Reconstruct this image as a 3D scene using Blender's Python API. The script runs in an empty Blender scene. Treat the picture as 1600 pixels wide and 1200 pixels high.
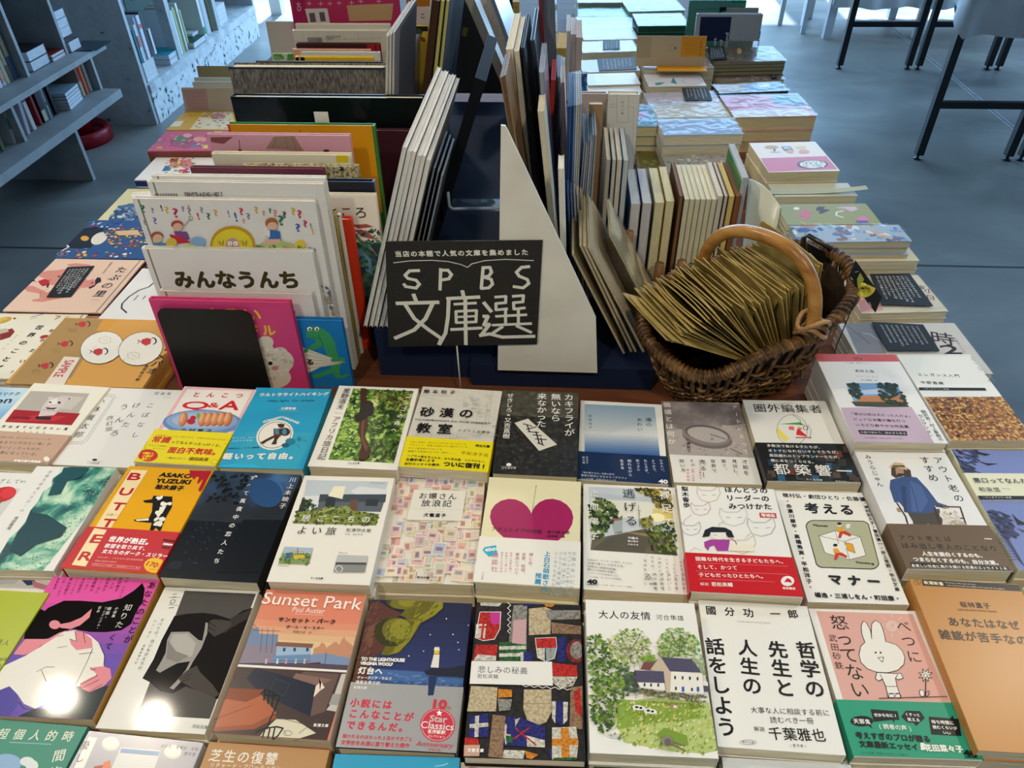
import bpy, math, random
from mathutils import Vector as V3, Matrix
from math import sin, cos, pi, radians
S = bpy.context.scene
COL = S.collection

# ------------------------------------------------------------------ camera
FPX, PITCH, YAW, ROLL, CAMH = 1168.16, 0.69227, -0.07284, -0.017106, 1.39918
cF = V3((sin(YAW)*cos(PITCH), cos(YAW)*cos(PITCH), -sin(PITCH)))
_r = V3((cos(YAW), -sin(YAW), 0)); _u = _r.cross(cF)
cR = _r*cos(ROLL)+_u*sin(ROLL); cU = -_r*sin(ROLL)+_u*cos(ROLL)
CAM = V3((0, 0, CAMH))
cd = bpy.data.cameras.new('camera'); cam = bpy.data.objects.new('camera', cd); COL.objects.link(cam)
cam.matrix_world = Matrix(((cR.x, cU.x, -cF.x, 0), (cR.y, cU.y, -cF.y, 0), (cR.z, cU.z, -cF.z, CAMH), (0, 0, 0, 1)))
cd.sensor_width = 36; cd.lens = FPX/1600*36; cd.clip_start = .02; cd.clip_end = 60
S.camera = cam
S.view_settings.view_transform = 'Standard'; S.view_settings.look = 'None'
S.view_settings.gamma = 1; S.view_settings.use_curve_mapping = False
S.view_settings.exposure = 0.0

# ------------------------------------------------------------------ light
wd = bpy.data.worlds.new('world'); S.world = wd; wd.use_nodes = True
bg = wd.node_tree.nodes['Background']; bg.inputs[0].default_value = (.42, .66, 1, 1); bg.inputs[1].default_value = 1.0

def lamp(name, kind, loc, aim, energy, color, **kw):
    d = bpy.data.lights.new(name, kind); d.energy = energy; d.color = color
    for k, v in kw.items(): setattr(d, k, v)
    o = bpy.data.objects.new(name, d); COL.objects.link(o); o.location = loc
    o.rotation_euler = (V3(aim)-V3(loc)).to_track_quat('-Z', 'Y').to_euler()
    return o
WARM = (1, .89, .72)
DAY = (.34, .63, 1)
# daylight through the glazed front (the openings in the far wall), plus a bluish area lamp before the solid right wall
lamp('window_daylight', 'AREA', (.2, 6.7, 1.5), (.1, 0, .2), 300, DAY, shape='RECTANGLE', size=5.6, size_y=2.3)
lamp('right_area_light', 'AREA', (5.5, 4.5, 1.7), (.8, 3.2, 0), 150, DAY, shape='RECTANGLE', size=3.0, size_y=2.0)
lamp('sun', 'SUN', (0, 9, 9), (0, 9-4.0, 9-8.2), 14, (.8, .94, 1), angle=.02)
# warm track lights over the display table, plus two added fill spots behind the camera
TRACK_FILL = [(-1.62, 1.16, 2.5, 30), (-1.28, 1.12, 2.5, 30), (1.58, 1.42, 2.5, 44), (.6, -.7, 2.6, 52), (-.7, -.6, 2.6, 50), (-.42, 2.75, 2.5, 40)]
for x, y, z, e in TRACK_FILL:
    lamp('track_or_fill_light', 'SPOT', (x, y, z), (x*.12-.05, y*.25+.45, .75), e, WARM, spot_size=1.25, spot_blend=.7, shadow_soft_size=.045)

# ------------------------------------------------------------------ helpers
def ray(px, py): return cF+cR*((px-800)/FPX)-cU*((py-600)/FPX)
def PZ(px, py, z): d = ray(px, py); return CAM+d*((z-CAMH)/d.z)
def PY(px, py, y): d = ray(px, py); return CAM+d*(y/d.y)
def PX(px, py, x): d = ray(px, py); return CAM+d*(x/d.x)

def lin(h):
    h = h.lstrip('#')
    if len(h) == 3: h = ''.join(c*2 for c in h)
    r = []
    for i in (0, 2, 4):
        c = int(h[i:i+2], 16)/255
        r.append(c/12.92 if c <= .04045 else ((c+.055)/1.055)**2.4)
    return (*r, 1)
MC = {}
def mat(h, rough=.5, spec=.28, metal=0, coat=0):
    if rough < .15 and spec == .28: spec = .10; rough = .075
    key = (h, rough, spec, metal, coat)
    if key in MC: return MC[key]
    m = bpy.data.materials.new('paint_'+h); m.use_nodes = True
    b = m.node_tree.nodes['Principled BSDF']
    b.inputs['Base Color'].default_value = lin(h); b.inputs['Roughness'].default_value = rough
    b.inputs['Specular IOR Level'].default_value = spec; b.inputs['Metallic'].default_value = metal
    if coat: b.inputs['Coat Weight'].default_value = coat; b.inputs['Coat Roughness'].default_value = .12
    MC[key] = m
    return m
def nmat(name, stops, scale=10., kind='noise', rough=.5, stretch=(1, 1, 1), detail=4., bump=0., spec=.4, dist=0., metal=0., rnd=1.):
    """procedural material: noise / voronoi / wave through a colour ramp"""
    if name in MC: return MC[name]
    m = bpy.data.materials.new(name); m.use_nodes = True; nt = m.node_tree; N = nt.nodes; L = nt.links
    b = N['Principled BSDF']; b.inputs['Roughness'].default_value = rough; b.inputs['Specular IOR Level'].default_value = spec
    b.inputs['Metallic'].default_value = metal
    tc = N.new('ShaderNodeTexCoord'); mp = N.new('ShaderNodeMapping'); mp.inputs['Scale'].default_value = [s*scale for s in stretch]
    L.new(tc.outputs['Object'], mp.inputs['Vector'])
    if kind == 'voronoi':
        t = N.new('ShaderNodeTexVoronoi'); t.inputs['Scale'].default_value = 1; out = t.outputs['Color']
        t.inputs['Randomness'].default_value = rnd
        sp = N.new('ShaderNodeSeparateColor'); L.new(out, sp.inputs[0]); out = sp.outputs[0]
    elif kind == 'wave':
        t = N.new('ShaderNodeTexWave'); t.inputs['Scale'].default_value = 1; t.inputs['Distortion'].default_value = dist; t.inputs['Detail'].default_value = detail; out = t.outputs['Fac']
    else:
        t = N.new('ShaderNodeTexNoise'); t.inputs['Scale'].default_value = 1; t.inputs['Detail'].default_value = detail; t.inputs['Distortion'].default_value = dist; out = t.outputs['Fac']
    L.new(mp.outputs[0], t.inputs['Vector'])
    r = N.new('ShaderNodeValToRGB'); L.new(out, r.inputs[0])
    if kind == 'voronoi': r.color_ramp.interpolation = 'CONSTANT'
    e = r.color_ramp.elements
    while len(e) < len(stops): e.new(.5)
    for i, (p, c) in enumerate(stops): e[i].position = p
    for i, (p, c) in enumerate(stops): e[i].color = lin(c)
    L.new(r.outputs[0], b.inputs['Base Color'])
    if bump:
        bp = N.new('ShaderNodeBump'); bp.inputs['Strength'].default_value = bump; bp.inputs['Distance'].default_value = .002
        L.new(out, bp.inputs['Height']); L.new(bp.outputs[0], b.inputs['Normal'])
    MC[name] = m
    return m
def pages(tone='e3d6b4', ax=2):
    st = [1, 1, 1]; st = [25 if i != ax else 1500 for i in range(3)]
    d = tuple(max(0, int(int(tone[i:i+2], 16)*.85)) for i in (0, 2, 4)); dk = '%02x%02x%02x' % d
    return nmat('page_edges_%s_%d' % (tone, ax), [(.3, dk), (.62, tone)], 1., 'noise', .7, st, 2., spec=.15)
def film():
    """clear cellophane: mostly transparent, glossy sheen"""
    if 'film' in MC: return MC['film']
    m = bpy.data.materials.new('clear_film'); m.use_nodes = True; nt = m.node_tree; N = nt.nodes; L = nt.links
    N.remove(N['Principled BSDF']); tr = N.new('ShaderNodeBsdfTransparent'); gl = N.new('ShaderNodeBsdfGlossy'); mx = N.new('ShaderNodeMixShader')
    gl.inputs['Roughness'].default_value = .12; gl.inputs['Color'].default_value = (1, 1, 1, 1)
    fr = N.new('ShaderNodeFresnel'); fr.inputs[0].default_value = 1.6
    nz = N.new('ShaderNodeTexNoise'); nz.inputs['Scale'].default_value = 26; nz.inputs['Detail'].default_value = 1.5; nz.inputs['Distortion'].default_value = .6
    tc = N.new('ShaderNodeTexCoord'); L.new(tc.outputs['Object'], nz.inputs['Vector'])
    bp = N.new('ShaderNodeBump'); bp.inputs['Strength'].default_value = .6; bp.inputs['Distance'].default_value = .006
    L.new(nz.outputs['Fac'], bp.inputs['Height']); L.new(bp.outputs[0], gl.inputs['Normal']); L.new(bp.outputs[0], fr.inputs['Normal'])
    mu = N.new('ShaderNodeMath'); mu.operation = 'MULTIPLY_ADD'; mu.inputs[1].default_value = .3; mu.inputs[2].default_value = 0; mu.use_clamp = True
    L.new(fr.outputs[0], mu.inputs[0]); L.new(mu.outputs[0], mx.inputs[0]); L.new(tr.outputs[0], mx.inputs[1]); L.new(gl.outputs[0], mx.inputs[2])
    L.new(mx.outputs[0], N['Material Output'].inputs['Surface'])
    MC['film'] = m
    return m

def root(name, loc, label, cat, group=None):
    o = bpy.data.objects.new(name, None); COL.objects.link(o); o.location = loc; o.empty_display_size = .05
    return tag(o, label, cat, group)
def tag(o, label, cat, group=None, kind=None):
    if label: o['label'] = label
    if cat: o['category'] = cat
    if group: o['group'] = group
    if kind: o['kind'] = kind
    return o

class MB:
    def __init__(s): s.v = []; s.f = []; s.m = []; s.mats = []; s.sm = []
    def mi(s, m):
        if isinstance(m, str): m = mat(m)
        if m not in s.mats: s.mats.append(m)
        return s.mats.index(m)
    def poly(s, pts, m, smooth=False):
        k = len(s.v); s.v += [tuple(p) for p in pts]; s.f.append(tuple(range(k, k+len(pts)))); s.m.append(s.mi(m)); s.sm.append(smooth)
    def mesh(s, vs, fs, m, smooth=False):
        k = len(s.v); s.v += [tuple(p) for p in vs]; i = s.mi(m)
        for f in fs: s.f.append(tuple(k+j for j in f)); s.m.append(i); s.sm.append(smooth)
    def box8(s, c, m):
        """c: 4 lower then 4 upper corners"""
        s.mesh(c, [(3, 2, 1, 0), (4, 5, 6, 7), (0, 1, 5, 4), (1, 2, 6, 5), (2, 3, 7, 6), (3, 0, 4, 7)], m)
    def box(s, x0, x1, y0, y1, z0, z1, m):
        s.box8([(x0, y0, z0), (x1, y0, z0), (x1, y1, z0), (x0, y1, z0), (x0, y0, z1), (x1, y0, z1), (x1, y1, z1), (x0, y1, z1)], m)
    def fbox(s, F, u0, u1, v0, v1, n0, n1, m):
        s.box8([F.w(u0, v0, n0), F.w(u1, v0, n0), F.w(u1, v1, n0), F.w(u0, v1, n0), F.w(u0, v0, n1), F.w(u1, v0, n1), F.w(u1, v1, n1), F.w(u0, v1, n1)], m)
    def tube(s, pts, r, m, seg=8, cap=True, closed=False):
        pts = [V3(p) for p in pts]; n = len(pts); R = r if isinstance(r, (list, tuple)) else [r]*n; rings = []; up = None
        for i, p in enumerate(pts):
            a = pts[(i-1) % n] if closed or i else p; b = pts[(i+1) % n] if closed or i < n-1 else p
            t = (b-a).normalized()
            if up is None: up = t.orthogonal().normalized()
            up = (up-t*up.dot(t)).normalized(); w = t.cross(up)
            rings.append([p+(up*cos(2*pi*k/seg)+w*sin(2*pi*k/seg))*R[i] for k in range(seg)])
        vs = [q for g in rings for q in g]; fs = []
        for i in range(n if closed else n-1):
            j = (i+1) % n
            for k in range(seg): fs.append((i*seg+k, i*seg+(k+1) % seg, j*seg+(k+1) % seg, j*seg+k))
        if cap and not closed: fs += [tuple(range(seg-1, -1, -1)), tuple((n-1)*seg+k for k in range(seg))]
        s.mesh(vs, fs, m, True)
def _o0(parent):
    w = V3((0, 0, 0))
    while parent:
        w += V3(parent.location); parent = parent.parent
    return w
def _build(s, name, parent=None, label=None, at=None):
    o0 = _o0(parent)+(V3(at) if at is not None else V3((0, 0, 0)))
    me = bpy.data.meshes.new(name); me.from_pydata([(V3(p)-o0)[:] for p in s.v], [], s.f)
    for m in s.mats: me.materials.append(m)
    me.polygons.foreach_set('material_index', s.m); me.polygons.foreach_set('use_smooth', s.sm); me.update()
    o = bpy.data.objects.new(name, me); COL.objects.link(o)
    if at is not None: o.location = at
    if parent: o.parent = parent
    if label: o['label'] = label
    return o
MB.build = _build

# ---- lettering
_ts = bpy.data.scenes.new('lettering'); _tc = bpy.data.curves.new('lettering', 'FONT'); _to = bpy.data.objects.new('lettering', _tc)
_ts.collection.objects.link(_to); _tc.resolution_u = 3
GC = {}
def glyph(t):
    if t in GC: return GC[t]
    _tc.body = t
    vl = _ts.view_layers[0]; vl.update(); dg = vl.depsgraph
    e = _to.evaluated_get(dg); me = e.to_mesh()
    v = [(p.co.x, p.co.y) for p in me.vertices]; f = [tuple(p.vertices) for p in me.polygons]
    e.to_mesh_clear()
    if not v: v = [(0, 0)]; f = []
    xs = [p[0] for p in v]; ys = [p[1] for p in v]
    GC[t] = (v, f, min(xs), max(xs), min(ys), max(ys)); return GC[t]
_a, _b = glyph('国'), glyph('国国')
EM = (_b[3]-_b[2])-(_a[3]-_a[2]); CX = (_a[2]+_a[3])/2; CY = (_a[4]+_a[5])/2
ROTV = 'ー（）「」〜…―-~()'

class Face:
    """a flat cover in space: O lower-left corner, U right, V up, N outward"""
    def __init__(s, O, U, V, W, H): s.O, s.U, s.V, s.W, s.H = V3(O), V3(U).normalized(), V3(V).normalized(), W, H; s.N = s.U.cross(s.V)
    def w(s, u, v, n=0): return s.O+s.U*u+s.V*v+s.N*n
    def uv(s, px, py):
        d = ray(px, py); t = (s.O-CAM).dot(s.N)/d.dot(s.N); p = CAM+d*t-s.O; return (p.dot(s.U), p.dot(s.V))
STEP = 1.6e-5
class Art:
    """prints shapes and lettering onto a Face; coordinates are read off the photograph and land on the cover plane"""
    def __init__(s, F, mb, n0=0., rough=.45, clip=None): s.F = F; s.mb = mb; s.n = n0; s.rough = rough; s.t = (0, 0, 1.)
    def zm(s, ox, oy, k=4.): s.t = (ox, oy, k); return s
    def uv(s, x, y): ox, oy, k = s.t; return s.F.uv(ox+x/k, oy+y/k)
    def M(s, c): return c if not isinstance(c, str) else mat(c, s.rough)
    def up(s): s.n += STEP; return s.n
    def P2(s, uv, c): n = s.up(); s.mb.poly([s.F.w(u, v, n) for u, v in uv], s.M(c))
    def clip(s, uv):
        F = s.F
        def cut(pts, ins, inter):
            out = []
            for i in range(len(pts)):
                a, b = pts[i-1], pts[i]
                if ins(b):
                    if not ins(a): out.append(inter(a, b))
                    out.append(b)
                elif ins(a): out.append(inter(a, b))
            return out
        def lx(x): return lambda a, b: (x, a[1]+(b[1]-a[1])*(x-a[0])/(b[0]-a[0]))
        def ly(y): return lambda a, b: (a[0]+(b[0]-a[0])*(y-a[1])/(b[1]-a[1]), y)
        for ins, it in ((lambda p: p[0] >= 0, lx(0)), (lambda p: p[0] <= F.W, lx(F.W)), (lambda p: p[1] >= 0, ly(0)), (lambda p: p[1] <= F.H, ly(F.H))):
            if uv: uv = cut(uv, ins, it)
        return uv
    def P(s, c, *xy):
        uv = s.clip([s.uv(xy[i], xy[i+1]) for i in range(0, len(xy), 2)])
        if len(uv) > 2: s.P2(uv, c)
    def R(s, c, u0, v0, u1, v1):
        W, H = s.F.W, s.F.H; v0, v1 = 1-v0, 1-v1
        s.P2([(u0*W, v1*H), (u1*W, v1*H), (u1*W, v0*H), (u0*W, v0*H)], c)
    def E(s, c, cx, cy, rx, ry, rot=0, k=20):
        o = s.uv(cx, cy); a = s.uv(cx+rx*cos(rot), cy+rx*sin(rot)); b = s.uv(cx-ry*sin(rot), cy+ry*cos(rot))
        a = (a[0]-o[0], a[1]-o[1]); b = (b[0]-o[0], b[1]-o[1])
        uv = s.clip([(o[0]+a[0]*cos(t)+b[0]*sin(t), o[1]+a[1]*cos(t)+b[1]*sin(t)) for t in [2*pi*i/k for i in range(k)]])
        if len(uv) > 2: s.P2(uv, c)
    def L(s, c, w, *xy, closed=False, uv=None):
        p = uv or [s.uv(xy[i], xy[i+1]) for i in range(0, len(xy), 2)]
        if closed: p = p+[p[0]]
        w *= .0005; n = s.up()
        for a, b in zip(p, p[1:]):
            n += 2e-6; s.n = n
            dx, dy = b[0]-a[0], b[1]-a[1]; l = math.hypot(dx, dy)
            if l < 1e-7: continue
            dx, dy = dx/l*w, dy/l*w; ex, ey = dx*.5, dy*.5
            s.mb.poly([s.F.w(*q, n) for q in ((a[0]-dy-ex, a[1]+dx-ey), (a[0]+dy-ex, a[1]-dx-ey), (b[0]+dy+ex, b[1]-dx+ey), (b[0]-dy+ex, b[1]+dx+ey))], s.M(c))
    def O(s, c, w, cx, cy, rx, ry, rot=0, k=20, a0=0, a1=2*pi):
        o = s.uv(cx, cy); a = s.uv(cx+rx*cos(rot), cy+rx*sin(rot)); b = s.uv(cx-ry*sin(rot), cy+ry*cos(rot))
        a = (a[0]-o[0], a[1]-o[1]); b = (b[0]-o[0], b[1]-o[1])
        s.L(c, w, uv=[(o[0]+a[0]*cos(t)+b[0]*sin(t), o[1]+a[1]*cos(t)+b[1]*sin(t)) for t in [a0+(a1-a0)*i/k for i in range(k+1)]])
    def S(s, poly, n, size, cols, seed=1, el=1.6, ang=None):
        """scatter n little leaf-like dabs of size mm inside the polygon"""
        uv = [s.uv(poly[i], poly[i+1]) for i in range(0, len(poly), 2)]; rng = random.Random(seed)
        xs = [p[0] for p in uv]; ys = [p[1] for p in uv]; n0 = s.up(); k = 0; tries = 0
        while k < n and tries < n*12:
            tries += 1; x, y = rng.uniform(min(xs), max(xs)), rng.uniform(min(ys), max(ys)); ins = False
            for i in range(len(uv)):
                (ax, ay), (bx, by) = uv[i-1], uv[i]
                if (ay > y) != (by > y) and x < ax+(y-ay)*(bx-ax)/(by-ay): ins = not ins
            if not ins: continue
            k += 1; r = size*.0005*rng.uniform(.6, 1.3); t = rng.uniform(0, 2*pi) if ang is None else ang+rng.uniform(-.25, .25)
            q = []
            for j in range(6):
                a = 2*pi*j/6; ex, ey = cos(a)*r*el, sin(a)*r; q.append((x+ex*cos(t)-ey*sin(t), y+ex*sin(t)+ey*cos(t)))
            q = s.clip(q)
            if len(q) > 2: n0 += 2.2e-6; s.mb.poly([s.F.w(*p, n0) for p in q], s.M(rng.choice(cols)))
        s.n = n0
    def _put(s, g, o, ax, ay, sx, sy, c, bold, n):
        v, f = g[0], g[1]
        offs = [(0, 0)] if not bold else [(bold*cos(a), bold*sin(a)) for a in [i*pi/3+.2 for i in range(6)]]
        for dx, dy in offs:
            if bold: n += 5e-6; s.n = max(s.n, n)
            s.mb.mesh([s.F.w(o[0]+(x*sx+dx)*ax[0]+(y*sy+dy)*ay[0], o[1]+(x*sx+dx)*ax[1]+(y*sy+dy)*ay[1], n) for x, y in v], f, s.M(c))
    def H(s, c, t, x0, y0, x1, y1, k=None, b=0, sl=0, uv=None):
        """line of lettering from (x0,y0) to (x1,y1) along its middle; k: Latin height in mm / CJK size over pitch; b: bold mm"""
        a, e = uv or (s.uv(x0, y0), s.uv(x1, y1)); dx, dy = e[0]-a[0], e[1]-a[1]; Ln = math.hypot(dx, dy); ax = (dx/Ln, dy/Ln); ay = (-ax[1], ax[0]); n = s.up(); b = b*.001
        if any(ord(ch) > 0x2e7f for ch in t):
            p = Ln/len(t); sz = p*(k or .97)/EM
            for i, ch in enumerate(t):
                if ch == ' ' or ch == '　': continue
                m = (p*(i+.5)); o = (a[0]+ax[0]*m, a[1]+ax[1]*m)
                g = glyph(ch); cx = CX if ord(ch) > 0x2e7f else (g[2]+g[3])/2
                o = (o[0]-ax[0]*cx*sz-ay[0]*CY*sz, o[1]-ax[1]*cx*sz-ay[1]*CY*sz)
                s._put(g, o, ax, ay, sz, sz, c, b, n)
        else:
            g = glyph(t); w = g[3]-g[2]; sx = Ln/w; sy = (k*.001/(g[5]-g[4])) if k else sx; ax2 = ax
            o = (a[0]-ax[0]*g[2]*sx-ay[0]*(g[4]+g[5])/2*sy, a[1]-ax[1]*g[2]*sx-ay[1]*(g[4]+g[5])/2*sy)
            s._put(g, o, ax, (ay[0]+ax[0]*sl, ay[1]+ax[1]*sl), sx, sy, c, b, n)
    def V(s, c, t, x0, y0, x1, y1, k=.95, b=0, uv=None):
        """column of lettering from its top (x0,y0) down to (x1,y1)"""
        a, e = uv or (s.uv(x0, y0), s.uv(x1, y1)); dx, dy = e[0]-a[0], e[1]-a[1]; Ln = math.hypot(dx, dy); dn = (dx/Ln, dy/Ln); ay = (-dn[0], -dn[1]); ax = (ay[1], -ay[0]); n = s.up(); b = b*.001
        p = Ln/len(t); sz = p*k/EM
        for i, ch in enumerate(t):
            if ch in ' 　': continue
            m = p*(i+.5); o = (a[0]+dn[0]*m, a[1]+dn[1]*m); g = glyph(ch); X, Y = ax, ay
            cx = CX if ord(ch) > 0x2e7f else (g[2]+g[3])/2
            if ch in ROTV: X, Y = dn, ax
            if ch in '、。': o = (o[0]+(ax[0]*.6+ay[0]*.6)*sz*EM, o[1]+(ax[1]*.6+ay[1]*.6)*sz*EM)
            o = (o[0]-X[0]*cx*sz-Y[0]*CY*sz, o[1]-X[1]*cx*sz-Y[1]*CY*sz)
            s._put(g, o, X, Y, sz, sz, c, b, n)

def slab(F, th, cover, page, parent, spine='L', tc=.0005, ov=.001, hard=False, art=None, rough=.45, spinec=None, band=None, axn=2, backc=None):
    """book block: front board at n=0 carrying the print, back board, spine, and the page block between"""
    W, H = F.W, F.H; mb = MB(); cm = cover if not isinstance(cover, str) else mat(cover, rough)
    sm = cm if not spinec else mat(spinec, rough); bm = cm if not backc else mat(backc, rough)
    mb.fbox(F, 0, W, 0, H, -tc, 0, cm); mb.fbox(F, 0, W, 0, H, -th, -th+tc, bm)
    if spine == 'L': mb.fbox(F, -tc*.4, tc, 0, H, -th+tc, -tc, sm)
    elif spine == 'R': mb.fbox(F, W-tc, W+tc*.4, 0, H, -th+tc, -tc, sm)
    elif spine == 'B': mb.fbox(F, 0, W, -tc*.4, tc, -th+tc, -tc, sm)
    elif spine == 'T': mb.fbox(F, 0, W, H-tc, H+tc*.4, -th+tc, -tc, sm)
    if hard and spine in 'LR':   # hinge groove of a hardback
        u = .008 if spine == 'L' else W-.008
        mb.fbox(F, u-.0012, u+.0012, .001, H-.001, 0, .00003, mat('8a8478', .6) if isinstance(cover, str) and cover[0] in 'ef' else cm)
    if art: art(Art(F, mb, 0., rough))
    pg = MB()
    a0 = tc*1.2 if spine == 'L' else ov; a1 = W-(tc*1.2 if spine == 'R' else ov); b0 = tc*1.2 if spine == 'B' else ov; b1 = H-(tc*1.2 if spine == 'T' else ov)
    pg.fbox(F, a0, a1, b0, b1, -th+tc+.0001, -tc-.0001, pages(page, axn))
    mb.build('cover', parent); pg.build('pages', parent)

def quadface(q, z, W=None, H=None):
    P = [PZ(*p, z) for p in q]; c = (P[0]+P[1]+P[2]+P[3])/4
    U = (P[1]-P[0])+(P[2]-P[3]); w = U.length/2; U.normalize(); V = (P[0]-P[3])+(P[1]-P[2]); h = V.length/2
    V = V3((-U.y, U.x, 0)); W = W or w; H = H or h
    return Face(c-U*W/2-V*H/2, U, V, W, H)
TZ = .715
def flat(short, q, z, th, cover, art=None, page='e3d6b4', band=None, spine='R', rough=.4, W=None, H=None, label=None, group='paperbacks laid out in rows on the table', name='paperback_book', cat='book', below=True, base=TZ, gap=.0, spinec=None, hard=False, wrap=False, jit=.0015, tc=.0005, undercol='ece6d8', film_=False):
    F = quadface(q, z, W, H)
    if name == 'paperback_book': k = .986; F = Face(F.w(F.W*(1-k)/2, F.H*(1-k)/2), F.U, F.V, F.W*k, F.H*k)
    ctr = F.w(F.W/2, F.H/2, -th)
    r = root(name, ctr, label or short, cat, group)
    slab(F, th, cover, page, r, spine, art=art, rough=rough, spinec=spinec, hard=hard, tc=tc, ov=.003 if hard else .001)
    if band:
        v1, bc, bart = band    # band height as fraction from the bottom
        mb = MB(); bh = F.H*v1; bm = mat(bc, .4) if isinstance(bc, str) else bc; t = .00025
        n0 = .0012
        mb.fbox(F, -.0006, F.W+.0006, .0004, bh, n0-t, n0, bm)
        mb.fbox(F, -.0009, -.0006, .0004, bh, -th-.0001, n0, bm); mb.fbox(F, F.W+.0006, F.W+.0009, .0004, bh, -th-.0001, n0, bm)
        if bart:
            B = Face(F.w(0, 0, n0), F.U, F.V, F.W, bh); bart(Art(B, mb, 0, .4))
        mb.build('paper_band', r)
    if film_: wrapfilm(F, r)
    if below:
        top = z-th; rng = random.Random(short); k = 0; hgt = top-base
        n = max(1, round(hgt/max(th, .009))); t = hgt/n
        if hgt > .003:
            for k in range(n):
                zt = top-k*t; a = rng.uniform(-.012, .012); U = Matrix.Rotation(a, 3, 'Z') @ F.U; V = V3((-U.y, U.x, 0))
                o = F.w(rng.uniform(-jit, jit), rng.uniform(-jit, jit)); o.z = zt
                G = Face(o, U, V, F.W, F.H)
                what = ('copy right', 'second copy', 'third copy', 'fourth copy', 'fifth copy', 'sixth copy', 'seventh copy', 'eighth copy')[min(7, k)]
                rr = root(name, G.w(F.W/2, F.H/2, -t), '%s below the %s' % (what, short), cat, group)
                slab(G, t-.0001, undercol if not isinstance(cover, str) else cover, page, rr, spine, rough=rough, spinec=spinec, tc=tc)
    return r, F
def wrapfilm(F, parent, over=.003, hgt=.0012, nx=14, ny=8, seed=1, lift=.0012):
    rng = random.Random(seed); mb = MB(); vs = []; fs = []
    for j in range(ny+1):
        for i in range(nx+1):
            u = -over+(F.W+2*over)*i/nx; v = -over+(F.H+2*over)*j/ny
            e = 1 if 0 < i < nx and 0 < j < ny else .4
            vs.append(F.w(u, v, hgt+rng.uniform(0, lift)*e))
    for j in range(ny):
        for i in range(nx): a = j*(nx+1)+i; fs.append((a, a+1, a+nx+2, a+nx+1))
    mb.mesh(vs, fs, film(), True); return mb.build('clear_sleeve', parent)

def stand(short, tl, tr, yb, lean, th, cover, art=None, page='e8dfc4', hard=True, spine='L', rough=.4, base=TZ, H=None, name='picture_book', cat='book', group='picture books standing face out', tc=.0022, spinec=None, film_=False, label=None, axn=1, W=None, backc=None):
    l = radians(lean); n = V3((0, -cos(l), sin(l))); V = V3((0, sin(l), cos(l))); U = V3((1, 0, 0)); o = V3((0, yb, base+th*sin(l)))
    F0 = Face(o, U, V, 1, 1)
    a, b = F0.uv(*tl), F0.uv(*tr); h = H or (a[1]+b[1])/2; w = W or b[0]-a[0]
    F = Face(F0.w(a[0], (a[1]+b[1])/2-h if H else 0), U, V, w, h)
    r = root(name, F.w(w/2, 0, -th/2), label or short, cat, group)
    slab(F, th, cover, page, r, spine, tc=tc if hard else .0005, ov=.003 if hard else .0008, hard=hard, art=art, rough=rough, spinec=spinec, axn=axn, backc=backc)
    if film_: wrapfilm(F, r, .001, .001)
    return r, F

def edge(short, tl, tr, yf, depth, bl=None, cover='e8e4da', page='e3d6b4', base=None, spine='N', group='booklets standing edge on', name='booklet', cat='book', tc=.0006, label=None, rough=.4, spinec=None, H=None, ridge=False, soft=0):
    """upright book seen on its edge: front edge in the plane y=yf, running back by depth; tl/tr = its top corners, bl = a point lower on its left edge"""
    a, b = PY(*tl, yf), PY(*tr, yf); T = (a+b)/2; w = (b-a).length
    if bl: c = PY(*bl, yf); up = (a-c).normalized()
    else: up = V3((0, 0, 1))
    U = V3((0, 1, 0)); N = U.cross(up).normalized()   # cover plane: u runs back, v up
    h = H or (T.z-base)/up.z
    O = T-up*h+N*(w/2)
    F = Face(O, U, up, depth, h)
    r = root(name, F.w(0, 0, -w/2), label or short, cat, group)
    slab(F, w, cover, page, r, spine, tc=min(tc, w/4), ov=.001, rough=rough, axn=0, spinec=spinec)
    return r, F

# ------------------------------------------------------------------ the room
CONC = nmat('polished_concrete', [(.3, '646564'), (.46, '7b7b78'), (.56, '85847f'), (.72, '9c9b96')], 1.5, 'noise', .42, (1, 1.5, 1), 9, spec=.4, dist=.5)
def struct(o): o['kind'] = 'structure'; return o
mb = MB(); mb.box(-3.2, 6, -2.5, 9.5, -.1, 0, CONC)
mb.box(-3.2, 6, 2.408, 2.418, -.01, .0008, '3f4142'); mb.box(2.185, 2.215, -2.5, 9.5, -.01, .001, nmat('seam_filler', [(.3, '8e9092'), (.7, 'b4b6b8')], 30, rough=.5)); mb.box(2.197, 2.203, -2.5, 9.5, -.01, .0015, '505254')
struct(mb.build('floor'))
mb = MB(); mb.box(-3.2, 6, -2.5, 6.8, 3.0, 3.1, 'b9b7b2'); struct(mb.build('ceiling'))
WALL = mat('c9c7c2', .8)
mb = MB(); mb.box(-3.3, -3.2, -2.5, 6.8, 0, 3, WALL); struct(mb.build('wall_left'))
mb = MB(); mb.box(6, 6.1, -2.5, 6.8, 0, 3, WALL); struct(mb.build('wall_right'))
mb = MB(); mb.box(-3.2, 6, -2.6, -2.5, 0, 3, WALL); struct(mb.build('wall_back'))
mb = MB(); mb.box(-3.2, -2.7, 6.8, 6.9, 0, 3, WALL); mb.box(1.64, 1.9, 6.8, 6.9, 0, 3, WALL); mb.box(5, 6, 6.8, 6.9, 0, 3, WALL); mb.box(-2.7, 1.64, 6.8, 6.9, 2.65, 3, WALL); mb.box(1.9, 5, 6.8, 6.9, 2.65, 3, WALL); mb.box(1.9, 5, 6.8, 6.9, 0, .5, WALL)
struct(mb.build('wall_front'))
mb = MB()
for x in (-2.7, -1.25, .2, 1.58): mb.box(x, x+.06, 6.82, 6.88, 0, 2.65, 'd8dadb')
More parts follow.
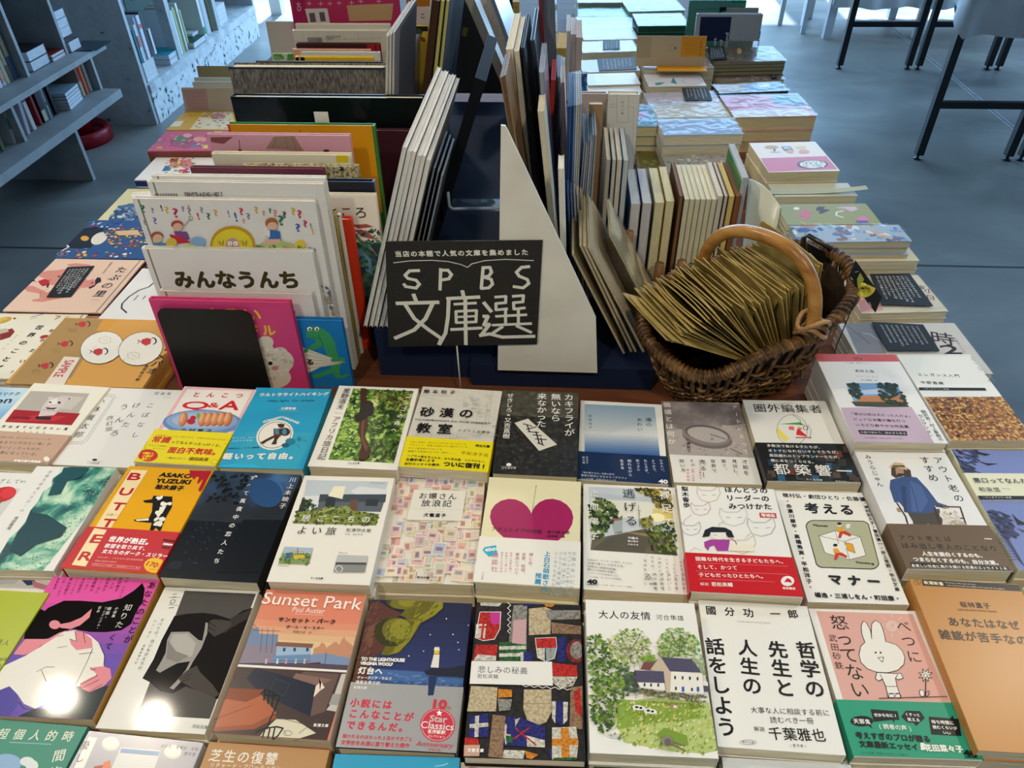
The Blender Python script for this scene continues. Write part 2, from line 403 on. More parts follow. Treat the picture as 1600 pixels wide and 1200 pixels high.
mb.box(-2.7, 1.64, 6.82, 6.88, 2.59, 2.65, 'd8dadb'); struct(mb.build('window_1'))
mb = MB()
for x in (1.9, 3.4, 4.94): mb.box(x, x+.06, 6.82, 6.88, .5, 2.65, 'd8dadb')
mb.box(1.9, 5, 6.82, 6.88, .5, .56, 'd8dadb'); struct(mb.build('window_2'))

# ------------------------------------------------------------------ the display table
WOOD = nmat('table_wood', [(.25, '4a2a1a'), (.5, '6b3f27'), (.75, '7d4c30')], 3, 'noise', .6, (1, 14, 14), 6, spec=.2)
t = root('display_table', (-.16, 1.62, 0), 'large brown wooden table under all the laid out books', 'table')
mb = MB(); mb.box(-.80, .50, .06, 3.3, TZ-.035, TZ, WOOD); mb.box(-.90, -.80, 1.66, 3.3, TZ-.035, TZ, WOOD); mb.build('table_top', t)
for x in (-.74, .38):
    for y in (.14, 3.15): mb = MB(); mb.box(x, x+.06, y, y+.06, 0, TZ-.035, WOOD); mb.build('leg', t)

# ------------------------------------------------------------------ front rows of paperbacks
INK, WHT, CREAM, RED = '1d1b1a', 'f1ede2', 'ece2c0', 'd9242b'
FOL = nmat('leaf_photo', [(.28, '0e1a0c'), (.42, '2c4a1b'), (.52, '5d7f2a'), (.6, 'a3bf57'), (.72, 'd9e39a')], 75, rough=.4, detail=8, dist=.8)
SEA = nmat('sea_photo', [(.36, '06454d'), (.45, '0f6a62'), (.5, '3f9580'), (.56, '8cc4a4'), (.66, 'cfe5c9')], 38, rough=.4, detail=10, dist=.5)
# --- row 1 (furthest)
def a_sky(a):
    a.R(nmat('soft_sky', [(.35, '7fb3dd'), (.5, 'b7d6ea'), (.68, 'e3ecee')], 9, rough=.4, detail=2), 0, 0, 1, 1)
    a.zm(0, 580, 6.667); a.H('1d3550', 'ロマチ子', -40, 238, 210, 238, b=.15); a.H(INK, 'lon', -90, 310, 125, 300, 12, b=.3)
flat('sky blue paperback at the left edge of the back row', [(-75, 603), (60, 607), (-2, 724), (-165, 718)], .755, .014, 'b7d6ea', a_sky)
def a_sea(a):
    a.zm(0, 580, 6.667)
    a.P('b9b0a4', 320, 205, 933, 232, 745, 565, 50, 530); a.P('cdc4b8', 640, 250, 880, 270, 740, 400, 560, 390); a.P('a8161f', 150, 400, 835, 440, 748, 562, 50, 528); a.P('c42a31', 60, 520, 380, 455, 700, 470, 560, 520)
    a.P('7c0d15', 130, 470, 330, 480, 300, 505, 120, 490)
    a.P('d9cbc4', 505, 285, 620, 265, 700, 285, 640, 395, 560, 460, 400, 470, 440, 370); a.P('efe6df', 520, 300, 600, 285, 590, 340, 500, 350); a.P('241f1e', 375, 470, 540, 475, 520, 510, 368, 500)
    a.E('d9cbc4', 720, 285, 24, 20); a.E('5a4a47', 722, 287, 10, 9); a.E('d9cbc4', 530, 280, 28, 16); a.E('2a2221', 525, 325, 14, 8); a.E('2a2221', 618, 328, 16, 12)
    a.P('352a29', 475, 375, 540, 385, 600, 380, 560, 400, 490, 395); a.L('5a4a47', .5, 640, 380, 600, 420, 440, 400)
    a.H(INK, '死ぬまでに行きたい海', 5, 575, 720, 605, .55, b=.1); a.H(INK, '岸本の白ぬ', 155, 630, 490, 642, .35)
def b_sea(a):
    a.zm(0, 580, 6.667); a.H('4a3a30', '新聞連載の随筆、場所の記憶をめぐるエッセイ集。', -40, 685, 555, 712, .8); a.H(INK, '「死ぬまでに行きたい海」が', -110, 735, 535, 762, .85); a.H(INK, '行きたいどこだったのか、', -110, 788, 465, 815, .85); a.H(INK, '妙に気になっている。', -110, 840, 425, 868, .85)
    a.L('6a5346', .3, 225, 893, 300, 898); a.H('fff6ea', '新編文庫の特装版', 145, 930, 425, 945, .9, b=.2); a.E('f3ede2', 485, 915, 36, 30); a.O('3a322c', .4, 485, 915, 36, 30); a.L('3a322c', .4, 450, 950, 440, 965, 470, 960)
flat('cream paperback with a photo of a striped toy on red cloth', [(52, 598), (169, 604), (78, 728), (-57, 718)], .761, .016, 'f0ead8', a_sea, band=(.345, 'c9a58c', b_sea))
def a_koba(a):
    a.zm(0, 600); a.H('55524e', '短編集', 960, 58, 1075, 62, .75); a.L('55524e', .3, 1020, 82, 1065, 86)
    a.V(INK, 'こばなし', 955, 105, 830, 350, .55); a.V(INK, 'けんた', 868, 105, 770, 285, .6); a.V(INK, 'うんろ', 790, 105, 700, 350, .5); a.V(INK, '改訂版', 690, 195, 680, 300, .8)
    p = [655, 65, 708, 68, 722, 82, 545, 355, 510, 375, 400, 372]; a.L('4a4845', .4, *p); a.L('4a4845', .4, 650, 75, 695, 78, 706, 90, 535, 345, 505, 362, 410, 360)
    a.V(INK, '小林賢太郎', 645, 85, 475, 345, .75); a.E('222', 592, 474, 16, 7); a.L('222', .3, 540, 484, 635, 487); a.H(INK, '幻冬舎文庫', 545, 494, 622, 497, .8)
flat('plain off white paperback with scattered black handwritten title letters', [(169, 604), (286, 610), (208, 731), (80, 728)], .757, .014, 'e9e6df', a_koba)
def a_tonk(a):
    a.zm(0, 600); a.P('f0bfc0', 1160, 15, 1605, 30, 1590, 45, 1165, 32); a.P('f0bfc0', 1160, 15, 1180, 18, 1010, 290, 985, 285); a.P('f0bfc0', 1600, 30, 1580, 35, 1430, 330, 1455, 335)
    a.H('c8202c', 'とんこつ', 1185, 65, 1540, 75, .55, b=.35); a.H('d41f2b', 'Q', 1140, 135, 1300, 140, 17, b=.5); a.H('d41f2b', '&', 1305, 132, 1370, 134, 9, b=.3); a.H('d41f2b', 'A', 1380, 132, 1500, 136, 17, b=.7)
    a.E('6d8fc4', 1265, 240, 250, 82); a.E('8fabd3', 1262, 232, 225, 66); a.E('a9bfdd', 1265, 228, 190, 50)
    for i, x in enumerate((1140, 1262, 1300, 1340, 1380, 1420)):
        a.E('b9693f', x+6, 222, 26, 46, .35); a.E('d98d5c', x, 218, 20, 42, .35); a.E('eab487', x-4, 212, 9, 30, .35)
    a.E('c4202a', 1195, 236, 26, 18); a.E('c4202a', 1208, 214, 18, 14); a.E('7fae3c', 1240, 200, 12, 18)
    a.H('1f2a44', '今村夏子', 1118, 293, 1330, 300, .8, b=.15)
def b_tonk(a):
    a.zm(0, 600); a.H(INK, '小料理屋とんこつの一皿がつなぐ、世界は今日も続けられない', 970, 320, 1425, 350, .85); a.H('cf2a22', '常識', 950, 345, 1068, 352, b=.35); a.H(INK, 'ってなんやったっけ?と、', 1068, 362, 1400, 388, .95, b=.12)
    a.H(INK, 'おかしな時間に', 930, 382, 1050, 392, .8); a.H(INK, 'なっていく。', 955, 402, 1050, 410, .8); a.H('cf2a22', '面白不気味。', 1050, 412, 1385, 430, .98, b=.45)
    a.E('d22a24', 925, 446, 62, 38); a.H('fff200', '今読むと', 890, 432, 965, 436, b=.15); a.H('fff200', '小説が', 890, 450, 955, 453, b=.15); a.H('fff200', '痛む!', 885, 468, 945, 471, b=.15)
    a.H(INK, '1時のヒロイン', 1035, 462, 1165, 468, .9); a.H('8a6a00', '福田麻貴', 1180, 468, 1305, 474, b=.2); a.O('8a6a00', .3, 1340, 488, 22, 14)
    p = [920, 362, 905, 400, 920, 420]; a.L('8a6a00', .3, *p); a.L('8a6a00', .3, 1400, 372, 1425, 385, 1400, 420)
flat('paperback with a plate of dumplings and a yellow paper band', [(290, 604), (401, 607), (337, 732), (207, 722)], .759, .010, 'f3ece4', a_tonk, band=(.40, 'f2df1c', b_tonk))
def a_ultra(a):
    a.zm(400, 600); a.H(WHT, 'ウルトラライトハイキング', 20, 68, 455, 62, .98, b=.35); a.H('12384a', 'Hike light, Go simple.', 75, 108, 370, 104, 5, b=.12); a.H(WHT, '土屋智哉', 155, 152, 250, 154, b=.2); a.L(WHT, .3, 140, 166, 265, 170)
    a.H(WHT, 'ULTRALIGHT', 45, 238, 160, 206, 3.6, b=.3); a.H(WHT, 'HIKING', 165, 206, 268, 245, 3.4, b=.3)
    a.P('36aacb', -60, 300, 370, 305, 250, 545, -150, 535)
    a.E(WHT, 118, 318, 118, 92, -.35); a.E('3a2a24', 118, 318, 106, 82, -.35); a.E(WHT, 118, 318, 103, 79, -.35)
    a.E('4a2c22', 158, 262, 20, 14); a.P('4a2c22', 132, 250, 182, 252, 176, 262, 138, 262); a.P('6b3f2e', 110, 280, 165, 278, 155, 330, 110, 330); a.P('3a8fb0', 118, 282, 140, 280, 145, 315, 120, 315); a.E('4a2c22', 180, 300, 34, 26); a.E('3a8fb0', 178, 300, 14, 20)
    a.P('4a2c22', 105, 325, 130, 330, 70, 360, 45, 378, 25, 368, 60, 348); a.P('4a2c22', 118, 325, 150, 328, 132, 352, 128, 378, 95, 380, 112, 352)
    a.E('2b7f9c', 215, 362, 32, 22); a.E('1f5f78', 185, 385, 25, 14); a.L('1c5f74', .3, 240, 350, 290, 340, 320, 360, 270, 355); a.E('2b7f9c', 270, 345, 12, 14); a.L('1c5f74', .3, 250, 380, 275, 400, 265, 385)
    a.zm(0, 600); a.H('123', '日本初のUL HIKE解説書', 1425, 405, 1620, 398, .9, b=.1); a.H('d5eef5', '軽さの自由、背負う', 1450, 340, 1600, 336, .8); a.H('d5eef5', '山歩きの思想', 1450, 358, 1580, 354, .8); a.H(WHT, '軽いって自由。', 1390, 455, 1875, 452, .85, b=.6)
    a.E('2ab7e0', 1500, 520, 130, 18)
flat('bright blue paperback with a hiker in a white oval', [(401, 606), (525, 606), (467, 736), (338, 730)], .758, .013, '27a4cf', a_ultra)
def a_congo(a):
    a.zm(400, 600); a.P(FOL, 608, 28, 985, 45, 862, 495, 452, 472)
    a.S([608, 28, 760, 35, 600, 470, 460, 470], 260, 2.6, ['5f8c2a', '8dbb45', 'a9cf63', '4d7f25', 'c9dd8f'], 5); a.S([720, 33, 985, 45, 862, 495, 700, 480], 240, 2.2, ['22381a', '3c5824', '6c8636', '4a3a22', '98a864'], 6)
    a.S([760, 40, 980, 50, 940, 160, 760, 150], 40, 3, ['3a2415', '5d3d22', '8a6a3a'], 8)
    a.P('4a2a1c', 655, 30, 690, 32, 700, 250, 680, 330, 720, 420, 690, 480, 640, 475, 660, 380, 640, 300, 650, 200); a.P('6f4a35', 665, 200, 680, 200, 670, 330, 700, 400, 690, 430, 655, 350); a.P('201310', 660, 120, 700, 110, 738, 150, 735, 190, 690, 215, 660, 240, 625, 235, 615, 205, 645, 180); a.E('2a1a15', 705, 135, 30, 24)
    a.V(WHT, 'コンゴの森へ', 965, 60, 855, 315, .62, b=.12); a.V(INK, '星野道夫', 575, 30, 520, 165, .95); a.V(INK, 'アフリカ旅日記', 510, 205, 405, 480, .95); a.H(INK, 'ちくま文庫', 575, 498, 648, 500, .9, b=.1); a.H('777', 'Michio Hoshino', 490, 182, 545, 188, 1.6)
flat('white paperback with a photo of an ape up a jungle tree', [(529, 601), (654, 607), (622, 735), (480, 730)], .773, .020, 'eee9dc', a_congo)
def a_saba(a):
    a.zm(400, 600); a.R('d7d2c6', 0, 0, 1, .645); rng = random.Random(4)
    for i in range(46):
        x = rng.uniform(1000, 1500); y = rng.uniform(20, 340); t = rng.choice((.25, .25, 1.7, 2.0)); l = rng.uniform(60, 220); a.L(rng.choice(['b9b3a6', 'c6bfb0', 'a9a498']), .3, x, y, max(960, min(1515, x+l*cos(t))), max(12, min(345, y+l*sin(t))))
    a.S([1250, 60, 1520, 60, 1490, 340, 1300, 330], 26, 6, ['c9cbc2', 'b7bdb4', 'd0c9bd'], 3, 1.1)
    for i in range(22): x = 950+i*26; a.L('b5a59d', .35, x, 345, 1215+(x-1215)*.75, 310)
    a.H(INK, '藤本和子', 1040, 50, 1255, 58, .7, b=.1); a.H('555', 'FUJIMOTO KAZUKO', 1040, 72, 1215, 80, 1.4); a.H(INK, '砂漠の', 1010, 178, 1375, 192, .75, b=.5); a.H('333', 'CLASSROOM IN THE DESERT', 995, 225, 1470, 252, 2.4, b=.1); a.H(INK, '教室', 985, 278, 1245, 290, .72, b=.5); a.H(INK, 'イスラエル通信', 1258, 295, 1465, 308, .8)
def b_saba(a):
    a.zm(400, 600); K = '3f3a12'
    a.H(K, '伝説と習慣が、網のように張りめぐらされている、', 965, 362, 1330, 378, .9); a.H(K, 'それでいて、読者も自在も外に開かれている、', 960, 380, 1340, 396, .9); a.H(K, 'まとい藤本和子そのひとを', 952, 400, 1165, 410, .9); a.H(K, '体験する和紙のような一冊だ。—', 948, 420, 1240, 432, .9); a.H(INK, '河出文庫', 1370, 385, 1462, 392, b=.2); a.H(K, '平松洋子氏', 1280, 430, 1455, 448, .9)
    a.H(INK, 'ヘブライ語を学ぶため、まだ見ぬ国 イスラエルへ、', 945, 448, 1450, 488, .95, b=.1); a.H(INK, '名翻訳者による', 935, 472, 1120, 480, .95, b=.15); a.H(INK, '紀行エッセイの傑作、', 928, 498, 1170, 508, .95, b=.15); a.H(INK, 'ついに復刊!', 1170, 500, 1445, 518, .98, b=.5)
flat('paperback with a grey street map cover and bright yellow paper band', [(655, 602), (781, 611), (767, 740), (626, 732)], .770, .016, 'd7d2c6', a_saba, band=(.345, 'efdc12', b_saba), rough=.25)
def a_kaki(a):
    a.zm(800, 600); a.R(nmat('dark_asphalt', [(.3, '161615'), (.55, '2a2926'), (.75, '4b4943')], 160, rough=.35, detail=6), 0, 0, 1, 1); a.P(nmat('dark_kerb', [(.3, '35332b'), (.6, '4f4c41'), (.75, '6a675a')], 120, rough=.4), -60, 30, 415, 52, 415, 215, -80, 195)
    a.S([-80, 210, 415, 215, 415, 575, -110, 555], 110, .7, ['8d8a80', 'b9b5a8', '5a574e'], 2, 1.2); a.S([-60, 30, 415, 52, 415, 215, -80, 195], 60, .8, ['6a675a', '25231d'], 3, 1.2)
    a.P('d8d3c6', 15, 245, 100, 218, 282, 380, 170, 420); 
    for q in ((70, 250, 125, 265), (90, 285, 150, 270), (100, 300, 165, 305), (130, 320, 185, 325), (145, 345, 215, 350), (160, 370, 200, 385), (95, 260, 110, 300), (150, 300, 170, 370), (180, 340, 190, 380)): a.L(INK, 1.6, *q)
    a.V(WHT, 'カキフライが', 355, 65, 360, 330, .98, b=.12); a.V(WHT, '無いなら', 275, 62, 272, 240, .98, b=.12); a.V(WHT, '来なかった', 188, 60, 182, 275, .98, b=.12)
    a.zm(400, 600); a.V(WHT, 'せきしろ×又吉直樹', 1592, 60, 1562, 345, .98, b=.05); a.E(WHT, 1580, 507, 16, 10); a.L(WHT, .3, 1530, 518, 1630, 522); a.H(WHT, '幻冬舎文庫', 1535, 528, 1625, 530, .9)
flat('dark asphalt covered paperback with white vertical lettering and a pale slip', [(783, 609), (904, 613), (904, 747), (770, 740)], .768, .017, '2a2926', a_kaki)
def a_kizu(a):
    a.zm(800, 600); n = 22
    for i in range(n):
        t = i/(n-1); c = [(int(x*255)) for x in ((.56+.30*min(t*1.6, 1) if t < .55 else .86-.66*(t-.55)/.45), (.66+.20*min(t*1.6, 1) if t < .55 else .86-.50*(t-.55)/.45), (.74+.10*min(t*1.6, 1) if t < .55 else .84-.24*(t-.55)/.45))]
        y0 = 125+315*i/n; y1 = 125+315*(i+1)/n; s0 = 452+4*i/n; e0 = 892+36*i/n; a.P('%02x%02x%02x' % tuple(c), 453, y0, 892+33*i/n, y0+20, 892+33*(i+1)/n, y1+20, 455, y1)
    a.V('3c4a58', '傷の', 852, 212, 856, 270, .95); a.V('3c4a58', 'あわい', 795, 210, 800, 300, .8); a.V('3c4a58', '宮地尚子', 487, 190, 490, 285, .7)
def b_kizu(a):
    a.zm(800, 600); c = 'e9ecf0'
    for i, (t, x0, x1, y1) in enumerate((('なゆたい、', 930, 945, 560), ('よつかり、', 880, 895, 560), ('なじろぎ、', 832, 845, 570), ('傷つきに', 783, 793, 545), ('揺れながら', 733, 740, 580), ('生きる', 685, 690, 535))): a.V(c, t, x0, 470, x1, y1, .85)
    a.V(c, '宮地尚子', 468, 452, 470, 500, .8); a.V(c, '新文庫', 447, 452, 449, 500, .8); a.H(c, '『傷を愛せるか』待望の新刊', 430, 552, 640, 566, .95); a.H(c, '著者の原点となるエスノグラフィ', 430, 570, 720, 590, .95); a.H(c, 'ちくま文庫 定価本体880円', 430, 590, 650, 604, .9); a.H(WHT, '40', 918, 608, 972, 612, 5.5, b=.5); a.L(WHT, .6, 918, 626, 974, 630)
flat('white paperback with a misty blue gradient picture and navy band', [(904, 625), (1031, 631), (1050, 760), (904, 750)], .757, .012, 'ebe8df', a_kizu, band=(.325, '12294e', b_kizu))
def a_art(a):
    a.zm(800, 600); a.P(nmat('dusty_plaster', [(.3, '6f6565'), (.5, '857a79'), (.7, 'a39896')], 40, rough=.5, detail=6), 930, 95, 1425, 125, 1515, 462, 985, 440); a.P('b3a9a3', 965, 290, 1470, 250, 1515, 462, 985, 440)
    a.S([965, 290, 1470, 250, 1510, 455, 985, 435], 60, 3, ['a59b96', 'beb5ae', '9a908b'], 3)
    a.E('7a6f6c', 1220, 335, 160, 66, .18); a.E('8f8582', 1215, 318, 158, 64, .18); a.E('6a605e', 1218, 312, 142, 52, .18); a.E('b9b0aa', 1222, 318, 130, 46, .18); a.L('4a4241', 1.2, 1240, 316, 1335, 345); a.E('9a918c', 1250, 345, 12, 8); a.L('6a605e', 1.2, 1030, 265, 1075, 285); a.L('4a4241', 1, 1365, 405, 1440, 440)
    a.V(WHT, '価値とは何か', 965, 110, 1000, 385, .75, b=.1); a.V(WHT, 'アートにとって', 1385, 125, 1470, 450, .55, b=.1); a.V(INK, '三瀬夏之', 1098, 340, 1108, 430, .9)
    for i, (t, x, y1) in enumerate((('才能を', 1455, 575), ('見出し、', 1390, 590), ('育て、', 1322, 560), ('世界で', 1255, 560), ('売る―', 1190, 590), ('その', 1122, 520), ('問い方', 1060, 555))): a.V('3a3634', t, x-2, 470, x+12, y1, .8)
    a.V('d86a8a', 'シリーズ累計の', 1170, 480, 1180, 600, .8); a.V('d86a8a', '原稿一万部超', 1128, 530, 1134, 612, .8); a.V('d86a8a', '東京藝術', 1098, 530, 1102, 612, .7)
flat('paperback with a grey dusty photo of a broken bowl above white', [(1032, 624), (1156, 631), (1192, 756), (1052, 757)], .751, .011, 'ece8e0', a_art)
def a_ken(a):
    a.zm(1200, 600); a.H(INK, '圏外編集者', -95, 150, 340, 158, .95, b=.15); a.O('444', .5, 150, 285, 95, 98, -.2); a.P('f0e070', 55, 265, 130, 340, 110, 365, 60, 320); a.P('4aa04a', 70, 250, 200, 240, 230, 258, 180, 255); a.P('e86a6a', 130, 265, 160, 265, 165, 290, 130, 285); a.P('e86a6a', 185, 265, 215, 280, 200, 290); a.P('d92f2f', 185, 275, 250, 330, 175, 318); a.L('b01f2a', 1.5, 175, 335, 270, 335); a.L('444', .5, 250, 255, 270, 290, 260, 345); a.O('222', .8, 235, 275, 14, 14); a.L('555', .6, 150, 190, 200, 225, 205, 260)
def b_ken(a):
    a.zm(1200, 600); rng = random.Random(2)
    for i in range(60):
        x = rng.uniform(-40, 560); y = rng.uniform(385, 625); a.P(rng.choice(['34302c', '22201e', '4a3a34', '26384a', '5a4a3a', '1e2a2a', '6a3a2a', '2e5a7a', '4a4a48']), x, y, x+45, y+2, x+55, y+42, x+8, y+40)
    for i, t in enumerate(('多数決で負ける子たちが、', 'オトナになれないオトナたちが、', '周回遅れのトップランナーたちが、', '僕に本をつくらせる。')): a.H(WHT, t, -10+8*i, 388+31*i, (340, 455, 462, 300)[i], 400+31*i, .95, b=.08)
    a.H(WHT, '都築響一', 20, 535, 540, 552, .8, b=.15); a.H(WHT, 'ちくま文庫', 235, 600, 340, 605, .9); a.H(WHT, '定価本体880円', 420, 612, 560, 620, .9)
flat('white paperback with a sketched red nosed face and black photo band', [(1160, 625), (1290, 625), (1347, 757), (1197, 752)], .762, .016, 'ece9df', a_ken, band=(.44, '1c1b1a', b_ken))
def a_inu(a):
    a.zm(1200, 300); a.P('cf5a5a', 290, 1010, 800, 1010, 835, 1060, 310, 1060); a.H(INK, 'IG', 540, 1040, 585, 1042, 6); a.H(INK, '村上春樹 翻訳ライブラリー', 485, 1068, 660, 1072, .9); a.H(INK, '犬の人生', 540, 1118, 665, 1122, .95, b=.15); a.H(INK, 'マーク・ストランド', 550, 1152, 690, 1155, .85); a.H(INK, '村上春樹 訳', 580, 1175, 685, 1178, .85)
    a.zm(1200, 600); a.P('7fa6cf', 485, -5, 800, -5, 887, 150, 550, 140); a.P('c9d8e6', 580, 40, 700, 30, 720, 65, 600, 65); a.P('c48050', 565, 75, 830, 75, 880, 145, 548, 135); a.P('4a4a2a', 520, 110, 860, 115, 885, 150, 548, 140)
    a.S([485, -5, 560, -5, 585, 70, 560, 100, 520, 80], 60, 4, ['1e2a18', '2c3a20', '3a4526'], 2); a.S([690, -5, 800, -5, 880, 140, 720, 110, 690, 60], 110, 4, ['1e2a18', '2c3a20', '3a4526'], 3)
    a.P('c7aebd', 455, 150, 895, 145, 1040, 375, 545, 365)
    a.H(INK, '「僕は以前は犬だったんだよ」', 505, 188, 905, 205, .95, b=.08); a.H(INK, 'ピュアな言葉が胸を打つ', 530, 222, 860, 235, .95, b=.08); a.H(INK, 'いろどり鮮やかな作品集', 545, 258, 880, 270, .95, b=.08); a.P('2a2226', 560, 290, 865, 298, 870, 325, 575, 316); a.H(WHT, '小説で味わう、詩のきらめき', 575, 304, 862, 312, .95); a.H('4a3a44', '中央公論新社 定価(本体1100円)', 600, 338, 850, 345, .85)
    a.V(INK, '翻訳者・村上春樹の', 965, 165, 1085, 360, .98); a.V(INK, 'セレクション', 945, 190, 1020, 335, .98)
flat('tall paperback with a red strip, landscape photo and mauve band', [(1272, 552), (1400, 553), (1482, 694), (1335, 692)], .782, .014, 'edeae4', a_inu, jit=.003, spine='L', undercol='e5e1d0')
def a_ele(a):
    a.zm(1200, 300); a.P('e7e6dc', 800, 1010, 1290, 1010, 1440, 1200, 900, 1200); a.H(INK, 'エレガンス入門', 930, 1140, 1200, 1150, .85, b=.1); a.H(INK, '中野香織', 950, 1190, 1100, 1196, .85, b=.1); a.L('b8b8b0', .4, 820, 1020, 1280, 1025, 1420, 1190); a.S([1250, 1020, 1290, 1025, 1420, 1190, 1385, 1190], 40, 1.5, ['c9c9c2', 'b5b5ae'], 3, 2.5)
    a.zm(1200, 600); a.P('1c1a18', 942, 22, 1355, 25, 1368, 42, 945, 40); a.H(WHT, '―ちくまプリマー新書', 970, 30, 1130, 33, .9)
    a.P(nmat('gold_mosaic', [(.0, '7a4a1e'), (.2, 'a9692a'), (.4, 'c58a3a'), (.6, '8f5a28'), (.8, 'd9ab5a'), (.93, '5a3418')], 330, 'voronoi', .4), 975, 82, 1505, 80, 1640, 355, 1145, 355)
    a.H(INK, 'エレガンス', 1010, 105, 1280, 105, .95, b=.1); a.H(INK, 'とは、', 1180, 135, 1330, 138, .7, b=.1); a.H(INK, '自分の意志で', 1045, 155, 1345, 180, .85, b=.1); a.H(INK, '選びとること', 1075, 205, 1350, 218, .85, b=.1)
    for i in range(3): a.H('3a2410', '知識、人柄、教養、言葉づかい磨き', 1110+8*i, 240+19*i, 1420+6*i, 244+19*i, .9)
    a.P('1d130a', 1185, 312, 1192, 320, 1203, 320, 1195, 327, 1200, 337, 1187, 331, 1174, 337, 1179, 327, 1170, 320, 1182, 320); a.H('3a2410', 'ちくまプリマー新書', 1250, 320, 1480, 325, .85)
flat('tall cream paperback with a gold mosaic lower half', [(1400, 553), (1522, 553), (1613, 690), (1485, 690)], .771, .014, 'eceae2', a_ele, spine='L', jit=.003)
# --- row 2
def a_tulip(a):
    a.zm(0, 600); a.H(INK, 'めざして', -60, 605, 130, 610, .8); a.H(INK, '新装', 125, 610, 170, 612, .9); a.P('d7d1cb', -100, 640, 135, 655, 20, 860, -250, 840); a.E('c8202a', 20, 690, 85, 45, -.3); a.E('e0343a', 50, 680, 50, 30, -.3); a.L('4a5a3a', 1.5, 10, 730, -60, 830)
flat('white paperback with red tulip petals at the left edge', [(-85, 734), (60, 740), (-28, 897), (-205, 890)], .761, .016, 'ece9e2', a_tulip)
def a_turq(a):
    a.zm(0, 600); c = [385, 515, 370, 560, 330, 590, 320, 640, 270, 670, 240, 730, 190, 790, 160, 860, 110, 920, 60, 960, 20, 1030, -60, 1150]
    a.P(SEA, *c, -120, 1170, 268, 1168, 785, 520)
    a.S([640, 560, 780, 530, 420, 980, 270, 1165, 30, 1160, 320, 1000, 420, 760], 420, 1.1, ['8cc4a4', 'a9d6b8', '5fa98c', 'cfe8d2', '3f8f78'], 4, 1.6)
    a.P('074b54', 400, 525, 560, 530, 500, 590, 420, 610, 380, 690, 300, 700, 330, 640, 350, 590, 385, 560); a.P('06424c', 190, 800, 300, 820, 420, 900, 380, 960, 220, 1010, 130, 1080, 60, 1040, 110, 930, 165, 870); a.E('e8e2d4', 352, 752, 8, 4)
    a.V('333', 'きのうのオレンジ・ム', 322, 540, 130, 805, .7); a.V('333', '増田勝陽', 108, 830, 50, 915, .95)
flat('white paperback with a torn edged aerial photo of turquoise sea', [(70, 729), (196, 730), (69, 893), (-75, 888)], .762, .013, 'edeae2', a_turq)
def a_but(a):
    a.zm(0, 600); a.P('fbe3b0', 820, 535, 925, 540, 535, 1140, 448, 1130); a.L('7a5a1a', .3, 925, 540, 710, 880); a.L('7a5a1a', .3, 820, 535, 540, 925)
    for ch, x, y in zip('BUTTER', (845, 790, 742, 680, 612, 540), (578, 672, 765, 868, 967, 1075)): a.H('c5252b', ch, x-38, y-1, x+34, y+3, 10.5, b=.55, sl=0)
    a.H('5a3a10', 'バター', 662, 817, 735, 820, .9); a.H(INK, 'ASAKO', 1000, 567, 1198, 578, 6.2, b=.5); a.H(INK, 'YUZUKI', 978, 605, 1190, 615, 6.2, b=.5); a.H(INK, '柚木麻子', 972, 643, 1150, 655, .95, b=.35)
    a.P('b51f2a', 1185, 540, 1325, 545, 1300, 590, 1265, 660, 1250, 675, 1240, 665, 1270, 600, 1262, 600, 1240, 625, 1232, 620, 1245, 585, 1232, 580, 1210, 600, 1205, 590, 1190, 575)
    a.P(INK, 960, 700, 1078, 705, 1075, 770, 1040, 830, 1010, 905, 1000, 925, 975, 900, 945, 930, 935, 920, 950, 870, 850, 860, 835, 850, 930, 840, 950, 800, 955, 745, 905, 742, 895, 730, 950, 722); a.S([965, 710, 1070, 712, 1065, 770, 1000, 880, 960, 870, 965, 760], 13, 5.5, ['f6eedd'], 5, 1.4); a.P('f6eedd', 1000, 770, 1040, 765, 1015, 810, 985, 830); a.P('f6eedd', 850, 850, 930, 842, 930, 855, 855, 858); a.E('f6eedd', 945, 926, 8, 6)
def b_but(a):
    a.zm(0, 600); a.P('fbe3b0', 590, 900, 668, 912, 535, 1140, 448, 1130)
    for ch, x, y in zip('ER', (612, 540), (967, 1075)): a.H('c5252b', ch, x-38, y-1, x+34, y+3, 10.5, b=.55)
    a.H('fff', '世界が熱狂。', 680, 968, 960, 992, .95, b=.3); a.H('fff', '欲望を取り戻す、', 655, 1010, 930, 1030, .95, b=.15); a.H('fff', '女たちのダーク・スリラー', 640, 1045, 1050, 1078, .95, b=.2); a.H('f6c2b6', '日本人初! イギリスの4冠の歴史的快挙', 610, 1082, 895, 1102, .9); a.H('f6c2b6', '数奇な読書の快楽が', 595, 1105, 730, 1115, .9); a.L('f6c2b6', .3, 578, 1120, 880, 1145, 870, 1160, 575, 1135, 578, 1120)
    a.H('f6c2b6', '世界ミステリ話題! 国際読者スリラー賞N', 585, 1128, 875, 1152, .85); a.P('f3c21a', *[q for i in range(36) for q in (968+66*(1+.05*(i % 2))*cos(i*pi/18), 1135+46*(1+.05*(i % 2))*sin(i*pi/18))]); a.H('c5252b', '170', 922, 1122, 985, 1136, 5.5, b=.25); a.H('c5252b', '万部', 985, 1140, 1015, 1145, .9); a.H('c5252b', '日本発・世界', 930, 1158, 1005, 1166, .9); a.P('1b1412', 1025, 980, 1090, 965, 1075, 1075, 1010, 1070) if 0 else None
    a.H(INK, '阿川文庫', 1020, 975, 1090, 985, .95, b=.2); a.H('fff', '長編傑作', 1020, 1000, 1080, 1008, .95, b=.15); a.H(INK, '全話収', 1010, 1020, 1065, 1028, .95, b=.15)
